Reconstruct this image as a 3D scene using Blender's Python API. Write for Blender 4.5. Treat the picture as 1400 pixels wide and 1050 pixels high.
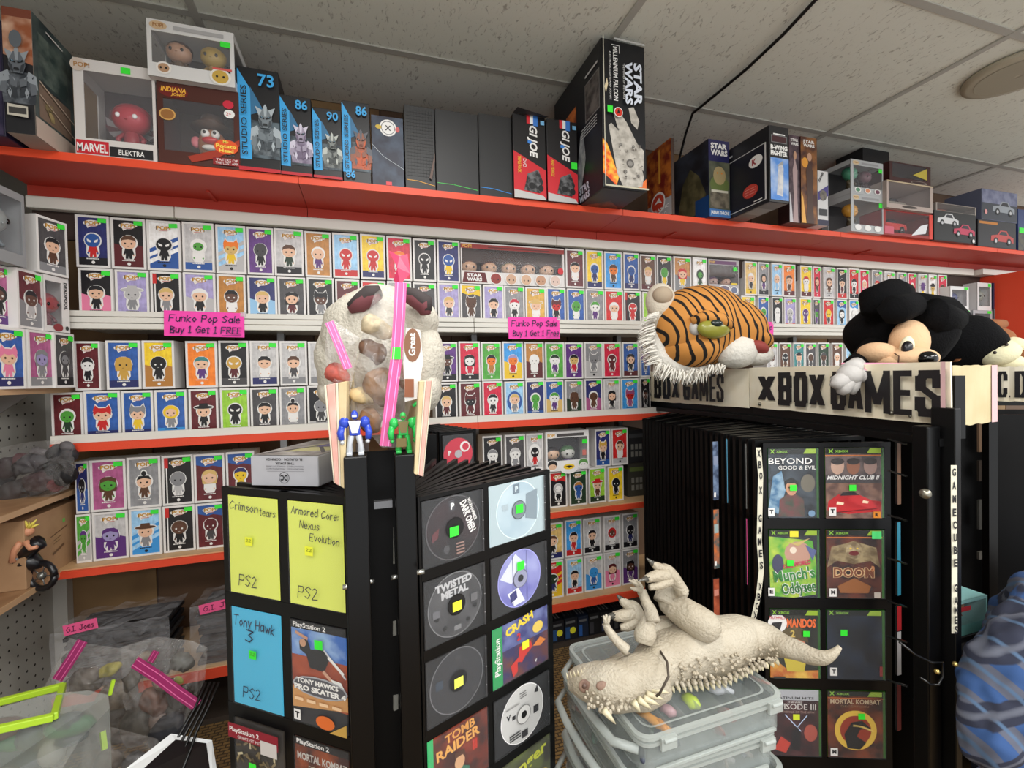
import bpy, bmesh, math, random
from mathutils import Vector, Matrix
random.seed(7)
for o in list(bpy.data.objects): bpy.data.objects.remove(o)
SC = bpy.context.scene
COL = SC.collection

# ------------------------------------------------------------------ camera
CAMH = 1.22
YAW, PITCH, ROLL, FPX = math.radians(17.55), math.radians(-1.0), math.radians(-1.21), 621.0
_cy, _sy, _cp, _sp, _cr, _sr = math.cos(YAW), math.sin(YAW), math.cos(PITCH), math.sin(PITCH), math.cos(ROLL), math.sin(ROLL)
CF = Vector((_sy*_cp, _cy*_cp, _sp)); _r0 = Vector((_cy, -_sy, 0)); _u0 = _r0.cross(CF)
CR = _r0*_cr + _u0*_sr; CU = _u0*_cr - _r0*_sr
cam_d = bpy.data.cameras.new('camera'); cam = bpy.data.objects.new('camera', cam_d); COL.objects.link(cam)
cam_d.sensor_width = 36; cam_d.sensor_fit = 'HORIZONTAL'; cam_d.lens = 36*FPX/1400; cam_d.clip_start = .02
cam.matrix_world = Matrix(((CR.x, CU.x, -CF.x, 0), (CR.y, CU.y, -CF.y, 0), (CR.z, CU.z, -CF.z, CAMH), (0, 0, 0, 1)))
SC.camera = cam
# measuring helpers: where a sight line of the photograph meets a real plane of the room
def ray(x, y): return CF*FPX + CR*(x-700) - CU*(y-525)
def PY(x, y, Y): d = ray(x, y); p = d*(Y/d.y); return Vector((p.x, p.y, p.z+CAMH))
def PZ(x, y, Z): d = ray(x, y); p = d*((Z-CAMH)/d.z); return Vector((p.x, p.y, Z))
def PD(x, y, D): p = ray(x, y)*(D/FPX); return Vector((p.x, p.y, p.z+CAMH))
def PV(x, y, O, ang):
    a = math.radians(ang); t = Vector((math.sin(a), math.cos(a))); n = Vector((t.y, -t.x)); d = ray(x, y)
    s = (n.x*O[0]+n.y*O[1])/(n.x*d.x+n.y*d.y); return Vector((d.x*s, d.y*s, d.z*s+CAMH))

# ------------------------------------------------------------------ light
SC.view_settings.view_transform = 'Standard'; SC.view_settings.look = 'None'
SC.view_settings.exposure = 0.0; SC.view_settings.gamma = 1.0; SC.view_settings.use_curve_mapping = False
wd = bpy.data.worlds.new('store_ambient'); SC.world = wd; wd.use_nodes = True
wd.node_tree.nodes['Background'].inputs[0].default_value = (.97, .99, 1.0, 1); wd.node_tree.nodes['Background'].inputs[1].default_value = 1.22
def area(name, loc, sx, sy, e, rot=(0, 0, 0), col=(1, .985, .96)):
    l = bpy.data.lights.new(name, 'AREA'); l.shape = 'RECTANGLE'; l.size = sx; l.size_y = sy; l.energy = e; l.color = col
    o = bpy.data.objects.new(name, l); o.location = loc; o.rotation_euler = rot; COL.objects.link(o); return o
area('unseen_ceiling_light', (-.3, -1.1, 2.38), 1.2, .6, 36)
area('unseen_ceiling_light', (1.9, -1.0, 2.38), 1.2, .6, 50)
area('unseen_ceiling_light', (.6, -2.8, 2.38), 2.4, .6, 60)
area('unseen_ceiling_light', (.20, .48, 2.41), .6, .6, 17)  # added fill lamp, out of view, to brighten the right rack's cream banners
area('unseen_ceiling_light', (3.6, -.4, 2.38), 1.2, .6, 50)

# ------------------------------------------------------------------ materials
def lin(c): return tuple(((v/255)/12.92 if v/255 <= .04045 else ((v/255+.055)/1.055)**2.4) for v in c)
_M = {}
def mat(c, rough=.5, metal=0, bump=None, alpha=None, spec=None, noise=None, trans=None):
    """c: 0-255 colour; noise=(second colour, scale): printed mottling; bump=(scale, strength, kind)"""
    key = (tuple(c), rough, metal, bump, alpha, spec, noise, trans)
    if key in _M: return _M[key]
    m = bpy.data.materials.new('surface'); m.use_nodes = True; nt = m.node_tree; b = nt.nodes['Principled BSDF']
    b.inputs['Base Color'].default_value = (*lin(c), 1); b.inputs['Roughness'].default_value = rough; b.inputs['Metallic'].default_value = metal
    if spec is not None: b.inputs['Specular IOR Level'].default_value = spec
    if alpha is not None: b.inputs['Alpha'].default_value = alpha
    if trans is not None: b.inputs['Transmission Weight'].default_value = trans
    if noise or bump:
        tc = nt.nodes.new('ShaderNodeTexCoord')
    if noise:
        n = nt.nodes.new('ShaderNodeTexNoise'); n.inputs['Scale'].default_value = noise[1]; n.inputs['Detail'].default_value = 3
        nt.links.new(tc.outputs['Object'], n.inputs['Vector'])
        r = nt.nodes.new('ShaderNodeValToRGB'); r.color_ramp.elements[0].position = .4; r.color_ramp.elements[1].position = .62
        r.color_ramp.elements[0].color = (*lin(c), 1); r.color_ramp.elements[1].color = (*lin(noise[0]), 1)
        nt.links.new(n.outputs['Fac'], r.inputs['Fac']); nt.links.new(r.outputs['Color'], b.inputs['Base Color'])
    if bump:
        n = nt.nodes.new('ShaderNodeTexNoise'); n.inputs['Scale'].default_value = bump[0]; n.inputs['Detail'].default_value = 4
        mp = nt.nodes.new('ShaderNodeMapping'); mp.inputs['Scale'].default_value = bump[3] if len(bump) > 3 else (1, 1, 1)
        nt.links.new(tc.outputs['Object'], mp.inputs['Vector']); nt.links.new(mp.outputs['Vector'], n.inputs['Vector'])
        bp = nt.nodes.new('ShaderNodeBump'); bp.inputs['Strength'].default_value = bump[1]; bp.inputs['Distance'].default_value = bump[2]
        nt.links.new(n.outputs['Fac'], bp.inputs['Height']); nt.links.new(bp.outputs['Normal'], b.inputs['Normal'])
    _M[key] = m; return m
def film(c=(235, 235, 240), a=.16, rough=.12): return mat(c, rough, alpha=a, spec=1.0, bump=(26, .9, .03))
CN = dict(W=(235, 233, 230), LG=(188, 186, 186), G=(135, 135, 138), DG=(70, 68, 70), K=(24, 22, 26), N=(40, 44, 100), U=(45, 88, 160), A=(60, 150, 220),
    L=(150, 195, 230), V=(92, 50, 122), I=(160, 150, 195), M=(165, 85, 130), C=(200, 30, 62), R=(200, 38, 38), X=(92, 28, 34), O=(238, 125, 38), T=(180, 122, 55),
    Y=(236, 196, 40), E=(80, 160, 60), D=(34, 56, 38), Q=(60, 130, 132), B=(90, 58, 40), P=(232, 130, 165), S=(232, 188, 158), Z=(205, 160, 70), J=(145, 195, 55),
    F=(98, 64, 50), H=(215, 180, 110))
WORD = dict(W='white', LG='light grey', G='grey', DG='dark grey', K='black', N='navy', U='blue', A='bright blue', L='light blue', V='purple', I='lilac', M='mauve',
    C='crimson', R='red', X='maroon', O='orange', T='tan', Y='yellow', E='green', D='dark green', Q='teal', B='brown', P='pink', S='beige', Z='gold', J='lime', F='dark brown', H='blond')
GREEN = (60, 235, 60)

# ------------------------------------------------------------------ object helpers
def link(name, me, parent=None, kind=None):
    o = bpy.data.objects.new(name, me); COL.objects.link(o)
    if parent is not None: o.parent = parent
    if kind: o['kind'] = kind
    return o
def thing(name, label, cat, loc=(0, 0, 0), rz=0, group=None, rot=None):
    o = bpy.data.objects.new(name, None); COL.objects.link(o); o.empty_display_size = .05
    o.location = loc; o.rotation_euler = rot or (0, 0, rz); o['label'] = label; o['category'] = cat
    if group: o['group'] = group
    return o
def tag(o, label, cat, group=None):
    o['label'] = label; o['category'] = cat
    if group: o['group'] = group
    return o
class MB:
    """collects boxes, tubes, lathes, polygons -> ONE mesh object"""
    def __init__(s): s.v = []; s.f = []; s.m = []; s.mats = []; s.sm = []
    def mi(s, m):
        if m not in s.mats: s.mats.append(m)
        return s.mats.index(m)
    def add(s, vs, fs, m, smooth=False):
        b = len(s.v); i = s.mi(m); s.v += [tuple(v) for v in vs]
        for f in fs: s.f.append([b+k for k in f]); s.m.append(i); s.sm.append(smooth)
        return s
    def box(s, a, b, m, R=None, T=None):
        x0, y0, z0 = a; x1, y1, z1 = b
        vs = [Vector(p) for p in ((x0, y0, z0), (x1, y0, z0), (x1, y1, z0), (x0, y1, z0), (x0, y0, z1), (x1, y0, z1), (x1, y1, z1), (x0, y1, z1))]
        if R is not None: vs = [R @ p for p in vs]
        if T is not None: vs = [p+Vector(T) for p in vs]
        return s.add(vs, ((3, 2, 1, 0), (4, 5, 6, 7), (0, 1, 5, 4), (1, 2, 6, 5), (2, 3, 7, 6), (3, 0, 4, 7)), m)
    def bar(s, p, q, w, h, m, up=(0, 0, 1)):
        p = Vector(p); q = Vector(q); d = (q-p).normalized(); u = Vector(up); a = d.cross(u)
        if a.length < 1e-4: a = d.cross(Vector((1, 0, 0)))
        a.normalize(); c = a.cross(d).normalized(); vs = []
        for e in (p, q):
            for i, j in ((-1, -1), (1, -1), (1, 1), (-1, 1)): vs.append(e+a*(w/2*i)+c*(h/2*j))
        return s.add(vs, ((0, 1, 2, 3), (7, 6, 5, 4), (0, 4, 5, 1), (1, 5, 6, 2), (2, 6, 7, 3), (3, 7, 4, 0)), m)
    def tube(s, pts, r, m, n=8, cap=True, sq=1):
        pts = [Vector(p) for p in pts]; rs = r if isinstance(r, (list, tuple)) else [r]*len(pts)
        vs = []; fs = []; pu = None
        for i, p in enumerate(pts):
            d = (pts[min(i+1, len(pts)-1)]-pts[max(i-1, 0)]).normalized()
            if pu is None: pu = d.orthogonal().normalized()
            a = (pu-d*pu.dot(d)).normalized(); b = d.cross(a); pu = a
            for k in range(n):
                t = 2*math.pi*k/n; vs.append(p+a*(math.cos(t)*rs[i])+b*(math.sin(t)*rs[i]*sq))
        for i in range(len(pts)-1):
            for k in range(n): fs.append((i*n+k, i*n+(k+1) % n, (i+1)*n+(k+1) % n, (i+1)*n+k))
        if cap: fs += [tuple(range(n))[::-1], tuple(range((len(pts)-1)*n, len(pts)*n))]
        return s.add(vs, fs, m, True)
    def ball(s, c, r, m, n=14, k=9, R=None):
        r = r if isinstance(r, (list, tuple)) else (r, r, r); c = Vector(c); vs = []; fs = []
        for i in range(k+1):
            t = math.pi*i/k
            for j in range(n):
                a = 2*math.pi*j/n; p = Vector((r[0]*math.sin(t)*math.cos(a), r[1]*math.sin(t)*math.sin(a), r[2]*math.cos(t)))
                if R is not None: p = R @ p
                vs.append(c+p)
        for i in range(k):
            for j in range(n): fs.append((i*n+j, (i+1)*n+j, (i+1)*n+(j+1) % n, i*n+(j+1) % n))
        return s.add(vs, fs, m, True)
    def disc(s, c, nrm, r0, r1, m, n=28):
        c = Vector(c); nrm = Vector(nrm).normalized(); a = nrm.orthogonal().normalized(); b = nrm.cross(a); vs = []
        for r in (r0, r1):
            for k in range(n): t = 2*math.pi*k/n; vs.append(c+a*(math.cos(t)*r)+b*(math.sin(t)*r))
        return s.add(vs, [(k, (k+1) % n, n+(k+1) % n, n+k) for k in range(n)], m)
    def mesh(s, name):
        me = bpy.data.meshes.new(name); me.from_pydata(s.v, [], s.f)
        for m in s.mats: me.materials.append(m)
        me.polygons.foreach_set('material_index', s.m); me.polygons.foreach_set('use_smooth', s.sm); me.update(); return me
    def build(s, name, parent=None, kind=None, bevel=0):
        o = link(name, s.mesh(name), parent, kind)
        if bevel:
            b = o.modifiers.new('bevel', 'BEVEL'); b.width = bevel; b.segments = 2; b.limit_method = 'ANGLE'
        return o
def box_obj(name, a, b, m, parent=None, kind=None, bevel=0): return MB().box(a, b, m).build(name, parent, kind, bevel)

# ---- lettering: built-in font turned to polygons, and a single-stroke marker hand
_T = {}
def glyphs(t, bold=0.0, shear=0.0):
    k = (t, bold, shear)
    if k in _T: return _T[k]
    cu = bpy.data.curves.new('t', 'FONT'); cu.body = t; cu.resolution_u = 2; cu.offset = bold; cu.shear = shear; cu.fill_mode = 'FRONT'
    ob = bpy.data.objects.new('t', cu); COL.objects.link(ob); dg = bpy.context.evaluated_depsgraph_get()
    me = bpy.data.meshes.new_from_object(ob.evaluated_get(dg)); bpy.data.objects.remove(ob)
    vs = [(v.co.x, v.co.y) for v in me.vertices]; fs = [tuple(p.vertices) for p in me.polygons]; bpy.data.meshes.remove(me); bpy.data.curves.remove(cu)
    if not vs: _T[k] = (vs, fs, (0, 0, 1, 1)); return _T[k]
    xs = [v[0] for v in vs]; ys = [v[1] for v in vs]; _T[k] = (vs, fs, (min(xs), min(ys), max(xs), max(ys))); return _T[k]
HAND = {'A': [[(0, 0), (2, 6), (4, 0)], [(1, 2), (3, 2)]], 'B': [[(0, 0), (0, 6), (3, 5), (3, 4), (0, 3), (3.5, 2), (3, 0), (0, 0)]], 'C': [[(4, 5), (2, 6), (0, 3), (1, 0), (4, 1)]],
 'E': [[(3.5, 6), (0, 6), (0, 0), (3.5, 0)], [(0, 3), (3, 3)]], 'F': [[(0, 0), (0, 6), (4, 6)], [(0, 3), (3, 3)]], 'G': [[(4, 5), (2, 6), (0, 3), (1.5, 0), (4, 1), (4, 3), (2.4, 3)]],
 'H': [[(0, 0), (0, 6)], [(3.5, 0), (3.5, 6)], [(0, 3), (3.5, 3.3)]], 'I': [[(1, 0), (1, 6)], [(0, 6), (2, 6)], [(0, 0), (2, 0)]], 'J': [[(3, 6), (3, 1), (1.5, 0), (0, 1.5)], [(1, 6), (4, 6)]],
 'N': [[(0, 0), (0, 6), (3.5, 0), (3.5, 6)]], 'P': [[(0, 0), (0, 6), (3, 6), (3.6, 4.5), (3, 3), (0, 3)]], 'R': [[(0, 0), (0, 6), (3, 6), (3.4, 4.5), (3, 3), (0, 3), (3.8, 0)]],
 'S': [[(3.6, 5), (2, 6), (0, 4.6), (3.4, 2), (2, 0), (0, .8)]], 'T': [[(2, 0), (2, 6)], [(0, 6), (4.5, 6.3)]], 'K': [[(0, 0), (0, 6)], [(3.5, 6), (0, 2.6), (3.8, 0)]],
 'a': [[(3, 3.4), (1, 4), (0, 2), (1, 0), (3, 1), (3, 4), (3.3, 0)]], 'c': [[(3, 3.6), (1, 4), (0, 2), (1, 0), (3, .4)]], 'd': [[(3, 3), (1, 4), (0, 2), (1, 0), (3, 1), (3, 6.4), (3, 0)]],
 'e': [[(0, 2), (3, 2.4), (2, 4), (.4, 3.4), (0, 1.5), (1, 0), (3, .6)]], 'g': [[(3, 3.4), (1, 4), (0, 2), (1, .4), (3, 1.4), (3, 4), (3, -1), (1, -2)]], 'i': [[(0, 0), (0, 4)], [(0, 5), (.2, 5.5)]],
 'k': [[(0, 0), (0, 6)], [(2.8, 4), (0, 1.8), (3, 0)]], 'l': [[(0, 0), (0, 6.2)]], 'm': [[(0, 0), (0, 4)], [(0, 3), (1.2, 4), (2, 3), (2, 0)], [(2, 3), (3.2, 4), (4, 3), (4, 0)]],
 'n': [[(0, 0), (0, 4)], [(0, 3), (1.6, 4), (2.8, 3), (2.8, 0)]], 'o': [[(1.5, 4), (0, 2), (1.5, 0), (3, 2), (1.5, 4)]], 'p': [[(0, -2), (0, 4), (2, 4), (3, 2), (1.5, 0), (0, .6)]],
 'r': [[(0, 0), (0, 4)], [(0, 2.6), (1.4, 4), (2.4, 3.6)]], 's': [[(2.4, 3.6), (1, 4), (.2, 3), (2.4, 1.4), (1.4, 0), (0, .4)]], 't': [[(1.2, 5.6), (1.2, 0), (2.4, .2)], [(0, 4), (2.6, 4)]],
 'u': [[(0, 4), (0, 1), (1.2, 0), (2.8, 1), (2.8, 4), (2.8, 0)]], 'v': [[(0, 4), (1.4, 0), (3, 4)]], 'w': [[(0, 4), (1, 0), (2, 3), (3, 0), (4, 4)]], 'x': [[(0, 4), (3, 0)], [(3, 4), (0, 0)]],
 'y': [[(0, 4), (1.5, .6)], [(3, 4), (.8, -2)]], '1': [[(0, 5), (1.2, 6), (1.2, 0)], [(0, 0), (2.4, 0)]], '2': [[(0, 5), (1.5, 6), (3, 4.6), (0, 0), (3.6, .2)]], '3': [[(0, 6), (3, 5.6), (1.2, 3.4), (3.2, 2), (2, 0), (0, .6)]],
 '4': [[(2.6, 0), (2.6, 6), (0, 2), (3.6, 2)]], '9': [[(3, 4), (1.5, 3), (.2, 4.6), (1.6, 6), (3, 5), (2.6, 0)]], '5': [[(3, 6), (.4, 6), (.2, 3.4), (2.6, 3), (3, 1), (0, 0)]], '8': [[(1.5, 3), (.2, 4.6), (1.5, 6), (2.8, 4.6), (0, 1.4), (1.5, 0), (3, 1.4), (1.5, 3)]], '0': [[(1.5, 6), (0, 3), (1.5, 0), (3, 3), (1.5, 6)]],
 '.': [[(0, 0), (.4, .3)]], ':': [[(0, .6), (.3, 1)], [(0, 3), (.3, 3.4)]], "'": [[(0, 6), (0, 5)]]}
class Art(MB):
    """flat print: layers of polygons in face coordinates (x right, y up), each a hair above the last"""
    def __init__(s, step=.00025): super().__init__(); s.z = 0; s.step = step
    def col(s, c):
        if isinstance(c, str): c = CN[c]
        if isinstance(c, bpy.types.Material): return c
        if len(c) == 3 and not isinstance(c[0], (tuple, list)): return mat(c, .45)
        return mat(c[0], .45, noise=(tuple(c[1]), c[2]))
    def p(s, pts, c, lift=True):
        if lift: s.z += s.step
        return s.add([(x, y, s.z) for x, y in pts], [tuple(range(len(pts)))], s.col(c))
    def r(s, x0, y0, x1, y1, c): return s.p([(x0, y0), (x1, y0), (x1, y1), (x0, y1)], c)
    def e(s, cx, cy, rx, ry, c, n=14, a0=0, a1=360):
        full = abs(a1-a0) >= 360; k = n if full else n+1
        return s.p([(cx+rx*math.cos(math.radians(a0+(a1-a0)*i/n)), cy+ry*math.sin(math.radians(a0+(a1-a0)*i/n))) for i in range(k)], c)
    def ring(s, cx, cy, r0, r1, c, n=28, sq=1):
        s.z += s.step; vs = [(cx+r*math.cos(2*math.pi*k/n), cy+r*sq*math.sin(2*math.pi*k/n), s.z) for r in (r0, r1) for k in range(n)]
        return s.add(vs, [(k, (k+1) % n, n+(k+1) % n, n+k) for k in range(n)], s.col(c))
    def t(s, txt, x, y, h, c, w=None, bold=0, shear=0, rot=0, anchor='l'):
        """cap height h; w = total width (squeezes); anchor l or c; rot degrees about (x, y)"""
        vs, fs, (a, b, cc, d) = glyphs(txt, bold, shear)
        if not vs: return s
        ky = h/.7 if any(ch in 'gjpqy' for ch in txt) else h/max(d-b, .1); kx = ky if w is None else w/(cc-a)
        s.z += s.step; off = (cc-a)*kx/2 if anchor == 'c' else 0; co, si = math.cos(math.radians(rot)), math.sin(math.radians(rot)); out = []
        y0 = b if not any(ch in 'gjpqy' for ch in txt) else 0
        for vx, vy in vs:
            X = (vx-a)*kx-off; Y = (vy-y0)*ky; out.append((x+X*co-Y*si, y+X*si+Y*co, s.z))
        return s.add(out, fs, s.col(c))
    def line(s, pts, w, c):
        s.z += s.step
        for (x0, y0), (x1, y1) in zip(pts, pts[1:]):
            dx, dy = x1-x0, y1-y0; L = math.hypot(dx, dy) or 1e-6; ex, ey = dx/L*w*.35, dy/L*w*.35; nx, ny = -dy/L*w/2, dx/L*w/2
            s.add([(x0-ex+nx, y0-ey+ny, s.z), (x0-ex-nx, y0-ey-ny, s.z), (x1+ex-nx, y1+ey-ny, s.z), (x1+ex+nx, y1+ey+ny, s.z)], [(0, 1, 2, 3)], s.col(c))
        return s
    def hand(s, txt, x, y, h, c, w=None, th=.12, rot=0, tilt=.06):
        k = h/6; cx = 0; segs = []
        for ch in txt:
            if ch == ' ': cx += 3; continue
            g = HAND.get(ch, [[(0, 3), (2, 3)]]); wd_ = max(px for st in g for px, _ in st)
            j = random.uniform(-.25, .25)
            for st in g: segs.append([(cx+px+py*tilt*2, py+j) for px, py in st])
            cx += wd_+1.3
        kx = k if w is None else w/max(cx-1.3, 1); co, si = math.cos(math.radians(rot)), math.sin(math.radians(rot))
        for st in segs: s.line([(x+px*kx*co-py*k*si, y+px*kx*si+py*k*co) for px, py in st], h*th, c)
        return s
    def build(s, name, parent=None, origin=(0, 0, 0), u=(1, 0, 0), v=(0, 0, 1), kind=None):
        o = link(name, s.mesh(name), parent, kind); put(o, origin, u, v); return o
def put(o, origin, u, v):
    u = Vector(u).normalized(); v = Vector(v); v = (v-u*v.dot(u)).normalized(); n = u.cross(v); og = Vector(origin)
    o.matrix_local = Matrix(((u.x, v.x, n.x, og.x), (u.y, v.y, n.y, og.y), (u.z, v.z, n.z, og.z), (0, 0, 0, 1)))
def face(w, d, h, which, e=.0006):
    """origin, u, v of a face of a box centred on x, y with its base at z=0; front faces -y"""
    return {'front': ((-w/2, -d/2-e, 0), (1, 0, 0), (0, 0, 1)), 'left': ((-w/2-e, d/2, 0), (0, -1, 0), (0, 0, 1)), 'right': ((w/2+e, -d/2, 0), (0, 1, 0), (0, 0, 1)),
            'top': ((-w/2, -d/2, h+e), (1, 0, 0), (0, 1, 0)), 'bottom': ((-w/2, d/2, -e), (1, 0, 0), (0, -1, 0))}[which]

# ------------------------------------------------------------------ the room
ZC = 2.43
M_TILE = None
def ceiling_mat():
    m = bpy.data.materials.new('fissured_ceiling_tile'); m.use_nodes = True; nt = m.node_tree; b = nt.nodes['Principled BSDF']; b.inputs['Roughness'].default_value = 1.22
    b.inputs['Specular IOR Level'].default_value = .1
    tc = nt.nodes.new('ShaderNodeTexCoord'); mp = nt.nodes.new('ShaderNodeMapping'); mp.inputs['Scale'].default_value = (85, 34, 1)
    nt.links.new(tc.outputs['Object'], mp.inputs['Vector']); n = nt.nodes.new('ShaderNodeTexNoise'); n.inputs['Scale'].default_value = 1; n.inputs['Detail'].default_value = 2; n.inputs['Distortion'].default_value = 1.2
    nt.links.new(mp.outputs['Vector'], n.inputs['Vector']); r = nt.nodes.new('ShaderNodeValToRGB'); r.color_ramp.elements[0].position = .28; r.color_ramp.elements[1].position = .40
    r.color_ramp.elements[0].color = (*lin((180, 178, 168)), 1); r.color_ramp.elements[1].color = (*lin((226, 227, 216)), 1)
    nt.links.new(n.outputs['Fac'], r.inputs['Fac']); nt.links.new(r.outputs['Color'], b.inputs['Base Color'])
    bp = nt.nodes.new('ShaderNodeBump'); bp.inputs['Strength'].default_value = .45; bp.inputs['Distance'].default_value = .008
    nt.links.new(r.outputs['Color'], bp.inputs['Height']); nt.links.new(bp.outputs['Normal'], b.inputs['Normal']); return m
M_TILE = ceiling_mat()
XL, XR, YB = -1.12, 5.2, 2.15
slab = box_obj('ceiling', (XL-.3, -1.0, ZC+.03), (XR, YB+.1, ZC+.08), mat((120, 118, 112), .9), kind='structure')
gx = [-1.9, -.51, .875, 2.27, 3.66, 5.05]; gy = [-1.05, -.36, .34, 1.04, 1.745, 2.15]
for i in range(len(gx)-1):
    for j in range(len(gy)-1):
        x0, x1 = max(gx[i], XL-.05)+.012, gx[i+1]-.012
        box_obj('ceiling_tile', (x0, gy[j]+.012, ZC), (x1, gy[j+1]-.012, ZC+.018), M_TILE, slab)
mg = mat((176, 174, 166), .6)
for x in gx[1:-1]: box_obj('ceiling_bar', (x-.013, -1, ZC-.006), (x+.013, YB, ZC+.004), mg, slab)
for y in gy[1:-1]: box_obj('ceiling_bar', (XL, y-.013, ZC-.005), (XR, y+.013, ZC+.005), mg, slab)

def carpet_mat():
    m = bpy.data.materials.new('tan_loop_carpet'); m.use_nodes = True; nt = m.node_tree; b = nt.nodes['Principled BSDF']; b.inputs['Roughness'].default_value = 1.22
    tc = nt.nodes.new('ShaderNodeTexCoord'); br = nt.nodes.new('ShaderNodeTexBrick'); br.inputs['Scale'].default_value = 18; br.inputs['Color1'].default_value = (*lin((142, 112, 66)), 1)
    br.inputs['Color2'].default_value = (*lin((118, 92, 54)), 1); br.inputs['Mortar'].default_value = (*lin((70, 54, 34)), 1); br.inputs['Mortar Size'].default_value = .04
    nt.links.new(tc.outputs['Object'], br.inputs['Vector']); nt.links.new(br.outputs['Color'], b.inputs['Base Color'])
    bp = nt.nodes.new('ShaderNodeBump'); bp.inputs['Strength'].default_value = .6; bp.inputs['Distance'].default_value = .01
    nt.links.new(br.outputs['Fac'], bp.inputs['Height']); bp.invert = True; nt.links.new(bp.outputs['Normal'], b.inputs['Normal']); return m
box_obj('floor', (XL-.3, -1.0, -.05), (XR, YB+.1, 0), carpet_mat(), kind='structure')
wall = box_obj('wall_back', (XL-.1, YB, 0), (XR, YB+.08, ZC+.03), mat((84, 62, 48), .7), kind='structure')
mp_ = mat((104, 78, 56), .6, noise=((84, 60, 42), 3.0)); mp2 = mat((150, 118, 78), .6, noise=((120, 90, 58), 3.0))
k = 0; x = XL
while x < XR-.1:
    box_obj('wood_panel', (x+.004, YB-.008, .02), (x+.296, YB, ZC), mp2 if k % 3 == 0 else mp_, wall); x += .30; k += 1

# left wall: white pegboard with flat dark dots painted in for the shade inside its holes
wl = box_obj('wall_left', (XL-.08, -.9, 0), (XL-.03, YB, ZC+.03), mat((150, 148, 140), .8), kind='structure')
mpeg = mat((188, 186, 178), .6); mh = mat((50, 46, 42), .9)
box_obj('pegboard_panel', (XL-.03, -.9, 0), (XL-.012, 1.2, 1.86), mpeg, wl)
box_obj('pegboard_panel', (XL-.03, 1.21, 0), (XL-.012, YB-.03, 1.86), mpeg, wl)
hb = MB()
for iy in range(22):
    for iz in range(44):
        y = 1.24+iy*.038; z = .06+iz*.038
        hb.disc((XL-.0118, y, z), (1, 0, 0), 0.0004, .0045, mh, 6)
hb.build('peg_hole_dots', wl, 'stuff')
box_obj('trim_1', (XL-.012, YB-.045, 0), (XL+.03, YB-.009, 1.86), mat((205, 202, 195), .5), kind='structure')
# round fitting on the ceiling at the right
cl = thing('ceiling_speaker', 'round beige disc fitting on the ceiling at the upper right', 'fitting', tuple(PZ(1392, 100, ZC-.012)))
MB().tube([(0, 0, .007), (0, 0, -.004), (0, 0, -.012)], [.17, .17, .15], mat((178, 170, 150), .6), 32).build('rim', cl)
MB().disc((0, 0, -.0135), (0, 0, -1), .01, .13, mat((160, 152, 132), .7), 32).build('grille', cl)
cp = [PZ(1115, 0, ZC-.012)+Vector((-.02, -.1, 0)), PZ(1115, 0, ZC-.012), PZ(1070, 48, ZC-.012), PZ(1020, 95, ZC-.012), PZ(980, 128, ZC-.012), PZ(947, 155, ZC-.014), Vector((1.50, 1.86, ZC-.05)), Vector((1.51, 1.95, ZC-.2)), Vector((1.52, 2.02, ZC-.5))]
tag(MB().tube(cp, .006, mat((14, 14, 15), .4), 8).build('cable'), 'black cable running across the ceiling and down behind the boxes', 'cable')
# ------------------------------------------------------------------ wall shelving
OR = (228, 74, 38); RD = (168, 44, 28)
m_or = mat(OR, .45); m_rd = mat((186, 58, 42), .5); m_wh = mat((222, 219, 210), .4); m_wood = mat((214, 178, 134), .5, noise=((198, 160, 116), 6)); m_dk = mat((70, 56, 46), .7)
m_or2 = mat((226, 72, 40), .6, bump=(300, .3, .002)); m_steel = mat((150, 150, 150), .35, .8)
SX0, SX1 = -.935, 3.66
shelving = thing('wall_shelving', 'long wall shelving unit with white and orange shelf edges under a red canopy', 'shelving', (SX0, 1.85, 0))
def S(name, a, b, m, par=None, bevel=0):
    o = Vector((SX0, 1.85, 0)); return MB().box(tuple(Vector(a)-o), tuple(Vector(b)-o), m).build(name, par or shelving, None, bevel)
cuts = [-1.02, -.2, 1.0, 2.2, 3.4, 4.7]
for i in range(5):
    S('canopy_board', (cuts[i]+.001, 1.63, 1.862), (cuts[i+1]-.001, 2.14, 1.883), m_rd)
    S('canopy_edge', (cuts[i]+.001, 1.624, 1.861), (cuts[i+1]-.001, 1.6299, 1.884), m_or)
    S('fascia_board', (cuts[i]+.001, 1.85, 1.826), (cuts[i+1]-.001, 1.868, 1.8615), m_rd)
for a, b in ((-1.02, -.62), (-.62, .8), (.8, 2.2), (2.2, 3.62)):
    S('light_rail', (a+.001, 1.838, 1.787), (b-.001, 1.868, 1.8255), m_wh, bevel=.003)
for x in (-.5, .75, 1.35, 2.6): S('canopy_bracket', (x, 1.76, 1.856), (x+.010, 1.85, 1.8615), m_rd)
S('light_rail', (3.63, 1.80, 1.787), (4.7, 1.868, 1.82), m_wh)
S('valance', (-1.02, 1.87, 1.70), (4.7, 1.885, 1.86), mat((60, 44, 38), .8))
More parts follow.
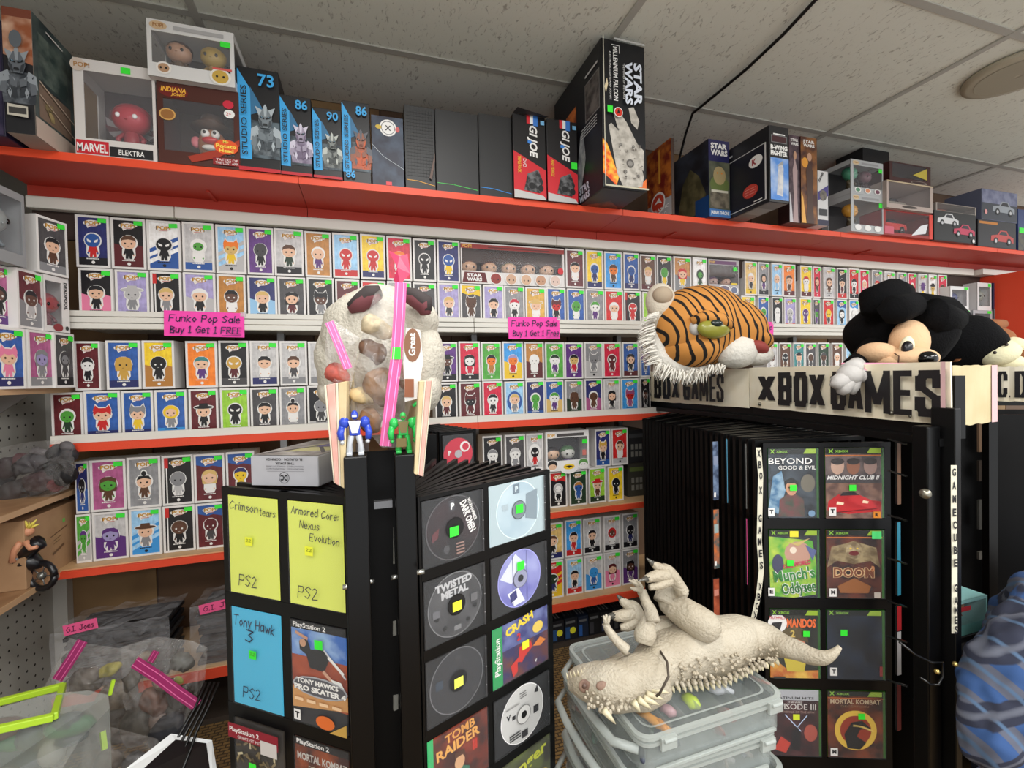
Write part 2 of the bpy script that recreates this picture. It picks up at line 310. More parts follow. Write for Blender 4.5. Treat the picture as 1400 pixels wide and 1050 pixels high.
# ribbed white shelf
for a, b in ((-.945, .42), (.42, 1.8), (1.8, 3.1), (3.1, 4.6)):
    sh = S('white_shelf', (a+.001, 1.85, 1.415), (b-.001, 2.14, 1.437), m_wh)
    for k in range(3): S('edge_rib', (a+.001, 1.826, 1.403+k*.0205), (b-.001, 1.8495, 1.4215+k*.0205), m_wh, sh, .002) if False else None
    for k in range(3):
        o = Vector((SX0, 1.85, 0)); MB().box(tuple(Vector((a+.001, 1.826, 1.403+k*.0205))-o), tuple(Vector((b-.001, 1.8495, 1.4215+k*.0205))-o), m_wh).build('edge_rib', sh, None, .002)
for x0, x1, zt, zo, mt, yf in ((-.96, .42, 1.035, 1.008, m_wh, 1.80), (.42, 1.285, 1.035, 1.008, m_wh, 1.80), (1.285, 3.62, 1.035, 1.008, m_wh, 1.80),
                       (-.98, .1, .632, .606, m_wood, 1.80), (.1, 1.42, .632, .606, m_wood, 1.80), (.1, 1.42, .232, .198, m_wood, 1.80), (-.98, .1, .232, .198, m_wood, 1.80)):
    sh = S('shelf_board', (x0+.001, yf+.008, zo+.004), (x1-.001, 2.14, zt), mt)
    o = Vector((SX0, 1.85, 0)); MB().box(tuple(Vector((x0+.001, yf-.004, zo))-o), tuple(Vector((x1-.001, yf+.0075, zt-.004 if mt is m_wood else zt))-o), m_or2).build('orange_edge', sh)
    if mt is m_wh: MB().box(tuple(Vector((x0+.001, yf+.001, zt+.0005))-o), tuple(Vector((x1-.001, yf+.014, zt+.026))-o), m_wh).build('white_lip', sh)
for x in (-.35, .46, 1.22, 2.4): S('upright', (x, 2.06, .02), (x+.025, 2.1, 1.80), m_steel)
S('base_deck', (-.98, 1.86, 0), (1.5, 2.14, .02), mat((60, 50, 42), .7))
S('end_panel', (3.74, 1.66, 1.05), (3.76, 2.14, 1.785), m_or2)

# ------------------------------------------------------------------ boxed figures
def unit_carton():
    m = MB(); A = mat((228, 225, 222), .35); t = .07; th = .042; d = .03
    m.add([(-.5, 0, 0), (.5, 0, 0), (.5, 1, 0), (-.5, 1, 0), (-.5, 0, 1), (.5, 0, 1), (.5, 1, 1), (-.5, 1, 1),
           (-.5+t, 0, th), (.5-t, 0, th), (.5-t, 0, 1-th), (-.5+t, 0, 1-th), (-.5+t, d, th), (.5-t, d, th), (.5-t, d, 1-th), (-.5+t, d, 1-th)],
          [(3, 2, 1, 0), (4, 5, 6, 7), (1, 2, 6, 5), (2, 3, 7, 6), (3, 0, 4, 7), (0, 1, 9, 8), (1, 5, 10, 9), (5, 4, 11, 10), (4, 0, 8, 11),
           (8, 9, 13, 12), (9, 10, 14, 13), (10, 11, 15, 14), (11, 8, 12, 15)], A)
    return m.mesh('carton')
CARTON = unit_carton()
PL = [mat((10+i, 10, 10), .5) for i in range(6)]     # slot placeholders, overridden per object
def flat(shapes, name):
    """shapes: (slot, pts) polygons on the unit front face"""
    m = MB(); [m.mi(PL[i]) for i in range(6)]; y = 0
    for sl, pts in shapes:
        y -= .0035; m.add([(u, y, v) for u, v in pts], [tuple(range(len(pts)))], PL[sl])
    return m.mesh(name)
def el(cx, cy, rx, ry, n=12, a0=0, a1=360):
    return [(cx+rx*math.cos(math.radians(a0+(a1-a0)*i/n)), cy+ry*math.sin(math.radians(a0+(a1-a0)*i/n))) for i in range(n if a1-a0 >= 360 else n+1)]
a, b, lo, hi = -.43, .43, .042, .958
CARD = {'P': flat([(0, [(a, lo), (b, lo), (b, hi), (a, hi)])], 'card'),
 'B': flat([(0, [(a, lo), (b, lo), (b, hi), (a, hi)]), (1, [(a, lo), (b, lo), (b, .19), (a, .19)])], 'card'),
 'H': flat([(0, [(a, lo), (b, lo), (b, hi), (a, hi)]), (1, [(a, lo), (b, lo), (b, .45), (.1, .52), (-.1, .44), (a, .5)])], 'card'),
 'T': flat([(0, [(a, lo), (b, lo), (b, hi), (a, hi)]), (1, [(a, .78), (-.1, .72), (.1, .75), (b, .7), (b, hi), (a, hi)])], 'card'),
 'S': flat([(0, [(a, lo), (b, lo), (b, hi), (a, hi)]), (2, [(a, .75), (-.31, .75), (-.31, hi), (a, hi)]), (1, [(-.38, lo), (-.34, lo), (-.34, .75), (-.38, .75)])], 'card'),
 'D': flat([(0, [(a, lo), (b, lo), (b, hi), (a, hi)]), (1, [(a, .35), (b, .62), (b, .70), (a, .43)]), (1, [(a, .22), (b, .49), (b, .54), (a, .27)]), (1, [(a, lo), (b, lo), (b, .4), (a, .13)])], 'card'),
 'F': flat([(0, [(a, lo), (b, lo), (b, hi), (a, hi)]), (1, el(0, .47, .38, .27, 16)), (1, [(a, lo), (b, lo), (b, .12), (a, .12)])], 'card')}
def figure(shape):
    sh = []
    # white outline
    sh.append((0, el(0, .52, .27, .155, 14))); sh.append((0, [(-.19, .4), (.19, .4), (.2, .27), (.13, .19), (-.13, .19), (-.2, .27)]))
    if shape == 'w': sh.append((0, el(0, .60, .36, .055, 12)))
    if shape == 'e': sh += [(0, [(-.27, .58), (-.2, .74), (-.05, .64)]), (0, [(.27, .58), (.2, .74), (.05, .64)])]
    if shape == 't': sh.append((0, el(0, .68, .1, .07)))
    # body
    sh.append((3, [(-.1, .41), (.1, .41), (.165, .28), (.12, .27), (.09, .31), (.1, .2), (.02, .2), (0, .26), (-.02, .2), (-.1, .2), (-.09, .31), (-.12, .27), (-.165, .28)]))
    sh.append((1, el(-.145, .275, .028, .018, 6))); sh.append((1, el(.145, .275, .028, .018, 6)))
    if shape == 'm':
        sh.append((2, el(0, .52, .235, .13, 14))); sh.append((5, [(-.17, .55), (-.04, .51), (-.06, .475), (-.15, .49)])); sh.append((5, [(.17, .55), (.04, .51), (.06, .475), (.15, .49)]))
        return flat(sh, 'figure_print')
    if shape == 'l': sh.append((2, [(-.25, .5), (-.22, .62), (-.1, .665), (.1, .665), (.22, .62), (.25, .5), (.23, .38), (-.23, .38)]))
    if shape == 'h': sh.append((2, el(0, .525, .245, .145, 14)))
    sh.append((1, el(0, .51, .22 if shape != 'h' else .17, .118 if shape != 'h' else .085, 14)))
    if shape == 'n': sh.append((2, [(-.225, .53), (-.21, .6), (-.1, .66), (.1, .66), (.21, .6), (.225, .53), (.17, .565), (0, .585), (-.17, .565)]))
    if shape == 'l': sh.append((2, [(-.22, .55), (-.2, .6), (-.1, .65), (.1, .65), (.2, .6), (.22, .55), (0, .6)]))
    if shape == 't': sh += [(2, el(0, .675, .075, .05)), (2, [(-.22, .55), (-.15, .63), (.15, .63), (.22, .55), (0, .59)])]
    if shape == 'w': sh += [(2, el(0, .6, .33, .035)), (2, [(-.16, .6), (-.14, .685), (.14, .685), (.16, .6)])]
    if shape == 'e': sh += [(2, [(-.235, .5), (-.25, .62), (-.19, .71), (-.1, .65), (.1, .65), (.19, .71), (.25, .62), (.235, .5), (.12, .57), (0, .54), (-.12, .57)])]
    for sx in (-1, 1):
        sh.append((4, el(sx*.095, .5, .03, .019, 8)))
    sh.append((4, [(-.03, .435), (.03, .435), (.03, .441), (-.03, .441)]))
    return flat(sh, 'figure_print')
FIG = {s: figure(s) for s in 'nbmlhwte'}
def logo_mesh():
    m = MB(); W_ = mat((238, 232, 226), .4); K_ = mat((60, 40, 30), .5); G_ = mat((214, 160, 62), .35)
    m.add([(u, -.004, v) for u, v in el(0, .85, .27, .062, 16)], [tuple(range(14))], W_)
    m.add([(-.18, -.005, .81), (-.02, -.005, .795), (-.14, -.005, .752)], [(0, 1, 2)], W_)
    vs, fs, (x0, y0, x1, y1) = glyphs('POP!', .03)
    for dy, mm, gr in ((-.008, K_, 1.0), (-.012, G_, .9)):
        m.add([(((x-x0)/(x1-x0)-.5)*.44*gr, dy, .855+((y-y0)/(y1-y0)-.5)*.078*gr) for x, y in vs], fs, mm)
    m.add([(-.13, -.012, .806), (.13, -.012, .806), (.12, -.012, .797), (-.12, -.012, .797)], [(0, 1, 2, 3)], mat((190, 50, 50), .5))
    return m.mesh('logo')
LOGO = logo_mesh()
def namebar(kind):
    c = PL[0]; m = MB(); m.mi(c); x = -.2
    for w in (.05, .04, .06, .05, .04, .05, .04): m.add([(x, -.006, .158), (x+w, -.006, .158), (x+w, -.006, .176), (x, -.006, .176)], [(0, 1, 2, 3)], c); x += w+.008
    m.add([(u, -.006, v) for u, v in el(0, .1, .055, .03, 10)], [tuple(range(10))], c)
    return m.mesh('name_print')
NAMEB = namebar(0)
STK = MB().box((-.125, -.012, 0), (.125, -.002, .085), mat(GREEN, .5)).mesh('price_sticker')
def over(o, mats):
    for i, m in enumerate(mats):
        if i < len(o.material_slots): o.material_slots[i].link = 'OBJECT'; o.material_slots[i].material = m
USED = {}
def uniq(lab, extra):
    if lab not in USED: USED[lab] = 1; return lab
    l2 = lab+', '+extra; k = 2
    while l2 in USED: l2 = lab+', '+extra+' again'*(k-1); k += 1
    USED[l2] = 1; return l2
TONE = {'D': 'dark'}
def pop(P, w, h, d, spec, rowtxt, rz=0, group=None, sticker=True, extra='', dull=1.0):
    main, sec, pat, hair, skin, body, shape = spec.split()[:7]
    hat = dict(n=WORD[hair]+' hair', b='bald head', m=WORD[hair]+' mask', l='long '+WORD[hair]+' hair', h=WORD[hair]+' hood', w='wide '+WORD[hair]+' hat', t=WORD[hair]+' topknot', e='horned '+WORD[hair]+' helmet')[shape]
    lab = uniq('boxed figure, %s card, %s, %s outfit, %s' % ('sand' if main == 'H' else WORD[main], hat, WORD[body], rowtxt), extra)
    t = thing('figure_box', lab, 'toy box', P, rz, group or 'boxed vinyl figures on the wall shelves')
    sc = (w, d, h)
    def ch(name, me, dy=0):
        o = link(name, me, t); o.scale = sc; o.location = (0, -d/2+dy, 0); return o
    def q(c, k=1): return mat(tuple(int(v*k*dull) for v in CN[c]), .4)
    ch('carton', CARTON)
    c = ch('front_card', CARD[pat], d*.027); over(c, [mat(tuple(int(v*dull) for v in CN[main]), .35, noise=(tuple(int(min(255, v*1.1+6)*dull) for v in CN[main]), 7)), q(sec), q('R'), q('K'), q('K'), q('W')])
    eye = 'W' if (skin in 'K F X' and shape != 'm') else 'K'
    f = ch('figure_print', FIG[shape], d*.015); over(f, [q('W'), q(skin), q(hair), q(body), q(eye), q('W')])
    g = ch('logo', LOGO, d*.01)
    n = ch('name_print', NAMEB, d*.01); over(n, [q('W' if sum(CN[sec if pat in 'BH' else main]) < 420 else 'K')])
    if sticker:
        s = ch('price_sticker', STK); s.location = (w*.30, -d/2-.0006, h*.865); s.rotation_euler = (0, random.uniform(-.08, .08), 0)
    return t
R1 = """103 150 N K B U U R m;151 199 K X H B S K n;200 247 W U D K W K m;249 293 LG U B W E W h;294 336 L LG D O H Y e;337 374 V N P DG DG K h;374 415 LG K B B S D n;416 453 T B P V S V b;454 491 L R B R R R m;492 527 Y N B R R R m
528 563 C P P O S C l;564 596 K G P K W K m;597 629 N U P U U Y m;773 799 X K P K S W n;801 825 Y N B U U N b;826 851 A U P B O B n;852 874 U N B U U N b;875 897 B X B H S W n;898 919 K X B E E Y n;921 946 T G H R S Y l
947 967 W LG P D E D h;1018 1036 H Y B W S K n;1037 1053 G K B K S V h;1054 1070 L U P S S L b;1071 1089 O X B B S B n;1094 1111 Y X B R W W n;1112 1123 C X P B S B l;1125 1142 LG W P B S B l;1144 1159 K R B K S X n;1160 1175 R K B K W K n
1176 1190 C P P P S P b;1192 1207 G L H R S L n;1210 1225 LG G P V S V n;1227 1240 G W P K W K m;1242 1254 C R P H H H b;1255 1268 LG W P V V Y w;1270 1282 W LG P K H Y w;1283 1296 C X P B S W n"""
R2 = """107 155 K P H K S K n;156 203 I G P LG LG G w;205 248 K W S H S G n;250 295 I LG H W S K n;296 336 T B P K F W n;338 379 N L H H S K n;379 418 DG K P K S X l;419 457 K DG P K F G e;458 492 X C D O Y O n;493 528 R P P H S R n
529 563 G LG P W S G n;564 597 DG K P G G DG n;598 629 I DG P H S DG n;629 659 DG Y T B B B e;660 689 I DG P K S K n;689 718 G M P C W K n;718 747 Z H P H S W w;747 774 U A P X R K e;775 800 U A P E E W h;801 827 G LG P E W V n
827 853 R X P W S W n;853 877 K X S R R R m;878 903 J LG P Y H Y n;1014 1034 Y T P K S K n;1037 1053 U A P D E D b;1055 1071 K DG P W W W l;1072 1089 I R B LG LG G b;1094 1111 Y H P V V V m;1112 1123 DG Q P V E V n;1126 1142 R C P Y Y DG n
1144 1159 L U T K W K l;1161 1175 W A T W W R n;1177 1190 B X P R K R m;1192 1207 L A P U S U n"""
R3 = """101 137 X V P K W K n;144 192 U N B Z Z Z l;193 238 Y T H K K K h;253 297 O T P Q S V n;298 340 K DG B Z Z X m;341 381 LG N B K S W n;382 420 LG G B B S DG n;421 460 LG G B DG S DG n;597 626 V K B K F K w;627 657 C K B K W C l
658 686 E J P K O T n;687 716 A Y H I O R n;717 744 T X H W W W b;745 772 E J P D W V n;772 798 V K P K H C n;799 825 G LG H G G G e;825 850 C X P X C X m;851 874 U X B K S K l;876 890 V U H M M DG n;1049 1065 LG G P K F W n
1066 1083 B X P K Z B m;1085 1101 Q G P K S G w;1102 1118 DG K P B B DG b;1119 1136 D K P DG B DG n;1138 1154 B G P W S W n;1156 1173 L W H Q S K n"""
R4 = """69 113 X B P E E D b;113 164 U N B R S R e;165 209 U N B G S Y e;210 255 U A B Y S G h;257 298 X K P K S K w;300 341 J E P K K K m;342 381 DG G P K S K n;382 419 G LG P K S W t;420 458 K LG B G G DG n
595 626 K DG P H S X n;628 659 X C P X K X e;660 689 C R P K W K n;690 718 L U F H S G n;719 746 N U B E E E b;746 772 U H H E W V n;773 798 G D H B B B l;800 825 N M H B B B b;826 849 LG G P K S K l;850 875 A L P M R M e;876 890 K DG P K F K n"""
R5 = """101 120 N U H K K N n;121 171 M P P B E B l;172 219 G LG P K S B t;220 264 K W S G G LG h;264 307 X U T H S W l;308 348 X U T N Y Y n;660 688 K DG P G W K n;690 719 DG K P LG W G n;720 744 LG W F K K R m;814 836 N U B Z S K e;837 860 R LG B B S W n"""
R6 = """101 123 E LG D V E E n;124 174 LG V H V I V l;175 220 L A D B S G w;221 266 K W S B F K h;267 307 X U T X X DG n;752 777 K R T LG W K h;779 804 D K P T U U n;806 830 J D B R S B w;832 854 Y Z P K K K h"""
R7 = """740 771 H N B B S K n;773 797 A R B K S R n;798 823 LG K B K S K n;825 849 LG K B R F W h;851 874 G K B K K N n"""
R8 = """740 771 R Y D D E N m;774 798 L R B K S K n;799 825 LG A H A A U h;826 850 LG P H X S P l;851 875 G V H K F V l"""
def row(txt, ytop, z0, z1, rowtxt, skip=()):
    prev = None
    for e in txt.replace('\n', ';').split(';'):
        f = e.split(); x0, x1 = float(f[0]), float(f[1])
        A_, B_ = PY(x0+.5, ytop, 1.85), PY(x1-.5, ytop, 1.85); w = B_.x-A_.x
        h = (z1-z0)*random.uniform(.972, .995) if w > .05 else (z1-z0)*.98
        y0 = 1.85+random.uniform(0, .006)
        pop(((A_.x+B_.x)/2, y0+.045, z0+.0004), w, h, .09, ' '.join(f[2:]), rowtxt, group='boxed figures, '+rowtxt, extra=('beside %s card' % ('sand' if prev == 'H' else WORD[prev]) if prev else 'leftmost'))
        prev = f[2]
row(R1, 340, 1.6075, 1.782, 'top row'); row(R2, 400, 1.438, 1.6065, 'row on white shelf')
row(R3, 490, 1.202, 1.368, 'row under white shelf'); row(R4, 560, 1.0355, 1.201, 'row behind white lip')
row(R5, 630, .797, .972, 'row below orange edge'); row(R6, 700, .6325, .796, 'row on pale wood shelf')
row(R7, 740, .402, .570, 'second lowest row'); row(R8, 790, .2325, .401, 'bottom row')
# ------------------------------------------------------------------ boxes on the red top shelf
ZS = 1.8835
GT = 'boxed toys on the red top shelf'
def base(px0, px1, Y, z=ZS):
    A_, B_ = PY(px0, 260, Y), PY(px1, 260, Y); return A_.x, B_.x
def carton(name, label, x0, x1, Y, d, h, c, z=ZS, cat='toy box', group=GT, rough=.4, rz=0):
    w = x1-x0; t = thing(name, label, cat, ((x0+x1)/2, Y+d/2, z), rz, group)
    MB().box((-w/2, -d/2, 0), (w/2, d/2, h), c if isinstance(c, bpy.types.Material) else mat(c, rough)).build('carton', t, None, .0015)
    return t, w, d, h
def pr(t, A_, w, d, h, which='front', name='printed_face', e=.0006):
    o, u, v = face(w, d, h, which, e); return A_.build(name, t, o, u, v)
def top(px, py, Y): return PY(px, py, Y).z-ZS
def sticker(t, x, z, y, s=.016, c=GREEN, name='price_sticker', h=None):
    return Art().r(0, 0, s, (h or s*.8), c).build(name, t, (x, y, z), (1, 0, 0), (0, 0, 1))
def chibi(parent, x, y, z, s, hair, skin, body, name='packed_figure', eye=(20, 18, 20)):
    m = MB(); sk = mat(skin, .3); hr = mat(hair, .35); bd = mat(body, .4)
    m.tube([(x, y, z), (x, y, z+s*.1), (x, y, z+s*.38), (x, y, z+s*.46)], [s*.1, s*.16, s*.13, s*.08], bd, 10)
    for sx in (-1, 1):
        m.tube([(x+sx*s*.12, y, z+s*.4), (x+sx*s*.22, y-s*.04, z+s*.28), (x+sx*s*.2, y-s*.1, z+s*.2)], s*.045, bd, 6)
        m.tube([(x+sx*s*.08, y, z), (x+sx*s*.08, y, z+s*.16)], s*.07, bd, 8)
    m.ball((x, y, z+s*.68), (s*.33, s*.27, s*.28), sk); m.ball((x, y+s*.04, z+s*.76), (s*.34, s*.27, s*.25), hr)
    for sx in (-1, 1): m.ball((x+sx*s*.14, y-s*.24, z+s*.66), (s*.045, s*.03, s*.05), mat(eye, .1), 8, 6)
    m.ball((x, y-s*.26, z+s*.59), (s*.03, s*.02, s*.02), sk, 6, 4)
    return m.build(name, parent)
def window_box(name, label, x0, x1, Y, d, h, frame, inner, win, z=ZS, cat='toy box', group=GT, pane=True, side_win=False, rz=0):
    """hollow carton: back, floor, roof, cheeks, a front frame around a clear pane"""
    w = x1-x0; t = thing(name, label, cat, ((x0+x1)/2, Y+d/2, z), rz, group); mf = mat(frame, .4); mi_ = mat(inner, .6); th = .003
    m = MB(); m.box((-w/2, d/2-th, 0), (w/2, d/2, h), mi_); m.box((-w/2, -d/2, 0), (w/2, d/2-th, th), mf); m.box((-w/2, -d/2, h-th), (w/2, d/2-th, h), mf)
    if not side_win:
        m.box((-w/2, -d/2, th), (-w/2+th, d/2-th, h-th), mf); m.box((w/2-th, -d/2, th), (w/2, d/2-th, h-th), mf)
    else:
        for sx in (-1, 1):
            xa = -w/2 if sx < 0 else w/2-th
            m.box((xa, d*.25, th), (xa+th, d/2-th, h-th), mf); m.box((xa, -d/2, th), (xa+th, d*.25, h*.16), mf); m.box((xa, -d/2, h*.86), (xa+th, d*.25, h-th), mf)
    m.build('carton', t)
    X0, Z0, X1, Z1 = win; X0, X1 = -w/2+w*X0, -w/2+w*X1; Z0, Z1 = h*Z0, h*Z1
    f = MB(); y0, y1 = -d/2-.0015, -d/2+.0015
    f.box((-w/2, y0, 0), (w/2, y1, Z0), mf); f.box((-w/2, y0, Z1), (w/2, y1, h), mf); f.box((-w/2, y0, Z0), (X0, y1, Z1), mf); f.box((X1, y0, Z0), (w/2, y1, Z1), mf)
    f.build('front_frame', t)
    if pane: MB().box((X0, -d/2-.0005, Z0), (X1, -d/2+.0003, Z1), mat((230, 230, 235), .06, alpha=.05, spec=.5)).build('clear_window', t)
    return t, w, d, h
def blob(A_, cx, cy, s, c1, c2, k=9, seed=1):
    rnd = random.Random(seed)
    for i in range(k):
        a = rnd.uniform(0, 6.28); r = rnd.uniform(0, s*.6); x = cx+math.cos(a)*r*.7; y = cy+math.sin(a)*r; q = s*rnd.uniform(.25, .5)
        n = rnd.randint(4, 6); q2 = rnd.random(); c = tuple(int(u+(v-u)*q2) for u, v in zip(c1, c2))
        A_.p([(x+q*math.cos(6.28*j/n+a)*rnd.uniform(.6, 1), y+q*math.sin(6.28*j/n+a)*rnd.uniform(.6, 1)) for j in range(n)], c)
def armoured(A_, cx, cy, s, c1=(60, 66, 72), c2=(150, 158, 165), seed=1):
    """a made-up armoured robot bust, s = height"""
    mid = tuple((p+q)//2 for p, q in zip(c1, c2)); dk = tuple(int(v*.55) for v in c1); rnd = random.Random(seed); W = lambda pts, c: A_.p([(cx+x*s, cy+y*s) for x, y in pts], c)
    W([(-.24, -.5), (-.27, -.1), (-.2, .1), (.2, .1), (.27, -.1), (.24, -.5)], (c1, mid, 40))
    for q in (-1, 1):
        W([(q*.30, -.22), (q*.28, .04), (q*.16, .12), (q*.12, -.04)], c2); W([(q*.29, -.3), (q*.27, -.12), (q*.18, -.1), (q*.19, -.34)], mid)
        W([(q*.02, -.06), (q*.15, .02), (q*.13, -.16), (q*.03, -.2)], mid); W([(q*.03, -.22), (q*.13, -.2), (q*.1, -.36), (q*.02, -.4)], c1); W([(q*.13, -.2), (q*.17, -.3), (q*.13, -.42), (q*.1, -.3)], c2)
        for k in range(5): x, y = rnd.uniform(.03, .22), rnd.uniform(-.46, .02); d = rnd.uniform(.015, .04); W([(q*x, y), (q*(x+d), y+d*1.4), (q*(x+d*.4), y-d)], c2 if k % 2 else dk)
    W([(-.09, .06), (-.13, .2), (-.12, .36), (-.05, .46), (.05, .46), (.12, .36), (.13, .2), (.09, .06)], mid); W([(-.02, .3), (-.035, .5), (0, .56), (.035, .5), (.02, .3)], c2)
    for q in (-1, 1): W([(q*.12, .3), (q*.19, .5), (q*.06, .43)], c2); W([(q*.13, .26), (q*.1, .1), (q*.05, .06), (q*.07, .2)], c1); W([(q*.015, .27), (q*.1, .31), (q*.1, .27), (q*.02, .235)], (16, 16, 20)); W([(q*.03, .265), (q*.08, .29), (q*.08, .28)], (150, 200, 230))
    W([(-.035, .15), (.035, .15), (.045, .1), (-.045, .1)], dk)
# 0, 1: tall boxes at the far left
x0, x1 = base(-45, 11, 1.56)
t, w, d, h = carton('figure_carton', 'dark purple carton cut off at the left end of the red top shelf', x0, x1, 1.56, .2, top(0, 28, 1.56), (38, 34, 62))
A_ = Art(); A_.r(.004, .004, w-.004, h*.96, ((34, 32, 60), (70, 60, 90), 20)); blob(A_, w*.8, h*.4, w*.3, (60, 50, 80), (150, 90, 60), 6, 4); pr(t, A_, w, d, h)
x0, x1 = base(12, 52, 1.533); h = top(48, 16, 1.533)
t, w, d, h = carton('figure_carton', 'tall box with grey armoured figure under a rusty sky, far left of top shelf', x0, x1, 1.533, .17, h, (150, 140, 130))
A_ = Art(); A_.r(0, 0, w, h, (26, 26, 30)); A_.p([(0, h*.62), (w, h*.56), (w, h), (0, h)], ((150, 84, 52), (214, 176, 150), 14)); A_.r(0, h*.93, w, h, (120, 62, 44))
armoured(A_, w*.5, h*.45, h*.42, (50, 54, 60), (142, 148, 154), 2); A_.e(w*.5, h*.74, w*.22, h*.07, (92, 98, 104)); A_.p([(w*.15, h*.13), (w*.85, h*.12), (w*.85, h*.21), (w*.15, h*.22)], (190, 184, 170))
A_.r(w*.2, h*.145, w*.8, h*.195, (60, 58, 56)); pr(t, A_, w, d, h)
A_ = Art(); A_.r(0, 0, d, h, ((40, 52, 54), (84, 96, 92), 12)); A_.r(d*.1, h*.5, d*.85, h*.88, ((46, 62, 60), (96, 108, 100), 20)); A_.r(d*.1, h*.18, d*.9, h*.46, (124, 104, 88)); A_.r(0, 0, d, h*.16, (188, 172, 158))
blob(A_, d*.35, h*.28, d*.2, (60, 50, 40), (180, 160, 110), 6, 3)
for k in range(3): A_.line([(d*.3, h*(.94-.0*k)), (d*.7, h*.93)], .004, (220, 220, 215))
A_.line([(d*.1, h*.47), (d*.95, h*.35)], .004, (190, 170, 150)); A_.line([(d*.1, h*.36), (d*.95, h*.22)], .003, (190, 170, 150)); pr(t, A_, w, d, h, 'right')
# 2: white framed winged figure box
x0, x1 = base(106, 217, 1.628); h = top(112, 70, 1.628)
t, w, d, h = window_box('figure_window_box', 'white framed window box with a red winged figure and MARVEL plate', x0, x1, 1.628, .16, h*.93, (214, 208, 204), (86, 74, 76), (.12, .18, .96, .88), side_win=True)
chibi(t, .02, -.035, .034, .15, (150, 36, 52), (178, 44, 60), (150, 34, 48), eye=(240, 240, 240))
wg = MB(); mw = mat((110, 60, 66), .5)
for sx in (-1, 1):
    for k in range(5):
        a = math.radians(35+k*22); L = .075-.008*k; wg.add([(.0+sx*.01, .0, .12), (.0+sx*(.01+L*math.sin(a)), .01, .125+L*math.cos(a)), (.0+sx*(.01+L*.8*math.sin(a+.3)), .01, .12+L*.8*math.cos(a+.3))], [(0, 1, 2)], mat((165, 158, 160), .5) if k % 2 else mw)
wg.build('wings', t)
A_ = Art(); A_.r(.002, .004, w*.40, h*.155, (196, 30, 44)); A_.t('MARVEL', w*.02, h*.035, h*.09, 'W', w=w*.37, bold=.02); A_.r(w*.41, h*.012, w*.95, h*.115, 'K'); A_.t('ELEKTRA', w*.52, h*.035, h*.055, 'W', w=w*.32, bold=.01)
A_.e(-.0+w*.06, h*.93, w*.09, h*.07, (206, 190, 176)); A_.t('POP!', w*.0+.003, h*.905, h*.05, (170, 120, 60), bold=.02); A_.r(w*.58, h*.90, w*.7, h*.965, GREEN); pr(t, A_, w, d, h, e=.0022)
# 3: brown window box with a round hatted toy
x0, x1 = base(219, 330, 1.623); h = top(225, 112, 1.623)
t, w, d, h = window_box('toy_window_box', 'brown window box holding a round brown toy in a hat with pink ears', x0, x1, 1.623, .17, h, (74, 34, 26), (70, 48, 38), (.07, .16, .93, .80))
m = MB(); br = mat((176, 110, 66), .35); m.ball((.012, 0, h*.42), (.042, .04, .052), br); m.build('toy_body', t)
m = MB(); m.tube([(.012, 0, h*.64), (.012, 0, h*.655)], [.06, .058], mat((74, 50, 34), .6), 20); m.tube([(.012, 0, h*.655), (.012, 0, h*.80)], [.038, .03], mat((84, 58, 40), .6), 16); m.build('toy_hat', t)
m = MB(); m.ball((-.036, 0, h*.46), (.014, .008, .018), mat((232, 128, 138), .35)); m.ball((.062, 0, h*.46), (.014, .008, .018), mat((232, 128, 138), .35)); m.build('toy_ear', t)
m = MB()
for sx in (-1, 1): m.ball((.014+sx*.014, -.034, h*.52), (.013, .01, .014), mat((236, 232, 226), .2)); m.ball((.014+sx*.014, -.044, h*.525), .005, mat((16, 14, 14), .2), 8, 6)
m.ball((.016, -.044, h*.42), (.024, .012, .011), mat((198, 34, 38), .2)); m.ball((.014, -.038, h*.335), (.024, .009, .009), mat((238, 230, 222), .3)); m.build('toy_face', t)
A_ = Art(); A_.e(w*.2, h*.89, w*.18, h*.075, (110, 24, 20)); A_.t('INDIANA', w*.05, h*.885, h*.06, (236, 176, 60), w=w*.3, bold=.03, shear=.2); A_.t('JONES', w*.17, h*.83, h*.045, (236, 176, 60), w=w*.17, bold=.03, shear=.2)
A_.e(w*.12, h*.60, w*.1, h*.075, (206, 160, 90)); A_.e(w*.12, h*.60, w*.08, h*.06, (150, 100, 50)); A_.e(w*.87, h*.82, w*.07, h*.055, (200, 36, 60)); A_.e(w*.88, h*.70, w*.07, h*.055, 'W'); A_.t('2+', w*.84, h*.68, h*.04, (200, 36, 60), bold=.02)
A_.p([(w*.35, h*.10), (w*.7, h*.22), (w, h*.38), (w, h*.3), (w*.72, h*.12), (w*.4, h*.03)], (160, 48, 26)); A_.e(w*.83, h*.27, w*.155, h*.095, (226, 84, 30)); A_.t('Mr', w*.79, h*.315, h*.04, (250, 220, 90), bold=.02)
A_.t('Potato', w*.70, h*.255, h*.05, (250, 220, 90), w=w*.26, bold=.03); A_.t('Head', w*.74, h*.20, h*.045, (250, 220, 90), w=w*.18, bold=.03); A_.r(w*.66, h*.035, w*.99, h*.125, (140, 24, 26))
A_.t('TATERS OF', w*.70, h*.085, h*.03, 'W', w=w*.27); A_.t('THE LOST ARK', w*.69, h*.045, h*.03, 'W', w=w*.29); pr(t, A_, w, d, h, e=.0022)
H3 = h
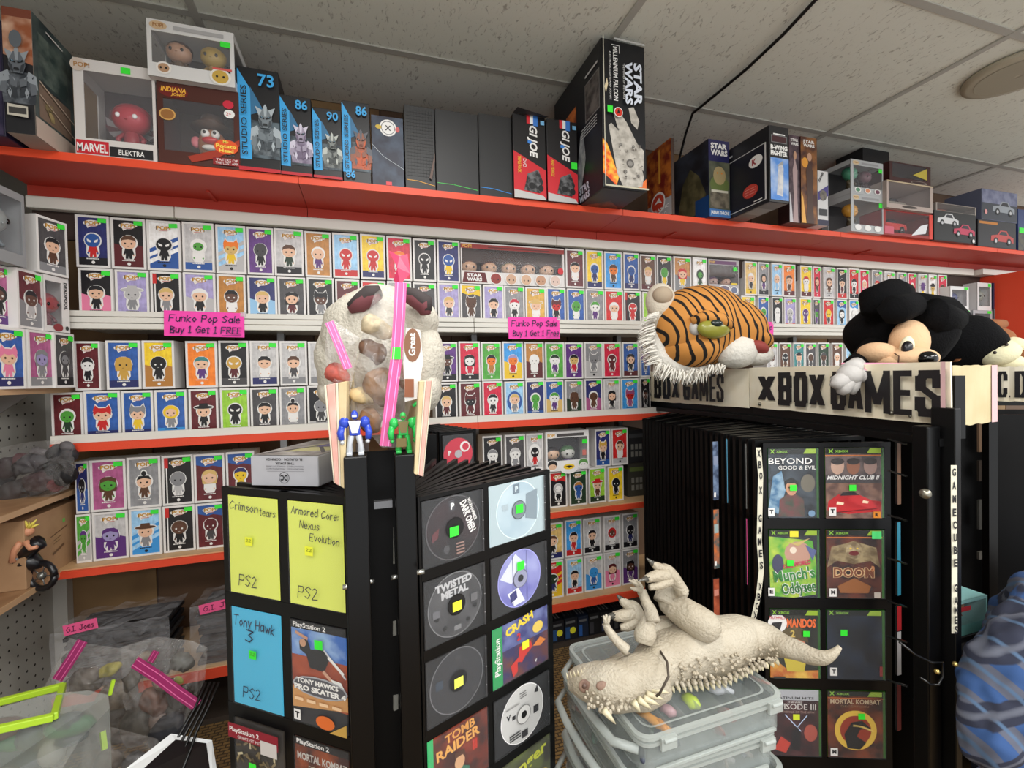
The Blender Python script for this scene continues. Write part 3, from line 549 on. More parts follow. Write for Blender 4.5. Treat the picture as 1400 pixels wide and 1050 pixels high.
# 4: double figure box standing on it
x0, x1 = base(208, 326, 1.60); zt = ZS+H3+.0005; h = PY(215, 27, 1.60).z-zt
t, w, d, h = window_box('figure_window_box', 'white framed double figure box stacked on the brown hatted toy box', x0, x1, 1.60, .17, h, (212, 210, 208), (70, 62, 58), (.05, .24, .95, .80), z=zt, side_win=True)
chibi(t, -.045, -.045, .03, .105, (60, 46, 38), (170, 130, 104), (90, 70, 50)); chibi(t, .045, -.045, .03, .105, (180, 150, 80), (168, 140, 70), (150, 120, 60))
A_ = Art(); A_.e(w*.13, h*.9, w*.1, h*.075, (206, 176, 140)); A_.t('POP!', w*.07, h*.87, h*.07, (160, 110, 60), w=w*.12, bold=.03); A_.r(w*.3, h*.86, w*.88, h*.93, (170, 168, 168)); A_.t('AND A SHADOW', w*.36, h*.872, h*.04, (225, 225, 225), w=w*.4) if False else None
A_.e(w*.18, h*.16, w*.09, h*.11, (226, 220, 214)); A_.e(w*.18, h*.16, w*.065, h*.08, (178, 140, 108)); A_.e(w*.83, h*.15, w*.13, h*.15, (226, 222, 214)); A_.e(w*.83, h*.15, w*.1, h*.12, (196, 160, 70)); A_.r(w*.74, h*.27, w*.97, h*.31, (206, 90, 84)); A_.r(w*.84, h*.70, w*.96, h*.80, GREEN)
for sx in (-1, 1): A_.e(w*.83+sx*w*.04, h*.15, w*.015, h*.02, 'K'); A_.e(w*.18+sx*w*.03, h*.155, w*.012, h*.02, 'K')
pr(t, A_, w, d, h, e=.0022)
# 5-8: black robot boxes with blue triangle
def studio(px0, px1, pyt, num, lab, c1, c2, seed, bottom=None):
    x0, x1 = base(px0, px1, 1.626); t, w, d, h = carton('robot_toy_box', lab, x0, x1, 1.626, .11, top((px0+px1)/2, pyt, 1.626), (22, 22, 25))
    A_ = Art(); blue = (58, 164, 226); A_.p([(0, h*.98), (0, h*.12), (w*.3, h*.12), (w*.3, h*.80)], blue); A_.p([(w*.3, h*.82), (w*.3, h*.55), (w*.62, h*.6)], (50, 110, 150))
    A_.p([(w*.31, h*.14), (w*.31, h*.5), (w, h*.5), (w, h*.14)], ((40, 50, 58), (90, 104, 112), 30)); armoured(A_, w*.66, h*.40, h*.46, c1, c2, seed)
    A_.t('STUDIO SERIES', w*.22, h*.15, w*.14, (16, 18, 22), w=h*.66, rot=90, bold=.01); A_.t(num, w*.50, h*.82, h*.12, blue, w=w*.40, bold=.02)
    A_.r(0, 0, w, h*.035, (190, 30, 44)) if bottom is None else A_.t(bottom, w*.1, h*.04, h*.09, blue, w=w*.34, bold=.02); pr(t, A_, w, d, h)
    A_ = Art(); A_.r(.004, .004, d-.004, h-.004, (30, 30, 34)); pr(t, A_, w, d, h, 'right')
studio(329, 385, 95, '73', 'tallest black robot toy box with blue triangle and number 73', (64, 72, 78), (170, 180, 186), 5)
studio(386, 428, 132, '86', 'black robot toy box numbered 86 with mauve faced robot', (110, 96, 120), (206, 200, 216), 6)
studio(430, 469, 149, '90', 'black robot toy box numbered 90 with blue triangle', (60, 66, 66), (186, 190, 184), 7)
studio(470, 508, 140, '86', 'black robot toy box with orange robot, 86 at top and bottom', (196, 84, 36), (90, 92, 100), 8, '86')
# 9: dark blue X box
x0, x1 = base(510, 553, 1.628); t, w, d, h = carton('toy_carton', 'dark blue shiny carton with white round X emblem', x0, x1, 1.628, .1, top(530, 160, 1.628), (28, 34, 56), rough=.2)
A_ = Art(); A_.r(0, 0, w, h, ((24, 28, 50), (58, 72, 92), 16)); A_.e(w*.52, h*.84, w*.27, h*.12, 'W', 20); A_.ring(w*.52, h*.84, w*.2, w*.22, (90, 90, 95)); A_.t('X', w*.42, h*.80, h*.075, (30, 30, 34), w=w*.2, bold=.02)
A_.e(w*.22, h*.84, w*.1, h*.03, (200, 170, 60)); A_.e(w*.82, h*.83, w*.07, h*.04, (200, 90, 90)); A_.line([(0, h*.58), (w*.35, h*.42), (w, h*.26)], .0015, (190, 200, 205)); A_.r(w*.42, h*.01, w*.6, h*.06, (220, 60, 70)); pr(t, A_, w, d, h)
# 10-12: plain black cartons with a glowing-coloured line
for px0, px1, pyt, lc, lab, grid in ((555, 596, 146, (222, 160, 50), 'narrow black carton with fine grid pattern and gold line', 1), (597, 655, 153, (70, 190, 80), 'wide black carton with a green line near its base', 0), (656, 701, 158, (50, 140, 220), 'black carton with a blue line near its base', 0)):
    x0, x1 = base(px0, px1, 1.629); t, w, d, h = carton('black_carton', lab, x0, x1, 1.629, .12, top((px0+px1)/2, pyt, 1.629), (34, 34, 35), rough=.45)
    A_ = Art(); A_.line([(.002, h*.105), (w*.4, h*.1), (w*.96, h*.06)], .0022, lc); A_.r(.0005, 0, .004, h, (20, 20, 20))
    if grid:
        for k in range(9): A_.r(w*(.1+k*.1), h*.16, w*(.1+k*.1)+.001, h*.96, (18, 18, 18))
        for k in range(20): A_.r(w*.06, h*(.16+k*.04), w*.94, h*(.16+k*.04)+.001, (18, 18, 18))
        A_.p([(w*.78, h*.14), (w*.98, h*.45), (w*.98, h*.36), (w*.86, h*.12)], (92, 66, 54))
    pr(t, A_, w, d, h)
# 13, 14: red and black soldier toy boxes, lettering sideways
for k, (px0, px1, pyt, lab) in enumerate(((703, 747, 158, 'red and black boxed soldier toy with open top flap, left of its pair'), (749, 790, 165, 'red and black boxed soldier toy with green price sticker, right of its pair'))):
    x0, x1 = base(px0, px1, 1.614); t, w, d, h = carton('toy_carton', lab, x0, x1, 1.614, .07, top((px0+px1)/2, pyt, 1.614), (24, 22, 24))
    A_ = Art(); A_.p([(0, h*.02), (0, h*.56), (w, h*.36), (w, h*.02)], (204, 34, 46)); A_.r(w*.42, h*.90, w*.52, h, (206, 40, 50)); A_.r(w*.52, h*.90, w*.62, h, 'W'); A_.r(w*.62, h*.88, w*.76, h, (60, 120, 200))
    A_.t('GI JOE', w*.42, h*.88, w*.32, 'W', w=h*.38, rot=-90, bold=.03, shear=.2); A_.e(w*.5, h*.68, w*.08, h*.025, (60, 130, 210), 5); A_.p([(w*.3, h*.1), (w*.42, h*.3), (w*.75, h*.36), (w*.9, h*.22), (w*.8, h*.08)], ((30, 30, 32), (110, 110, 112), 50))
    A_.e(w*.55, h*.16, w*.1, h*.04, (18, 18, 20)); A_.e(w*.82, h*.14, w*.09, h*.04, (18, 18, 20)); A_.t('DVD', w*.28, h*.47, w*.1, 'W', w=h*.1, rot=-90) if k == 0 else None; A_.t('TRIPLE PACK' if k == 0 else 'AND VEHICLE', w*.12, h*.5, w*.1, (236, 190, 60), w=h*.2, rot=-90, bold=.01)
    A_.p([(0, 0), (w, 0), (w*.9, h*.05), (0, h*.1)], (190, 188, 186)); A_.r(w*.84, h*.90, w*.96, h*.95, (120, 180, 220))
    if k: A_.r(w*.78, h*.42, w*.98, h*.50, GREEN)
    pr(t, A_, w, d, h)
    if k == 0: MB().add([(-w/2, -d/2, h), (w/2, -d/2, h), (w/2+.004, -d/2-.03, h-.012), (-w/2+.01, -d/2-.03, h+.006)], [(0, 1, 2, 3)], mat((40, 38, 40), .5)).build('open_flap', t)
# 15: the big black spaceship box hanging over the edge
Yf = 1.445; x0, x1 = base(827, 885, Yf); x0, x1 = .812, .989; h = top(843, 56, Yf); t, w, d, h = carton('spaceship_toy_box', 'huge tall black box with white STAR WARS lettering and grey spaceship picture', x0, x1, Yf, .42, h, (20, 20, 24), rough=.3)
A_ = Art(); A_.r(.003, .003, w-.003, h-.003, (16, 17, 22)); A_.p([(0, h*.33), (w*.1, h*.30), (w*.36, h*.08), (w*.3, h*.02), (0, h*.1)], ((226, 70, 24), (250, 190, 60), 40)); A_.p([(w*.8, h*.02), (w, h*.09), (w, h*.02)], (226, 110, 40))
hull = ((196, 190, 180), (164, 158, 148), 40)
A_.p([(w*.14, h*.42), (w*.2, h*.44), (w*.48, h*.36), (w*.62, h*.33), (w*.86, h*.2), (w*.94, h*.1), (w*.9, h*.03), (w*.45, h*.02), (w*.32, h*.1)], hull); A_.p([(w*.25, h*.51), (w*.36, h*.53), (w*.55, h*.46), (w*.8, h*.32), (w*.95, h*.28), (w*.93, h*.14), (w*.5, h*.25)], hull)
A_.p([(w*.6, h*.56), (w*.72, h*.57), (w*.85, h*.48), (w*.8, h*.42), (w*.66, h*.46)], hull)
for (a, b, r_) in ((.62, .18, .09), (.7, .3, .03), (.4, .3, .03), (.5, .12, .04), (.35, .4, .02), (.8, .1, .03)): A_.e(w*a, h*b, w*r_, w*r_, (96, 92, 88)); A_.e(w*a, h*b, w*r_*.6, w*r_*.6, (140, 136, 130))
rs = random.Random(3)
for k in range(26): a, b = rs.uniform(.3, .88), rs.uniform(.06, .3); A_.r(w*a, h*b, w*(a+rs.uniform(.01, .05)), h*(b+rs.uniform(.003, .012)), (104, 98, 92))
A_.t('STAR', w*.70, h*.86, w*.19, (222, 228, 240), w=h*.29, rot=-90, bold=.04); A_.t('WARS', w*.50, h*.86, w*.17, (222, 228, 240), w=h*.29, rot=-90, bold=.04); A_.t('THE POWER OF THE FORCE', w*.45, h*.84, w*.04, 'W', w=h*.24, rot=-90)
A_.t('MILLENNIUM FALCON', w*.23, h*.94, w*.10, 'W', w=h*.36, rot=-90, bold=.02); A_.t('ELECTRONIC LIGHTS AND SOUNDS', w*.14, h*.9, w*.04, 'W', w=h*.32, rot=-90); A_.line([(w*.2, h*.95), (w*.37, h*.95), (w*.37, h*.9)], .002, 'W')
A_.e(w*.33, h*.505, w*.1, w*.1, 'W'); A_.e(w*.33, h*.505, w*.085, w*.085, (212, 52, 34)); A_.p([(w*.29, h*.49), (w*.33, h*.53), (w*.37, h*.49), (w*.33, h*.5)], (20, 20, 20)); A_.r(w*.08, h*.495, w*.2, h*.54, GREEN)
A_.p([(w*.02, h*.66), (w*.08, h*.72), (w*.1, h*.68), (w*.05, h*.62)], (226, 208, 170)); A_.r(w*.25, h*.985, w*.95, h*.998, (190, 190, 186)); A_.r(0, 0, w, .006, (190, 184, 160)); A_.r(0, 0, .003, h, (206, 200, 180)); A_.t('AGES 4 AND UP', w*.14, h*.02, w*.03, 'W', w=h*.12, rot=90) if False else None
pr(t, A_, w, d, h)
A_ = Art(); A_.r(.003, .003, d-.003, h-.003, (18, 18, 26)); A_.r(d*.70, h*.55, d*.97, h*.82, (120, 118, 116)); A_.r(d*.71, h*.56, d*.96, h*.81, ((52, 44, 46), (110, 104, 100), 20)); A_.r(d*.3, h*.62, d*.52, h*.76, ((140, 60, 30), (220, 120, 50), 20)); A_.r(d*.08, h*.62, d*.24, h*.74, (90, 90, 90))
A_.p([(d*.48, h*.1), (d*.6, h*.5), (d*.66, h*.5), (d*.7, h*.3), (d*.6, h*.1)], ((120, 124, 128), (170, 172, 174), 30)); A_.t('STAR', d*.56, h*.07, h*.06, (190, 196, 210), w=d*.2, bold=.04); A_.t('WARS', d*.56, h*.0+.006, h*.05, (190, 196, 210), w=d*.2, bold=.04)
for k in range(4): A_.r(d*.62, h*(.52-.02*k), d*.92, h*(.52-.02*k)+.003, (200, 200, 200))
A_.r(d*.72, h*.86, d*.95, h*.875, (210, 210, 210)); pr(t, A_, w, d, h, 'left')
A_ = Art(); A_.r(.004, .004, w-.004, d-.004, (22, 22, 26)); A_.p([(w*.1, d*.6), (w*.5, d*.75), (w*.9, d*.6), (w*.8, d*.5)], ((120, 60, 34), (60, 50, 44), 30)); pr(t, A_, w, d, h, 'bottom')
# 16: amber dinosaur box seen from its side
t, w, d, h = carton('toy_carton', 'amber and red box edge with round dinosaur skull emblem beside the spaceship box', 1.229, 1.243, 1.616, .17, top(919, 188, 1.616), (60, 40, 30))
A_ = Art(); A_.r(0, 0, d, h, ((120, 30, 22), (196, 110, 40), 22)); A_.r(0, 0, d, h*.25, (170, 168, 170)); A_.e(d*.45, h*.24, d*.3, d*.28, 'W', 18); A_.e(d*.45, h*.24, d*.25, d*.23, (196, 60, 40), 18); A_.p([(d*.3, h*.24), (d*.5, h*.31), (d*.62, h*.22), (d*.45, h*.25)], 'W')
A_.t('JURASSIC', d*.1, h*.11, h*.055, 'W', w=d*.8, bold=.02); A_.t('WORLD', d*.3, h*.03, h*.05, 'W', w=d*.5, bold=.02); A_.r(d*.5, h*.5, d*.58, h*.95, (226, 160, 60)); pr(t, A_, w, d, h, 'left')
# 17: dark blue throne box
t, w, d, h = carton('toy_carton', 'navy box with white STAR WARS lettering and big green creature picture', 1.404, 1.513, 1.60, .30, top(970, 190, 1.60), (34, 34, 84))
A_ = Art(); A_.r(0, h*.78, w, h, (34, 32, 84)); A_.r(0, h*.1, w, h*.72, ((60, 66, 56), (96, 98, 80), 14)); A_.t('STAR', w*.1, h*.885, h*.075, 'W', w=w*.78, bold=.05); A_.t('WARS', w*.1, h*.80, h*.075, 'W', w=w*.8, bold=.05)
A_.e(w*.5, h*.42, w*.46, h*.13, (96, 110, 58)); A_.e(w*.5, h*.54, w*.3, h*.12, (160, 142, 100)); A_.r(w*.05, h*.12, w*.95, h*.32, ((120, 112, 96), (76, 70, 60), 30)); A_.r(w*.1, h*.32, w*.9, h*.35, (200, 196, 180)); A_.e(w*.4, h*.57, w*.04, h*.012, (200, 120, 40)); A_.e(w*.6, h*.57, w*.04, h*.012, (200, 120, 40))
A_.r(0, 0, w, h*.1, (60, 110, 170)); A_.t("JABBA'S THRONE", w*.06, h*.02, h*.06, 'W', w=w*.88, bold=.02); pr(t, A_, w, d, h)
A_ = Art(); A_.r(0, 0, d, h, ((26, 26, 34), (50, 56, 70), 10)); A_.p([(d*.3, h*.1), (d*.45, h*.6), (d*.62, h*.75), (d*.8, h*.6), (d*.95, h*.3), (d*.8, h*.1)], ((66, 62, 40), (104, 96, 66), 16)); A_.r(d*.72, 0, d, h*.28, (26, 66, 120)); pr(t, A_, w, d, h, 'left')
# 18: black box that overhangs
t, w, d, h = carton('spaceship_toy_box', 'long black box with B-WING FIGHTER lettering and blue picture, overhanging the shelf', 1.518, 1.617, 1.40, .46, top(1049, 170, 1.40), (26, 26, 30))
A_ = Art(); A_.r(w*.1, h*.78, w*.9, h*.88, (120, 120, 122)); A_.r(w*.13, h*.79, w*.87, h*.87, (60, 20, 28)); A_.r(w*.2, h*.885, w*.8, h*.9, 'W'); A_.t('B-WING', w*.06, h*.685, h*.065, 'W', w=w*.86, bold=.05); A_.t('FIGHTER', w*.06, h*.61, h*.065, 'W', w=w*.86, bold=.05)
A_.r(w*.04, h*.03, w*.97, h*.58, ((70, 130, 206), (170, 190, 220), 12)); A_.p([(w*.35, h*.1), (w*.45, h*.5), (w*.62, h*.54), (w*.7, h*.45), (w*.66, h*.08)], ((210, 208, 204), (176, 178, 190), 40)); A_.p([(w*.36, h*.47), (w*.66, h*.55), (w*.7, h*.5)], (150, 150, 150)); pr(t, A_, w, d, h)
A_ = Art(); A_.r(d*.03, h*.05, d*.97, h*.8, (205, 205, 205)); A_.r(d*.045, h*.06, d*.955, h*.79, (15, 16, 30)); A_.e(d*.86, h*.62, d*.075, h*.08, 'W', 18); A_.t('K', d*.82, h*.58, h*.08, (160, 30, 44), bold=.04); A_.e(d*.80, h*.25, d*.085, h*.09, (190, 60, 50), 18)
for k in range(3): A_.r(d*.74, h*(.21+.035*k), d*.86, h*(.215+.035*k), (220, 170, 160))
A_.r(d*.05, h*.86, d*.6, h*.885, (190, 190, 190)); A_.r(d*.84, h*.08, d*.93, h*.09, 'W'); pr(t, A_, w, d, h, 'left')
A_ = Art(); A_.r(.004, .004, w-.004, d-.004, (96, 92, 88)); A_.r(w*.1, d*.7, w*.9, d*.85, (126, 124, 120)); pr(t, A_, w, d, h, 'bottom')
# 19-21: narrow figure boxes
for px0, px1, pyt, Y, bg, fc, lab in ((1079, 1094, 184, 1.57, ((56, 40, 50), (96, 76, 84), 30), (176, 150, 150), 'narrow figure box with pale trooper picture beside the overhanging black box'), (1095, 1117, 186, 1.565, ((66, 30, 26), (150, 96, 44), 14), (70, 44, 34), 'narrow brown figure box with white lettering and a standing man in robes')):
    x0, x1 = base(px0, px1, Y); t, w, d, h = carton('figure_carton', lab, x0, x1, Y, .06, top(px0, pyt, Y), (50, 30, 30))
    A_ = Art(); A_.r(0, 0, w, h, bg); A_.t('STAR', w*.15, h*.93, h*.035, 'W', w=w*.7, bold=.04); A_.t('WARS', w*.15, h*.885, h*.035, 'W', w=w*.7, bold=.04); A_.e(w*.25, h*.7, w*.2, h*.06, (220, 150, 50)) if pyt == 186 else None
    A_.p([(w*.3, 0), (w*.38, h*.3), (w*.3, h*.6), (w*.5, h*.74), (w*.75, h*.6), (w*.7, h*.3), (w*.78, 0)], fc); A_.e(w*.52, h*.77, w*.14, h*.05, (190, 146, 118)); A_.p([(0, 0), (w*.3, 0), (w*.1, h*.3), (0, h*.35)], (230, 170, 80) if pyt == 186 else (200, 196, 200)); pr(t, A_, w, d, h)
x0, x1 = base(1118, 1132, 1.57); t, w, d, h = carton('figure_carton', 'short white and purple figure box leaning right of the brown figure box', x0, x1, 1.57, .06, top(1120, 233, 1.57), (206, 204, 204))
A_ = Art(); A_.p([(0, h*.6), (w, h*.75), (w, h*.55), (0, h*.45)], (70, 60, 130)); A_.t('STAR WARS', w*.2, h*.78, w*.2, 'K', w=h*.2, rot=60, bold=.03); A_.e(w*.5, h*.55, w*.35, h*.1, ((120, 112, 104), (80, 76, 72), 60)); A_.r(w*.1, h*.18, w*.9, h*.3, (50, 50, 54)); A_.r(0, 0, w, h*.1, (30, 28, 60)); pr(t, A_, w, d, h)
# 22-23: two stacked grey framed doubles
x0, x1 = base(1163, 1207, 1.60); zt = ZS
for k, (py, hair, skin, lab) in enumerate(((264, (196, 140, 50), (206, 150, 60), 'lower grey framed window box with a gold spiky figure'), (217, (60, 120, 96), (80, 150, 120), 'upper grey framed window box with green and plum figures, on the gold one'))):
    h = PY(1163, py, 1.60).z-zt
    t, w, d, h = window_box('figure_window_box', lab, x0, x1, 1.60, .15, h, (176, 178, 180), (62, 60, 62), (.08, .20, .97, .84), z=zt, side_win=True)
    chibi(t, -.05, -.03, .04, .11, hair, skin, (90, 80, 60)); chibi(t, .05, -.03, .04, .10, (90, 60, 70), (110, 74, 84), (60, 40, 50)) if k else None
    A_ = Art(); A_.e(w*.15, h*.91, w*.1, h*.06, (214, 190, 150)); A_.t('POP!', w*.08, h*.885, h*.05, (160, 116, 70), w=w*.14, bold=.03); A_.r(w*.32, h*.88, w*.85, h*.935, (150, 150, 152)); A_.r(w*.85, h*.70, w*.96, h*.82, GREEN)
    for q, c in ((.2, (90, 140, 110)), (.5, (214, 140, 100)), (.8, (110, 60, 80))): A_.e(w*q, h*.12, w*.1, h*.08, 'W'); A_.e(w*q, h*.12, w*.07, h*.06, c) if k else None
    pr(t, A_, w, d, h, e=.0022); zt += h+.0006
carton('black_carton', 'black carton standing behind the two stacked grey framed window boxes', *base(1180, 1216, 1.80), 1.80, .15, PY(1200, 205, 1.80).z-ZS, (22, 20, 24))
# 24-26: car and speeder boxes
def toycar(t, x, y, z, L, c, name='toy_car'):
    m = MB(); b = mat(c, .2, .2); g = mat((30, 34, 40), .15); k = mat((18, 18, 20), .5); ch = mat((190, 190, 192), .2, .9); W_ = L*.42
    prof = [(-.5, .10), (-.49, .2), (-.36, .235), (-.2, .25), (.28, .25), (.44, .235), (.5, .19), (.5, .09), (-.5, .08)]
    n = len(prof); vs = [(x+px*L, y+s*W_/2, z+pz*L) for s in (-1, 1) for px, pz in prof]
    m.add(vs, [tuple(range(n)), tuple(range(2*n-1, n-1, -1))]+[(i, n+i, n+(i+1) % n, (i+1) % n) for i in range(n)], b)
    m.box((x-.2*L, y-W_*.42, z+.25*L), (x+.2*L, y+W_*.42, z+.27*L), g); m.add([(x-.2*L, y-W_*.42, z+.25*L), (x+.24*L, y-W_*.42, z+.25*L), (x+.14*L, y-W_*.36, z+.36*L), (x-.1*L, y-W_*.36, z+.36*L), (x-.2*L, y+W_*.42, z+.25*L), (x+.24*L, y+W_*.42, z+.25*L), (x+.14*L, y+W_*.36, z+.36*L), (x-.1*L, y+W_*.36, z+.36*L)], [(0, 1, 2, 3), (7, 6, 5, 4), (3, 2, 6, 7), (0, 3, 7, 4), (1, 5, 6, 2)], g)
    for sx in (-.3, .32):
        for sy in (-1, 1): m.tube([(x+sx*L, y+sy*W_*.40, z+.09*L), (x+sx*L, y+sy*W_*.52, z+.09*L)], .09*L, k, 14); m.tube([(x+sx*L, y+sy*W_*.52, z+.09*L), (x+sx*L, y+sy*W_*.53, z+.09*L)], .05*L, ch, 10)
    return m.build(name, t)
x0, x1 = base(1207, 1274, 1.60); h = PY(1210, 286, 1.60).z-ZS
t, w, d, h = window_box('toy_window_box', 'red window box with a red toy car, bottom of the stack of three', x0, x1, 1.60, .18, h, (150, 40, 36), (70, 40, 40), (.05, .12, .93, .95)); toycar(t, -.03, 0, .035, w*.55, (206, 36, 34))
A_ = Art(); A_.r(w*.93, 0, w, h, (214, 60, 44)); A_.r(w*.02, h*.05, w*.2, h*.35, (200, 90, 110)); A_.p([(w*.55, h*.06), (w*.75, h*.5), (w*.9, h*.6), (w*.85, h*.2)], (222, 222, 226)); pr(t, A_, w, d, h, e=.0022); z2 = ZS+h+.0006
x0, x1 = base(1212, 1275, 1.58); h = PY(1214, 246, 1.58).z-z2
t, w, d, h = window_box('toy_window_box', 'maroon window box with silver vehicle, middle of the stack of three', x0, x1, 1.58, .18, h, (176, 160, 152), (110, 36, 44), (.04, .17, .94, .95), z=z2); toycar(t, -.02, 0, .02, w*.5, (150, 140, 130))
A_ = Art(); A_.e(w*.48, h*.10, w*.17, h*.05, (60, 50, 46)); A_.r(0, h*.95, w, h, (190, 170, 140)); pr(t, A_, w, d, h, e=.0022); z3 = z2+h+.0006
t, w, d, h = window_box('toy_window_box', 'yellow backed dark box with arched header, top of the stack of three', *base(1216, 1272, 1.60), 1.60, .16, PY(1240, 224, 1.60).z-z3, (60, 20, 22), (172, 160, 70), (.06, .3, .9, .95), z=z3)
A_ = Art(); A_.e(w*.7, h*.17, w*.2, h*.08, (150, 140, 130)); A_.e(w*.7, h*.17, w*.18, h*.06, (50, 20, 22)); A_.p([(w*.55, h*.5), (w*.9, h*.9), (w*.9, h*.35)], (190, 170, 60)); pr(t, A_, w, d, h, e=.0022)
# 27-29
def printed_car(A_, cx, cy, L, c):
    A_.p([(cx-L*.5, cy), (cx-L*.48, cy+L*.14), (cx-L*.2, cy+L*.18), (cx-L*.08, cy+L*.3), (cx+L*.2, cy+L*.3), (cx+L*.3, cy+L*.18), (cx+L*.5, cy+L*.12), (cx+L*.5, cy-L*.02)], c); A_.p([(cx-L*.14, cy+L*.18), (cx-L*.05, cy+L*.27), (cx+L*.17, cy+L*.27), (cx+L*.24, cy+L*.17)], (50, 50, 56))
    for s in (-.28, .3): A_.e(cx+L*s, cy, L*.1, L*.1, (20, 20, 22)); A_.e(cx+L*s, cy, L*.05, L*.05, (190, 190, 194))
x0, x1 = base(1277, 1334, 1.60); t, w, d, h = carton('toy_car_box', 'black box printed with a white car and a pink car', x0, x1, 1.60, .17, top(1280, 287, 1.60), (30, 30, 32)); A_ = Art(); A_.r(.003, .003, w-.003, h-.003, (34, 34, 36)); printed_car(A_, w*.32, h*.6, w*.5, (206, 206, 208)); printed_car(A_, w*.7, h*.28, w*.52, (190, 60, 90)); A_.e(w*.92, h*.08, w*.03, w*.03, 'W'); pr(t, A_, w, d, h); hh = h
x0, x1 = base(1279, 1334, 1.62); zt = ZS+hh+.0006; t, w, d, h = window_box('toy_window_box', 'low clear topped box with copper car lying on the pink car box', x0, x1, 1.62, .18, .05, (150, 140, 132), (110, 96, 90), (.03, .2, .97, .95), z=zt); toycar(t, -.04, 0, .01, w*.45, (176, 96, 66))
x0, x1 = base(1337, 1389, 1.62); t, w, d, h = carton('toy_car_box', 'dark box printed with a red car on the top shelf right end', x0, x1, 1.62, .17, top(1340, 299, 1.62), (36, 34, 38)); A_ = Art(); A_.r(.003, .003, w-.003, h-.003, (42, 40, 44)); A_.t('CLASSICS', w*.05, h*.84, h*.1, (200, 130, 40), w=w*.5) if False else A_.r(w*.03, h*.84, w*.5, h*.93, (190, 120, 40)); printed_car(A_, w*.62, h*.25, w*.6, (186, 70, 66)); pr(t, A_, w, d, h); hh = h
x0, x1 = base(1342, 1391, 1.62); zt = ZS+hh+.0006; t, w, d, h = carton('toy_car_box', 'grey blue box printed with a silver truck, on the red car box', x0, x1, 1.62, .17, PY(1345, 256, 1.61).z-zt, (96, 100, 122), z=zt); A_ = Art(); A_.r(.003, .003, w-.003, h*.55, (60, 64, 74)); A_.r(.003, h*.55, w-.003, h-.003, ((130, 134, 160), (96, 100, 130), 18)); printed_car(A_, w*.6, h*.3, w*.62, (150, 156, 164)); A_.e(w*.1, h*.25, w*.04, w*.04, (220, 150, 150)); pr(t, A_, w, d, h)
x0, x1 = base(1392, 1450, 1.62); t, w, d, h = carton('toy_carton', 'deep blue carton cut off by the right edge, with a green sticker', x0, x1, 1.62, .17, top(1395, 286, 1.62), (36, 56, 110)); A_ = Art(); A_.r(0, 0, w, h*.45, ((90, 84, 70), (60, 60, 64), 30)); A_.r(w*.02, h*.42, w*.14, h*.55, GREEN); pr(t, A_, w, d, h)

# ---- wide packs among the shelf figures
def pack(name, lab, px0, px1, py, Y, z0, h, frame, inner, win, figs, art, d=.09, grp='boxed figures, top row'):
    x0, x1 = PY(px0, py, Y).x, PY(px1, py, Y).x; t, w, d, h = window_box(name, lab, x0, x1, Y, d, h, frame, inner, win, z=z0, group=grp)
    for fx, s, hr, sk, bd in figs: chibi(t, -w/2+w*fx, -.008, h*win[1]+.002 if False else .004, s, hr, sk, bd)
    A_ = Art(); art(A_, w, h); pr(t, A_, w, d, h, e=.0022); return t
def art_a(A_, w, h):
    A_.r(0, h*.86, w, h*.97, (150, 44, 40)); A_.t('POP!', w*.01, h*.87, h*.09, (220, 170, 80), w=w*.09, bold=.04); A_.r(w*.25, h*.895, w*.85, h*.92, (90, 30, 30)); A_.r(0, 0, w*.28, h*.31, (226, 222, 218)); A_.p([(w*.01, h*.03), (w*.03, h*.28), (w*.22, h*.28), (w*.24, h*.03)], (96, 20, 24))
    A_.t('STAR', w*.05, h*.16, h*.09, 'W', w=w*.14, bold=.05); A_.t('WARS', w*.05, h*.06, h*.09, 'W', w=w*.14, bold=.05)
    for k, c in enumerate(((150, 56, 50), (206, 168, 140), (214, 176, 146), (196, 150, 120), (222, 196, 184))):
        cx = w*(.32+.145*k); A_.e(cx, h*.14, w*.058, h*.15, 'W', 16); A_.e(cx, h*.14, w*.05, h*.13, c, 16)
        for s in (-1, 1): A_.e(cx+s*w*.02, h*.12, w*.006, h*.02, 'K')
    A_.e(w*.955, h*.40, w*.03, h*.09, (206, 40, 50), 10)
pack('figure_multipack', 'wide white pack with five figures in a window and STAR WARS badge', 630, 771, 360, 1.85, 1.6075, .168, (222, 219, 216), (64, 50, 50), (.01, .3, .985, .86),
     [(.09+.19*k, .105, (90, 60, 50) if k != 2 else (120, 110, 70), (206, 166, 136), (40, 36, 40)) for k in range(5)], art_a)
def art_b(A_, w, h):
    A_.r(w*.05, h*.86, w*.9, h*.96, (110, 70, 110)); A_.t('POP!', w*.03, h*.87, h*.08, (220, 180, 90), w=w*.18, bold=.03); A_.r(w*.8, h*.68, w*.93, h*.8, GREEN); A_.e(w*.5, h*.15, w*.2, h*.12, 'W'); A_.e(w*.5, h*.15, w*.16, h*.09, (120, 110, 130)); A_.e(w*.82, h*.12, w*.14, h*.12, 'W'); A_.e(w*.82, h*.12, w*.1, h*.09, (110, 120, 150)); A_.r(w*.72, h*.27, w*.92, h*.33, (230, 200, 50))
pack('figure_multipack', 'grey framed double figure pack above the tiger head', 968, 1010, 350, 1.85, 1.6075, .17, (178, 174, 176), (80, 72, 84), (.03, .28, .97, .84), [(.3, .09, (90, 60, 90), (190, 160, 150), (80, 60, 70)), (.72, .09, (70, 50, 40), (200, 160, 140), (60, 60, 70))], art_b)
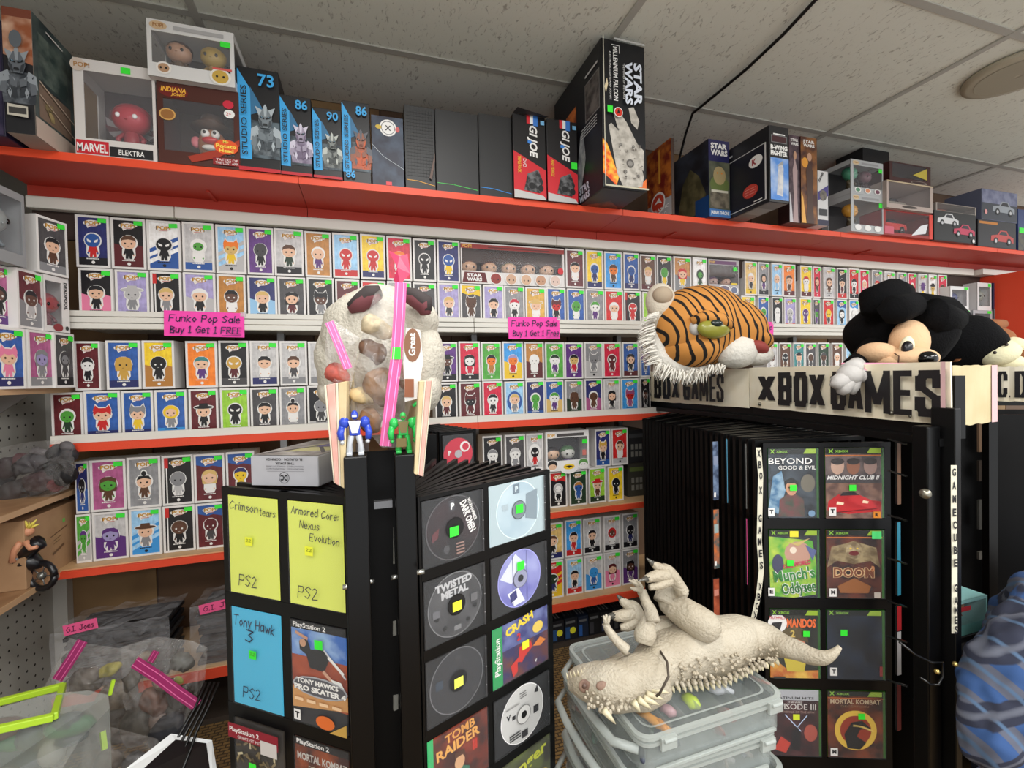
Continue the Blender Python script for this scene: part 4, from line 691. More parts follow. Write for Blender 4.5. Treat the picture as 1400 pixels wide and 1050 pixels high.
def art_c(A_, w, h):
    A_.e(w*.12, h*.9, w*.1, h*.07, 'W'); A_.t('POP!', w*.04, h*.86, h*.09, (214, 160, 62), w=w*.17, bold=.04); A_.r(w*.25, h*.87, w*.88, h*.94, (80, 76, 76)); A_.r(w*.84, h*.66, w*.96, h*.77, GREEN); A_.r(w*.84, h*.36, w*.93, h*.5, (206, 120, 110))
    A_.e(w*.52, h*.08, w*.22, h*.16, 'W', 16); A_.e(w*.52, h*.1, w*.13, h*.07, (236, 196, 50), 18); A_.p([(w*.42, h*.1), (w*.47, h*.12), (w*.52, h*.13), (w*.57, h*.12), (w*.62, h*.1), (w*.56, h*.09), (w*.52, h*.06), (w*.48, h*.09)], 'K')
    for cx, c, q in ((.14, (34, 32, 36), 1), (.85, (96, 150, 80), 0)):
        A_.e(w*cx, h*.15, w*.14, h*.14, 'W', 16); A_.e(w*cx, h*.17, w*.11, h*.11, c, 16); A_.e(w*cx, h*.12, w*.09, h*.07, (226, 186, 156) if q else (232, 230, 226), 12)
        for s in (-1, 1): A_.e(w*cx+s*w*.035, h*.135, w*.01, h*.014, 'K')
pack('figure_multipack', 'white two figure pack with yellow oval badge, below the orange edged shelf', 746, 805, 615, 1.84, .797, .175, (232, 230, 228), (50, 50, 56), (.04, .26, .96, .84), [(.22, .10, (30, 30, 34), (226, 186, 156), (60, 66, 60)), (.58, .10, (70, 110, 70), (206, 206, 200), (96, 70, 120))], art_c, grp='boxed figures, row below orange edge')
# pink handwritten sale notes taped to the ribbed shelf
def sale(px0, px1, pyt, pyb, l1, l2, lab, rot):
    P0 = PY(px0, pyt, 1.822); P1 = PY(px1, pyt, 1.822); Pb = PY(px0, pyb, 1.822); w = P1.x-P0.x; h = P0.z-Pb.z
    t = thing('sale_note', lab, 'sign', (P0.x+w/2, 1.8235, P0.z-h), 0, 'pink handwritten sale notes'); t.rotation_euler = (0, rot, 0)
    MB().box((-w/2, -.0012, 0), (w/2, 0, h), mat((250, 70, 178), .6)).build('paper', t)
    A_ = Art(); A_.hand(l1, w*.06, h*.58, h*.26, (40, 20, 80), w=w*.88, th=.13); A_.hand(l2, w*.08, h*.14, h*.25, (40, 20, 80), w=w*.88, th=.13); A_.line([(w*.72, h*.06), (w*.97, h*.07)], .0012, (40, 20, 80)); A_.build('marker_writing', t, (-w/2, -.0016, 0))
    MB().box((w/2-.012, -.0022, h-.012), (w/2+.006, -.0014, h+.004), film(a=.35)).build('tape', t)
sale(223, 333, 425, 460, 'Funko Pop Sale', 'Buy 1 Get 1 FREE', 'pink handwritten sale note on the white shelf at left, ending in capital FREE', .02)
sale(695, 765, 433, 463, 'Funko Pop Sale', 'Buy 1 Get 1 Free', 'pink handwritten sale note on the white shelf in the middle of the wall', -.01)
sale(1000, 1057, 438, 464, 'Funko Pop Sale', 'Buy 1 Get 1 Free', 'pink handwritten sale note half hidden behind the tiger nose', .03)
# ------------------------------------------------------------------ flip-page media racks
BK = mat((8, 8, 9), .38, spec=.3); BK2 = mat((10, 10, 11), .5, spec=.2); BKS = mat((7, 7, 8), .3, spec=.3); m_pin = mat((190, 190, 186), .25, .9); m_clear = mat((200, 204, 210), .1, alpha=.03, spec=.5)
def frameR(ang):
    a = math.radians(ang); t = Vector((math.sin(a), math.cos(a), 0)); n = Vector((-t.y, t.x, 0)); return Matrix(((t.x, n.x, 0), (t.y, n.y, 0), (0, 0, 1))), t, n
def page(rack, O, ang, us, zs, u1, zt, zb, name='flip_page', u0=0.0, th=.008):
    """black page frame: upright bars at us, cross bars at zs; O = hinge point"""
    R, t, n = frameR(ang); L = rack.location; T = Vector((O[0], O[1], 0))-Vector((L.x, L.y, 0)); m = MB()
    for a, b in us: m.box((a, -th/2, zb), (b, th/2, zt), BK, R, T)
    for a, b in zs: m.box((u0, -th/2-.0006, a), (u1, th/2+.0006, b), BK, R, T)
    return m.build(name, rack)
def case(lab, O, ang, ua, ub, za, zb, draw, flip, name='game_case', cat='game case', group='game cases in the racks', th=.007, shell=(24, 24, 26), film_=True):
    """a cased game in a slot. flip=-1: u runs right-to-left in the picture, so the print is mirrored to read correctly"""
    R, t, n = frameR(ang); P = Vector((O[0], O[1], 0))+t*((ua+ub)/2); w = ub-ua-.002; h = zb-za-.002
    e = thing(name, lab, cat, (P.x, P.y, za+.001), 0, group)
    camside = -1 if (Vector((0, 0, 0))-P).dot(n) < 0 else 1
    m = MB(); m.box((-w/2, -th/2, 0), (w/2, th/2, h), mat(shell, .4), R); m.build('case', e)
    A_ = Art(); draw(A_, w, h)
    u = t*flip; A_.build('cover_print', e, tuple(u*(-w/2)+n*(camside*(th/2+.0005))), tuple(u), (0, 0, 1))
    if film_: B = MB(); B.box((-w/2, camside*(th/2+.0035), 0), (w/2, camside*(th/2+.0038), h), m_clear, R); B.build('clear_sleeve', e)
    return e
def pstick(A_, w, h, x, y, c=GREEN, s=.018, pr_=None):
    A_.z += .001; A_.r(x*w-s/2, y*h-s*.45, x*w+s/2, y*h+s*.45, c)
    if pr_: A_.hand(pr_, x*w-s*.35, y*h-s*.05, s*.3, (90, 110, 30), w=s*.7, th=.14)
INK = (40, 40, 70)
def d_paper(c, lines, sysname, pc):
    def f(A_, w, h):
        A_.r(0, 0, w, h, c)
        for txt, x, y, ww, hh in lines: A_.hand(txt, w*x, h*y, h*hh, INK, w=w*ww, th=.10, rot=-2)
        A_.hand(sysname, w*.22, h*.10, h*.11, INK, w=w*.36, th=.08); pstick(A_, w, h, .46, .56, pc, .018, '22')
    return f
YP = (228, 238, 106); BP = (74, 184, 224); YS = (240, 244, 60)
# --- near left rack
O1 = (-.0383, .8354); A1 = -52.7; O2 = (.0762, .7783); A2 = 67.2
rackL = thing('media_rack', 'black flip page game rack with two square posts, nearest the camera', 'display rack', (.02, .84, 0))
def RB(rack, name, a, b, m=BK, bevel=0): o = rack.location; return MB().box(tuple(Vector(a)-o), tuple(Vector(b)-o), m).build(name, rack, None, bevel)
RB(rackL, 'post', (-.041, .768, 0), (-.005, .803, 1.096), BKS, .002); RB(rackL, 'post', (.038, .766, 0), (.071, .800, 1.094), BKS, .002)
RB(rackL, 'inner_column', (-.001, .90, 0), (.034, .94, 1.00), BK2, .002); RB(rackL, 'spine_plate', (-.03, .85, .0), (.066, .858, 1.09), BK2); RB(rackL, 'foot', (-.06, .75, 0), (.09, .96, .03), BK, .004)
RB(rackL, 'latch_bar', (.004, .80, 1.00), (.034, .812, 1.012), mat((120, 120, 122), .3, .7))
for px, py, d in ((474, 802, .73), (507, 795, .78), (540, 789, .78), (575, 782, .74)):
    P = PD(px, py, d)-rackL.location; MB().tube([P+Vector((-.006, 0, 0)), P+Vector((.006, 0, 0))], .0042, m_pin, 10).build('hinge_pin', rackL)
for px, y0, y1 in ((507, 720, 770), (540, 720, 770), (507, 850, 872), (540, 848, 868), (508, 955, 975), (541, 950, 970)):
    P, Q = PD(px, y0, .83), PD(px, y1, .83); MB().bar(P-rackL.location, Q-rackL.location, .004, .008, mat((150, 148, 140), .5)).build('hinge_strip', rackL)
zr = []; z = 1.016
for k in range(5): zr.append((z-.013, z) if k == 0 else (z-.0245, z)); z = (1.003-.217*k)-.190
PGL = ([(0, .007), (.1335, .1545), (.2825, .298)], [(1.004, 1.017), (.787, .8115), (.570, .5945), (.353, .3775), (.14, .1605)])
page(rackL, O1, A1, PGL[0], PGL[1], .298, 1.017, .14)
PGC = ([(-.004, .0005), (.132, .1435), (.2945, .309)], [(1.0125, 1.0195), (.875, .894), (.737, .7565), (.600, .6195), (.462, .4815), (.325, .3445), (.18, .207)])
page(rackL, O2, A2, PGC[0], PGC[1], .309, 1.0195, .18)
for k in range(12):
    a = 63.5-4.6*k; page(rackL, (O2[0]-.0016*k, O2[1]+.006+.006*k), a, [(0, .006), (.292, .306)], [(1.008, 1.018+.0006*(k % 3)), (.18, .2)], .306, 1.018, .18)
for k in range(7):
    a = -47+5.5*k; page(rackL, (O1[0]+.003*k, O1[1]+.008+.007*k), a, [(0, .006), (.285, .298)], [(1.006, 1.0165), (.14, .16)], .298, 1.016, .14)
sl = [(.8125, 1.003), (.5955, .786), (.3785, .569), (.1615, .352)]
case('yellow paper insert handwritten Crimson tears in the top left slot', O1, A1, .155, .282, *sl[0], d_paper(YP, [('Crimson', .02, .86, .6, .08), ('tears', .66, .83, .32, .07)], 'PS2', YS), -1)
case('yellow paper insert handwritten Armored Core: Nexus Evolution', O1, A1, .0075, .133, *sl[0], d_paper(YP, [('Armored Core:', .06, .88, .88, .07), ('Nexus', .25, .76, .36, .07), ('Evolution', .44, .65, .54, .07)], 'PS2', YS), -1)
case('blue paper insert handwritten Tony Hawk 3', O1, A1, .155, .282, *sl[1], d_paper(BP, [('Tony Hawk', .03, .82, .85, .10), ('3', .3, .68, .14, .12)], 'PS2', GREEN), -1)
def ps2(A_, w, h): A_.r(0, h*.92, w, h, (24, 24, 26)); A_.t('PlayStation 2', w*.04, h*.935, h*.045, 'W', w=w*.6, bold=.02)
def d_skate(A_, w, h):
    A_.r(0, 0, w, h, (40, 40, 44)); A_.r(0, h*.55, w, h*.92, ((60, 110, 190), (150, 180, 220), 20)); A_.r(0, h*.2, w, h*.66, ((170, 80, 50), (130, 56, 40), 20)); A_.p([(0, h*.14), (w, h*.22), (w, h*.36), (0, h*.34)], (206, 150, 90)); ps2(A_, w, h)
    A_.p([(w*.15, h*.8), (w*.3, h*.84), (w*.36, h*.74), (w*.6, h*.76), (w*.7, h*.68), (w*.6, h*.55), (w*.34, h*.56), (w*.28, h*.68), (w*.16, h*.72)], (36, 36, 38)); A_.e(w*.22, h*.79, w*.06, h*.04, (196, 150, 120)); A_.line([(w*.1, h*.88), (w*.3, h*.84)], h*.03, (200, 150, 124)); A_.line([(w*.6, h*.55), (w*.78, h*.46)], h*.035, (206, 160, 134))
    A_.p([(w*.72, h*.50), (w*.9, h*.49), (w*.98, h*.41), (w*.85, h*.38)], (236, 236, 232)); A_.line([(w*.62, h*.76), (w*.98, h*.54)], h*.02, (200, 200, 205)); A_.line([(w*.7, h*.7), (w*.94, h*.58)], h*.03, 'W')
    A_.e(w*.52, h*.39, w*.5, h*.10, (170, 170, 175)); A_.e(w*.52, h*.39, w*.47, h*.085, (90, 90, 96)); A_.t("TONY HAWK'S", w*.10, h*.405, h*.05, 'W', w=w*.76, bold=.05); A_.t('PRO SKATER 4', w*.06, h*.335, h*.055, 'W', w=w*.93, bold=.05)
    for k in range(4): A_.r(w*(.06+.23*k), h*.23, w*(.22+.23*k), h*.26, (236, 200, 160))
    A_.e(w*.62, h*.08, w*.17, h*.065, (220, 110, 50)); A_.r(w*.05, h*.04, w*.17, h*.14, 'W'); A_.t('T', w*.075, h*.06, h*.06, 'K', bold=.05); A_.p([(w*.7, 0), (w, h*.12), (w, 0)], (200, 160, 80)); pstick(A_, w, h, .55, .82)
case('skateboarding game case with Tony Hawk\'s Pro Skater 4 cover', O1, A1, .0075, .133, *sl[1], d_skate, -1)
def d_bullets(A_, w, h):
    A_.r(0, 0, w, h, (56, 50, 44)); rs = random.Random(5)
    for k in range(60):
        x, y, a = rs.uniform(.08, .9)*w, rs.uniform(.05, .78)*h, rs.uniform(0, 3.1); L = w*.07; A_.line([(x-L*math.cos(a)*.6, y-L*math.sin(a)*.6), (x+L*math.cos(a)*.6, y+L*math.sin(a)*.6)], w*.035, rs.choice([(150, 134, 100), (196, 184, 150), (96, 84, 64), (126, 110, 80)]))
    A_.r(0, h*.85, w, h, (140, 30, 46)); A_.t('PlayStation 2', w*.03, h*.92, h*.045, 'W', w=w*.6, bold=.02); A_.t('GREATEST HITS', w*.2, h*.865, h*.03, 'W', w=w*.5); A_.r(w*.66, h*.78, w*.98, h*.92, (206, 200, 196)); pstick(A_, w, h, .5, .62)
case('game case with red greatest hits band above a heap of bullets', O1, A1, .155, .282, *sl[2], d_bullets, -1)
def dragon(A_, cx, cy, r):
    A_.ring(cx, cy, r*.74, r, (226, 186, 70), 26); A_.e(cx, cy, r*.74, r*.74, (150, 50, 24), 26); A_.p([(cx-r*.4, cy-r*.9), (cx-r*.55, cy-r*.2), (cx-r*.2, cy+r*.4), (cx+r*.3, cy+r*.5), (cx+r*.75, cy+r*.1), (cx+r*.2, cy+r*.05), (cx+r*.05, cy-r*.3), (cx+r*.5, cy-r*.6), (cx+r*.2, cy-r*.95)], (24, 20, 18)); A_.line([(cx-r*.1, cy+r*.25), (cx+r*.3, cy+r*.2), (cx+r*.8, cy+r*.0)], r*.09, (232, 200, 110))
def d_mk(A_, w, h):
    A_.r(0, 0, w, h, ((60, 22, 16), (150, 70, 30), 20)); ps2(A_, w, h); A_.t('MORTAL KOMBAT', w*.05, h*.78, h*.075, (200, 196, 190), w=w*.9, bold=.03); A_.t('DECEPTION', w*.26, h*.70, h*.045, (190, 180, 160), w=w*.5, bold=.01); dragon(A_, w*.5, h*.4, w*.36); pstick(A_, w, h, .62, .56)
case('game case with Mortal Kombat Deception cover, partly below the frame edge', O1, A1, .0075, .133, *sl[2], d_mk, -1)
# --- compact discs in clear cases
def disc_case(lab, row, col, disc, hub, extra, stk, sp=(.5, .5), bg=(22, 22, 24)):
    zt = 1.012-.1375*row; zb = zt-.118; ua, ub = ((.001, .1315), (.144, .294))[col]
    def f(A_, w, h):
        A_.r(0, 0, w, h, bg); r = min(w, h)*.5-.001; cx, cy = w*.5, h*.5; A_.ring(cx, cy, r*.97, r, tuple(min(255, v+60) for v in (disc if not isinstance(disc[0], tuple) else disc[0])), 40); A_.e(cx, cy, r*.97, r*.97, disc, 40)
        if extra: extra(A_, cx, cy, r)
        A_.ring(cx, cy, r*.30, r*.33, tuple(int(v*.6) for v in hub), 26); A_.e(cx, cy, r*.3, r*.3, hub, 26); A_.e(cx, cy, r*.13, r*.13, (16, 16, 18), 18); pstick(A_, w, h, sp[0], sp[1], stk, .019) if stk else None
        A_.r(w*.96, 0, w*.985, h, (60, 60, 62)); 
        for q in (.2, .5, .8): A_.r(w*.965, h*q, w*.98, h*q+.001, (210, 210, 212))
    return case(lab, O2, A2, ua, ub, zb, zt, f, 1, 'disc_case', 'disc case', 'disc cases in the near rack')
def x_omen(A_, cx, cy, r):
    A_.t('DARK OMEN', cx+r*.22, cy+r*.72, r*.26, 'W', w=r*1.1, rot=-70, bold=.03); A_.t('WARHAMMER', cx+r*.50, cy+r*.8, r*.12, 'W', w=r*.8, rot=-70, bold=.02)
    A_.p([(cx-r*.2, cy+r*.85), (cx+r*.02, cy+r*.9), (cx+r*.05, cy+r*.55), (cx-r*.15, cy+r*.5)], (60, 60, 64)); A_.t('P', cx-r*.12, cy+r*.58, r*.2, 'W', bold=.05)
    A_.p([(cx-r*.8, cy-r*.05), (cx-r*.55, cy+r*.1), (cx-r*.6, cy-r*.2), (cx-r*.8, cy-r*.3)], (96, 50, 54)); A_.e(cx-r*.3, cy-r*.62, r*.12, r*.14, (70, 70, 72), 6)
    for k in range(4): A_.r(cx+r*.05, cy-r*(.55+.1*k), cx+r*.35, cy-r*(.50+.1*k), (150, 120, 110))
disc_case('black disc reading Warhammer Dark Omen, green sticker at its centre', 0, 0, ((30, 28, 30), (52, 34, 38), 12), (26, 26, 28), x_omen, GREEN, (.48, .45))
def x_silver(A_, cx, cy, r):
    A_.r(cx-r*.25, cy+r*.58, cx+r*.05, cy+r*.92, (110, 126, 140)); A_.t('P', cx-r*.15, cy+r*.64, r*.2, (206, 220, 226), bold=.05); A_.p([(cx+r*.35, cy+r*.5), (cx+r*.9, cy+r*.6), (cx+r*.85, cy-r*.5), (cx+r*.3, cy-r*.35)], (130, 146, 156)); A_.r(cx-r*.75, cy+r*.1, cx-r*.5, cy+r*.3, (170, 186, 194))
disc_case('pale silver blue disc behind clear cover, top right slot', 0, 1, ((170, 192, 204), (196, 214, 222), 12), (118, 130, 138), x_silver, GREEN, (.5, .52), (176, 194, 200))
def x_twist(A_, cx, cy, r):
    A_.t('TWISTED', cx-r*.72, cy+r*.52, r*.24, (186, 186, 188), w=r*1.35, bold=.05, rot=3); A_.t('METAL', cx-r*.52, cy+r*.26, r*.24, (186, 186, 188), w=r*1.0, bold=.05, rot=3)
    for a in (200, 235, 270, 305, 340): A_.e(cx+r*.75*math.cos(math.radians(a)), cy+r*.75*math.sin(math.radians(a)), r*.08, r*.08, (24, 24, 26))
    A_.r(cx-r*.85, cy-r*.2, cx-r*.6, cy+r*.02, (100, 100, 104)); A_.r(cx+r*.55, cy-r*.1, cx+r*.8, cy+r*.15, (110, 110, 112)); A_.r(cx-r*.1, cy-r*.8, cx+r*.15, cy-r*.65, (120, 120, 122))
disc_case('dark grey disc with silver Twisted Metal lettering and yellow sticker', 1, 0, ((58, 58, 60), (84, 84, 86), 14), (24, 24, 26), x_twist, YS, (.5, .48))
def x_purple(A_, cx, cy, r):
    A_.p([(cx-r*.9, cy+r*.2), (cx-r*.2, cy+r*.9), (cx+r*.3, cy+r*.4), (cx-r*.4, cy-r*.1)], (214, 218, 236)); A_.p([(cx-r*.6, cy-r*.4), (cx-r*.1, cy-r*.3), (cx+r*.2, cy-r*.85), (cx-r*.3, cy-r*.9)], (232, 234, 242)); A_.p([(cx-r*.5, cy-r*.45), (cx-r*.2, cy-r*.35), (cx-r*.15, cy-r*.65), (cx-r*.45, cy-r*.75)], (44, 44, 110))
    for q in (-.35, .3): A_.r(cx+r*q, cy-r*.9, cx+r*q+.001, cy+r*.9, (90, 90, 140))
disc_case('shiny purple and white disc with green sticker near its top', 1, 1, ((112, 112, 184), (160, 164, 214), 10), (150, 152, 180), x_purple, GREEN, (.5, .72))
def x_dark(A_, cx, cy, r):
    for k in range(5): A_.ring(cx, cy, r*(.45+.1*k), r*(.455+.1*k), (74, 74, 78), 30)
    A_.r(cx-r*.8, cy, cx-r*.55, cy+r*.25, (56, 66, 78)); A_.e(cx+r*.6, cy-r*.5, r*.1, r*.1, (60, 60, 62)); A_.e(cx, cy+r*.7, r*.1, r*.1, (60, 60, 62))
disc_case('plain black disc with dark ring grooves and yellow centre sticker', 2, 0, (50, 50, 53), (20, 20, 22), x_dark, (228, 236, 96), (.5, .48))
def x_white(A_, cx, cy, r):
    A_.t('V', cx-r*.75, cy+r*.05, r*.2, 'K', bold=.05); A_.r(cx-r*.5, cy-r*.02, cx-r*.35, cy+r*.12, 'K'); A_.r(cx+r*.5, cy-r*.25, cx+r*.75, cy+r*.02, 'K'); A_.p([(cx+r*.55, cy+r*.5), (cx+r*.7, cy+r*.75), (cx+r*.75, cy+r*.45)], 'K'); A_.r(cx-r*.1, cy-r*.85, cx+r*.2, cy-r*.6, 'K')
    for k in range(3): A_.r(cx-r*.65, cy-r*(.55+.08*k), cx-r*.15, cy-r*(.50+.08*k), (60, 60, 60)); A_.r(cx-r*.15, cy+r*(.75-.07*k), cx+r*.15, cy+r*(.78-.07*k), (110, 110, 110))
    A_.r(cx-r*.8, cy+r*.45, cx-r*.2, cy+r*.5, (150, 150, 150))
disc_case('white disc with small black logos around its rim', 3, 1, (206, 206, 204), (214, 214, 212), x_white, None)
def d_crash(A_, w, h):
    A_.r(0, 0, w, h, ((50, 44, 90), (110, 60, 50), 24)); A_.r(0, h*.55, w, h, ((56, 60, 120), (110, 120, 170), 30)); A_.r(0, 0, w*.17, h, (40, 150, 84)); A_.t('PlayStation', w*.13, h*.2, w*.09, 'W', w=h*.62, rot=90, bold=.02); A_.t('CRASH', w*.24, h*.76, h*.15, (236, 206, 50), w=w*.5, bold=.05, rot=12)
    A_.t('2', w*.42, h*.62, h*.13, (200, 40, 40), bold=.05); A_.p([(w*.34, h*.04), (w*.3, h*.25), (w*.44, h*.34), (w*.46, h*.5), (w*.66, h*.52), (w*.7, h*.4), (w*.56, h*.3), (w*.5, h*.22), (w*.42, h*.26), (w*.42, h*.1)], (206, 50, 40)); A_.p([(w*.7, h*.4), (w*.84, h*.5), (w*.95, h*.4), (w*.84, h*.34)], (220, 130, 50)); A_.e(w*.8, h*.7, w*.1, h*.1, (230, 200, 90)); pstick(A_, w, h, .56, .5, YS); A_.t('V', w*.72, h*.1, h*.06, 'W', bold=.04)
zt = 1.012-.1375*2
case('green spined disc case with yellow Crash 2 lettering', O2, A2, .144, .294, zt-.118, zt, d_crash, 1, 'disc_case', 'disc case', 'disc cases in the near rack')
def d_tomb(A_, w, h):
    A_.r(0, 0, w, h, ((60, 24, 18), (130, 50, 30), 24)); A_.r(0, 0, w*.09, h, (50, 170, 100)); A_.t('TOMB', w*.28, h*.79, h*.14, (214, 150, 70), w=w*.5, bold=.03, rot=4); A_.t('RAIDER', w*.14, h*.60, h*.16, (220, 160, 80), w=w*.72, bold=.03, rot=4); A_.t('II', w*.72, h*.45, h*.16, (190, 50, 34), bold=.05)
    A_.p([(w*.35, 0), (w*.38, h*.25), (w*.5, h*.36), (w*.66, h*.25), (w*.68, 0)], (60, 110, 90)); A_.e(w*.5, h*.42, w*.085, h*.13, (206, 160, 120)); A_.p([(w*.41, h*.42), (w*.42, h*.58), (w*.58, h*.58), (w*.6, h*.4), (w*.55, h*.5), (w*.45, h*.5)], (80, 44, 26)); pstick(A_, w, h, .3, .10)
zt = 1.012-.1375*3
case('disc case with Tomb Raider II cover on rusty red', O2, A2, .001, .1315, zt-.118, zt, d_tomb, 1, 'disc_case', 'disc case', 'disc cases in the near rack')
def d_nger(A_, w, h): A_.r(0, 0, w, h, ((60, 60, 50), (100, 110, 60), 20)); A_.t('Danger', w*.1, h*.6, h*.2, (200, 206, 60), w=w*.85, bold=.03, rot=8); A_.e(w*.85, h*.35, w*.1, h*.1, (214, 190, 60))
zt = 1.012-.1375*4
case('disc case with yellow green lettering at the bottom of the frame', O2, A2, .144, .294, zt-.118, zt, d_nger, 1, 'disc_case', 'disc case', 'disc cases in the near rack')
# header boards of this rack, seen from their ends: folded cream card with pink inner face
def header_end(lab, q, D, L, tilt):
    P = [PD(x, y, D) for x, y in q]; away = Vector((ray(sum(x for x, y in q)/4, 590).x, ray(sum(x for x, y in q)/4, 590).y, 0)).normalized()*L+Vector((tilt, 0, 0)); t = thing('header_board', lab, 'sign board', tuple((P[2]+P[3])/2), 0); o = t.location
    cr = mat((226, 206, 164), .6, noise=((206, 184, 140), 20)); pk = mat((226, 168, 156), .6, noise=((236, 190, 176), 30)); wh = mat((226, 218, 196), .6)
    def slab(f0, f1, m, name):
        TL, TR, BR, BL = P; a = TL.lerp(TR, f0); b = TL.lerp(TR, f1); c = BL.lerp(BR, f1); d = BL.lerp(BR, f0); vs = [a, b, c, d, a+away, b+away, c+away, d+away]
        MB().add([v-o for v in vs], [(0, 3, 2, 1), (4, 5, 6, 7), (0, 1, 5, 4), (1, 2, 6, 5), (2, 3, 7, 6), (3, 0, 4, 7)], m).build(name, t, None, .0012)
    slab(0, .10, wh, 'edge_skin'); slab(.11, .48, pk, 'pink_layer'); slab(.49, .62, wh, 'middle_skin'); slab(.63, 1, cr, 'cream_layer'); return t
header_end('cream and pink header board seen end on, left of the blue robot', [(443, 527), (474, 521), (472, 669), (456, 660)], .735, .30, .03)
header_end('cream and pink header board seen end on, right of the green figure', [(592, 520), (573, 521), (566, 648), (579, 652)], .745, .30, -.03)
# --- white plush head
def bumpy(verts, amp, f, seed=0):
    from mathutils import noise as nz
    return [Vector(v)+Vector((nz.noise(Vector(v)*f+Vector((seed, 0, 0))), nz.noise(Vector(v)*f+Vector((0, seed+5, 0))), nz.noise(Vector(v)*f+Vector((0, 0, seed+9)))))*amp for v in verts]
HD = 1.0; Hc = PD(519, 480, HD)
t = thing('fuzzy_mask', 'white fuzzy animal head with pink lined dark ears, behind the zip bags', 'plush head', tuple(Hc))
mw = mat((206, 200, 186), .9, bump=(120, .8, .006)); m = MB(); k = HD/621
def HP(px, py, dd=0): return PD(px, py, HD+dd)-Hc
m.ball(HP(519, 470), (86*k*.86, .11, 82*k), mw, 28, 20); m.ball(HP(468, 495, .01), (36*k, .09, 62*k), mw, 20, 14); m.ball(HP(572, 492, .01), (34*k, .09, 62*k), mw, 20, 14); m.ball(HP(578, 530), (24*k, .07, 34*k), mw, 16, 12); m.ball(HP(462, 535), (26*k, .06, 24*k), mw, 16, 12)
m.ball(HP(478, 440, -.01), (32*k, .07, 30*k), mw, 18, 12); m.ball(HP(562, 440, -.01), (36*k, .08, 36*k), mw, 18, 12); m.v = [tuple(v) for v in bumpy([Vector(v) for v in m.v], .008, 18)]; m.build('fuzzy_head', t)
for sx, pts in ((-1, [(478, 424), (492, 416), (506, 406), (520, 402)]), (1, [(548, 402), (566, 408), (580, 418), (582, 430)])):
    MB().tube([HP(x, y, -.105) for x, y in pts], [.008, .017, .018, .010], mat((120, 66, 72), .8), 10).build('pink_ear_lining', t); MB().tube([HP(x, y-4, -.105) for x, y in pts], [.009, .016, .019, .012], mat((64, 56, 56), .8), 10).build('dark_ear', t)
# --- zip bags
def bag(lab, outline, D, zips, chunks, stick=None, bulge=.03, tint=(236, 234, 232), a=.18, name='zip_bag', labels=None, cat='plastic bag', rough=.08):
    """clear bag hanging in a plane facing the viewer: outline px, chunks = (px, py, rx, ry, colour)"""
    cx = sum(p[0] for p in outline)/len(outline); cy = sum(p[1] for p in outline)/len(outline); C = PD(cx, cy, D); t = thing(name, lab, cat, tuple(C)); rs = random.Random(len(lab)); k = D/621
    for sgn, nm in ((-1, 'front_film'), (1, 'back_film')):
        m = MB(); n = len(outline); R_ = 5; vs = [PD(cx, cy, D+sgn*bulge)-C]
        for r in range(1, R_+1):
            for i in range(n*2):
                p, q = outline[(i//2) % n], outline[((i+1)//2) % n]; x, y = (p[0]+q[0])/2, (p[1]+q[1])/2; f = r/R_
                vs.append(PD(cx+(x-cx)*f, cy+(y-cy)*f, D+sgn*bulge*(1-f**2)+(rs.uniform(-.012, .012) if r < R_ else 0))-C)
        fs = [(0, 1+i, 1+(i+1) % (2*n)) for i in range(2*n)]+[(1+(r-1)*2*n+i, 1+r*2*n+i, 1+r*2*n+(i+1) % (2*n), 1+(r-1)*2*n+(i+1) % (2*n)) for r in range(1, R_) for i in range(2*n)]
        m.add(vs, fs, film(tint, a, rough)); m.sm = [False]*len(m.sm); m.build(nm, t)
    for pts, wd_, c in zips:
        P = [PD(x, y, D-bulge-.004)-C for x, y in pts]
        for off, cc in ((0, c), (-.25, tuple(min(255, v+70) for v in c)), (.25, tuple(min(255, v+70) for v in c))):
            m = MB(); w = wd_*k
            for p, q in zip(P, P[1:]):
                d = (q-p).normalized(); s = d.cross(Vector((0, 1, 0))).normalized(); ww = w*(1 if off == 0 else .08); e = Vector((0, -.0012 if off else 0, 0)); m.add([p+s*(off*w-ww/2)+e, p+s*(off*w+ww/2)+e, q+s*(off*w+ww/2)+e, q+s*(off*w-ww/2)+e], [(0, 1, 2, 3)], mat(cc, .35))
            m.build('zip_strip' if off == 0 else 'zip_rib', t)
    for j, (x, y, rx, ry, c) in enumerate(chunks):
        m = MB(); m.ball((0, 0, 0), (rx*k, min(rx, ry)*k*.7, ry*k), mat(c, .6, noise=(tuple(int(v*.75) for v in c), 40)), 12, 8, Matrix.Rotation(rs.uniform(-.6, .6), 3, 'Y')); m.v = [tuple(v) for v in bumpy([Vector(v) for v in m.v], .010, 40, j)]
        m.v = [tuple(Vector(v)+(PD(x, y, D)-C)) for v in m.v]; m.build('packed_piece', t)
    if stick: x, y, s, c = stick; P = PD(x, y, D-bulge-.006)-C; Art().r(-s*k/2, -s*k*.6, s*k/2, s*k*.6, c).build('price_sticker', t, tuple(P), tuple(CR), tuple(CU))
    return t, C, k
t, C, k = bag('tall zip bag of cream and brown cast pieces with long pink zip', [(543, 378), (552, 380), (549, 420), (563, 470), (573, 520), (560, 560), (541, 612), (522, 612), (478, 560), (487, 500), (497, 450), (512, 402)], .80, [([(548, 386), (546, 430), (542, 490), (533, 560), (527, 610)], 15, (226, 96, 160))],
    [(515, 448, 22, 15, (222, 204, 170)), (510, 480, 20, 16, (120, 86, 64)), (498, 540, 20, 12, (214, 188, 140)), (520, 528, 22, 26, (150, 110, 76)), (505, 575, 18, 18, (166, 120, 80)), (555, 520, 10, 34, (150, 104, 70))], (541, 483, 13, GREEN))
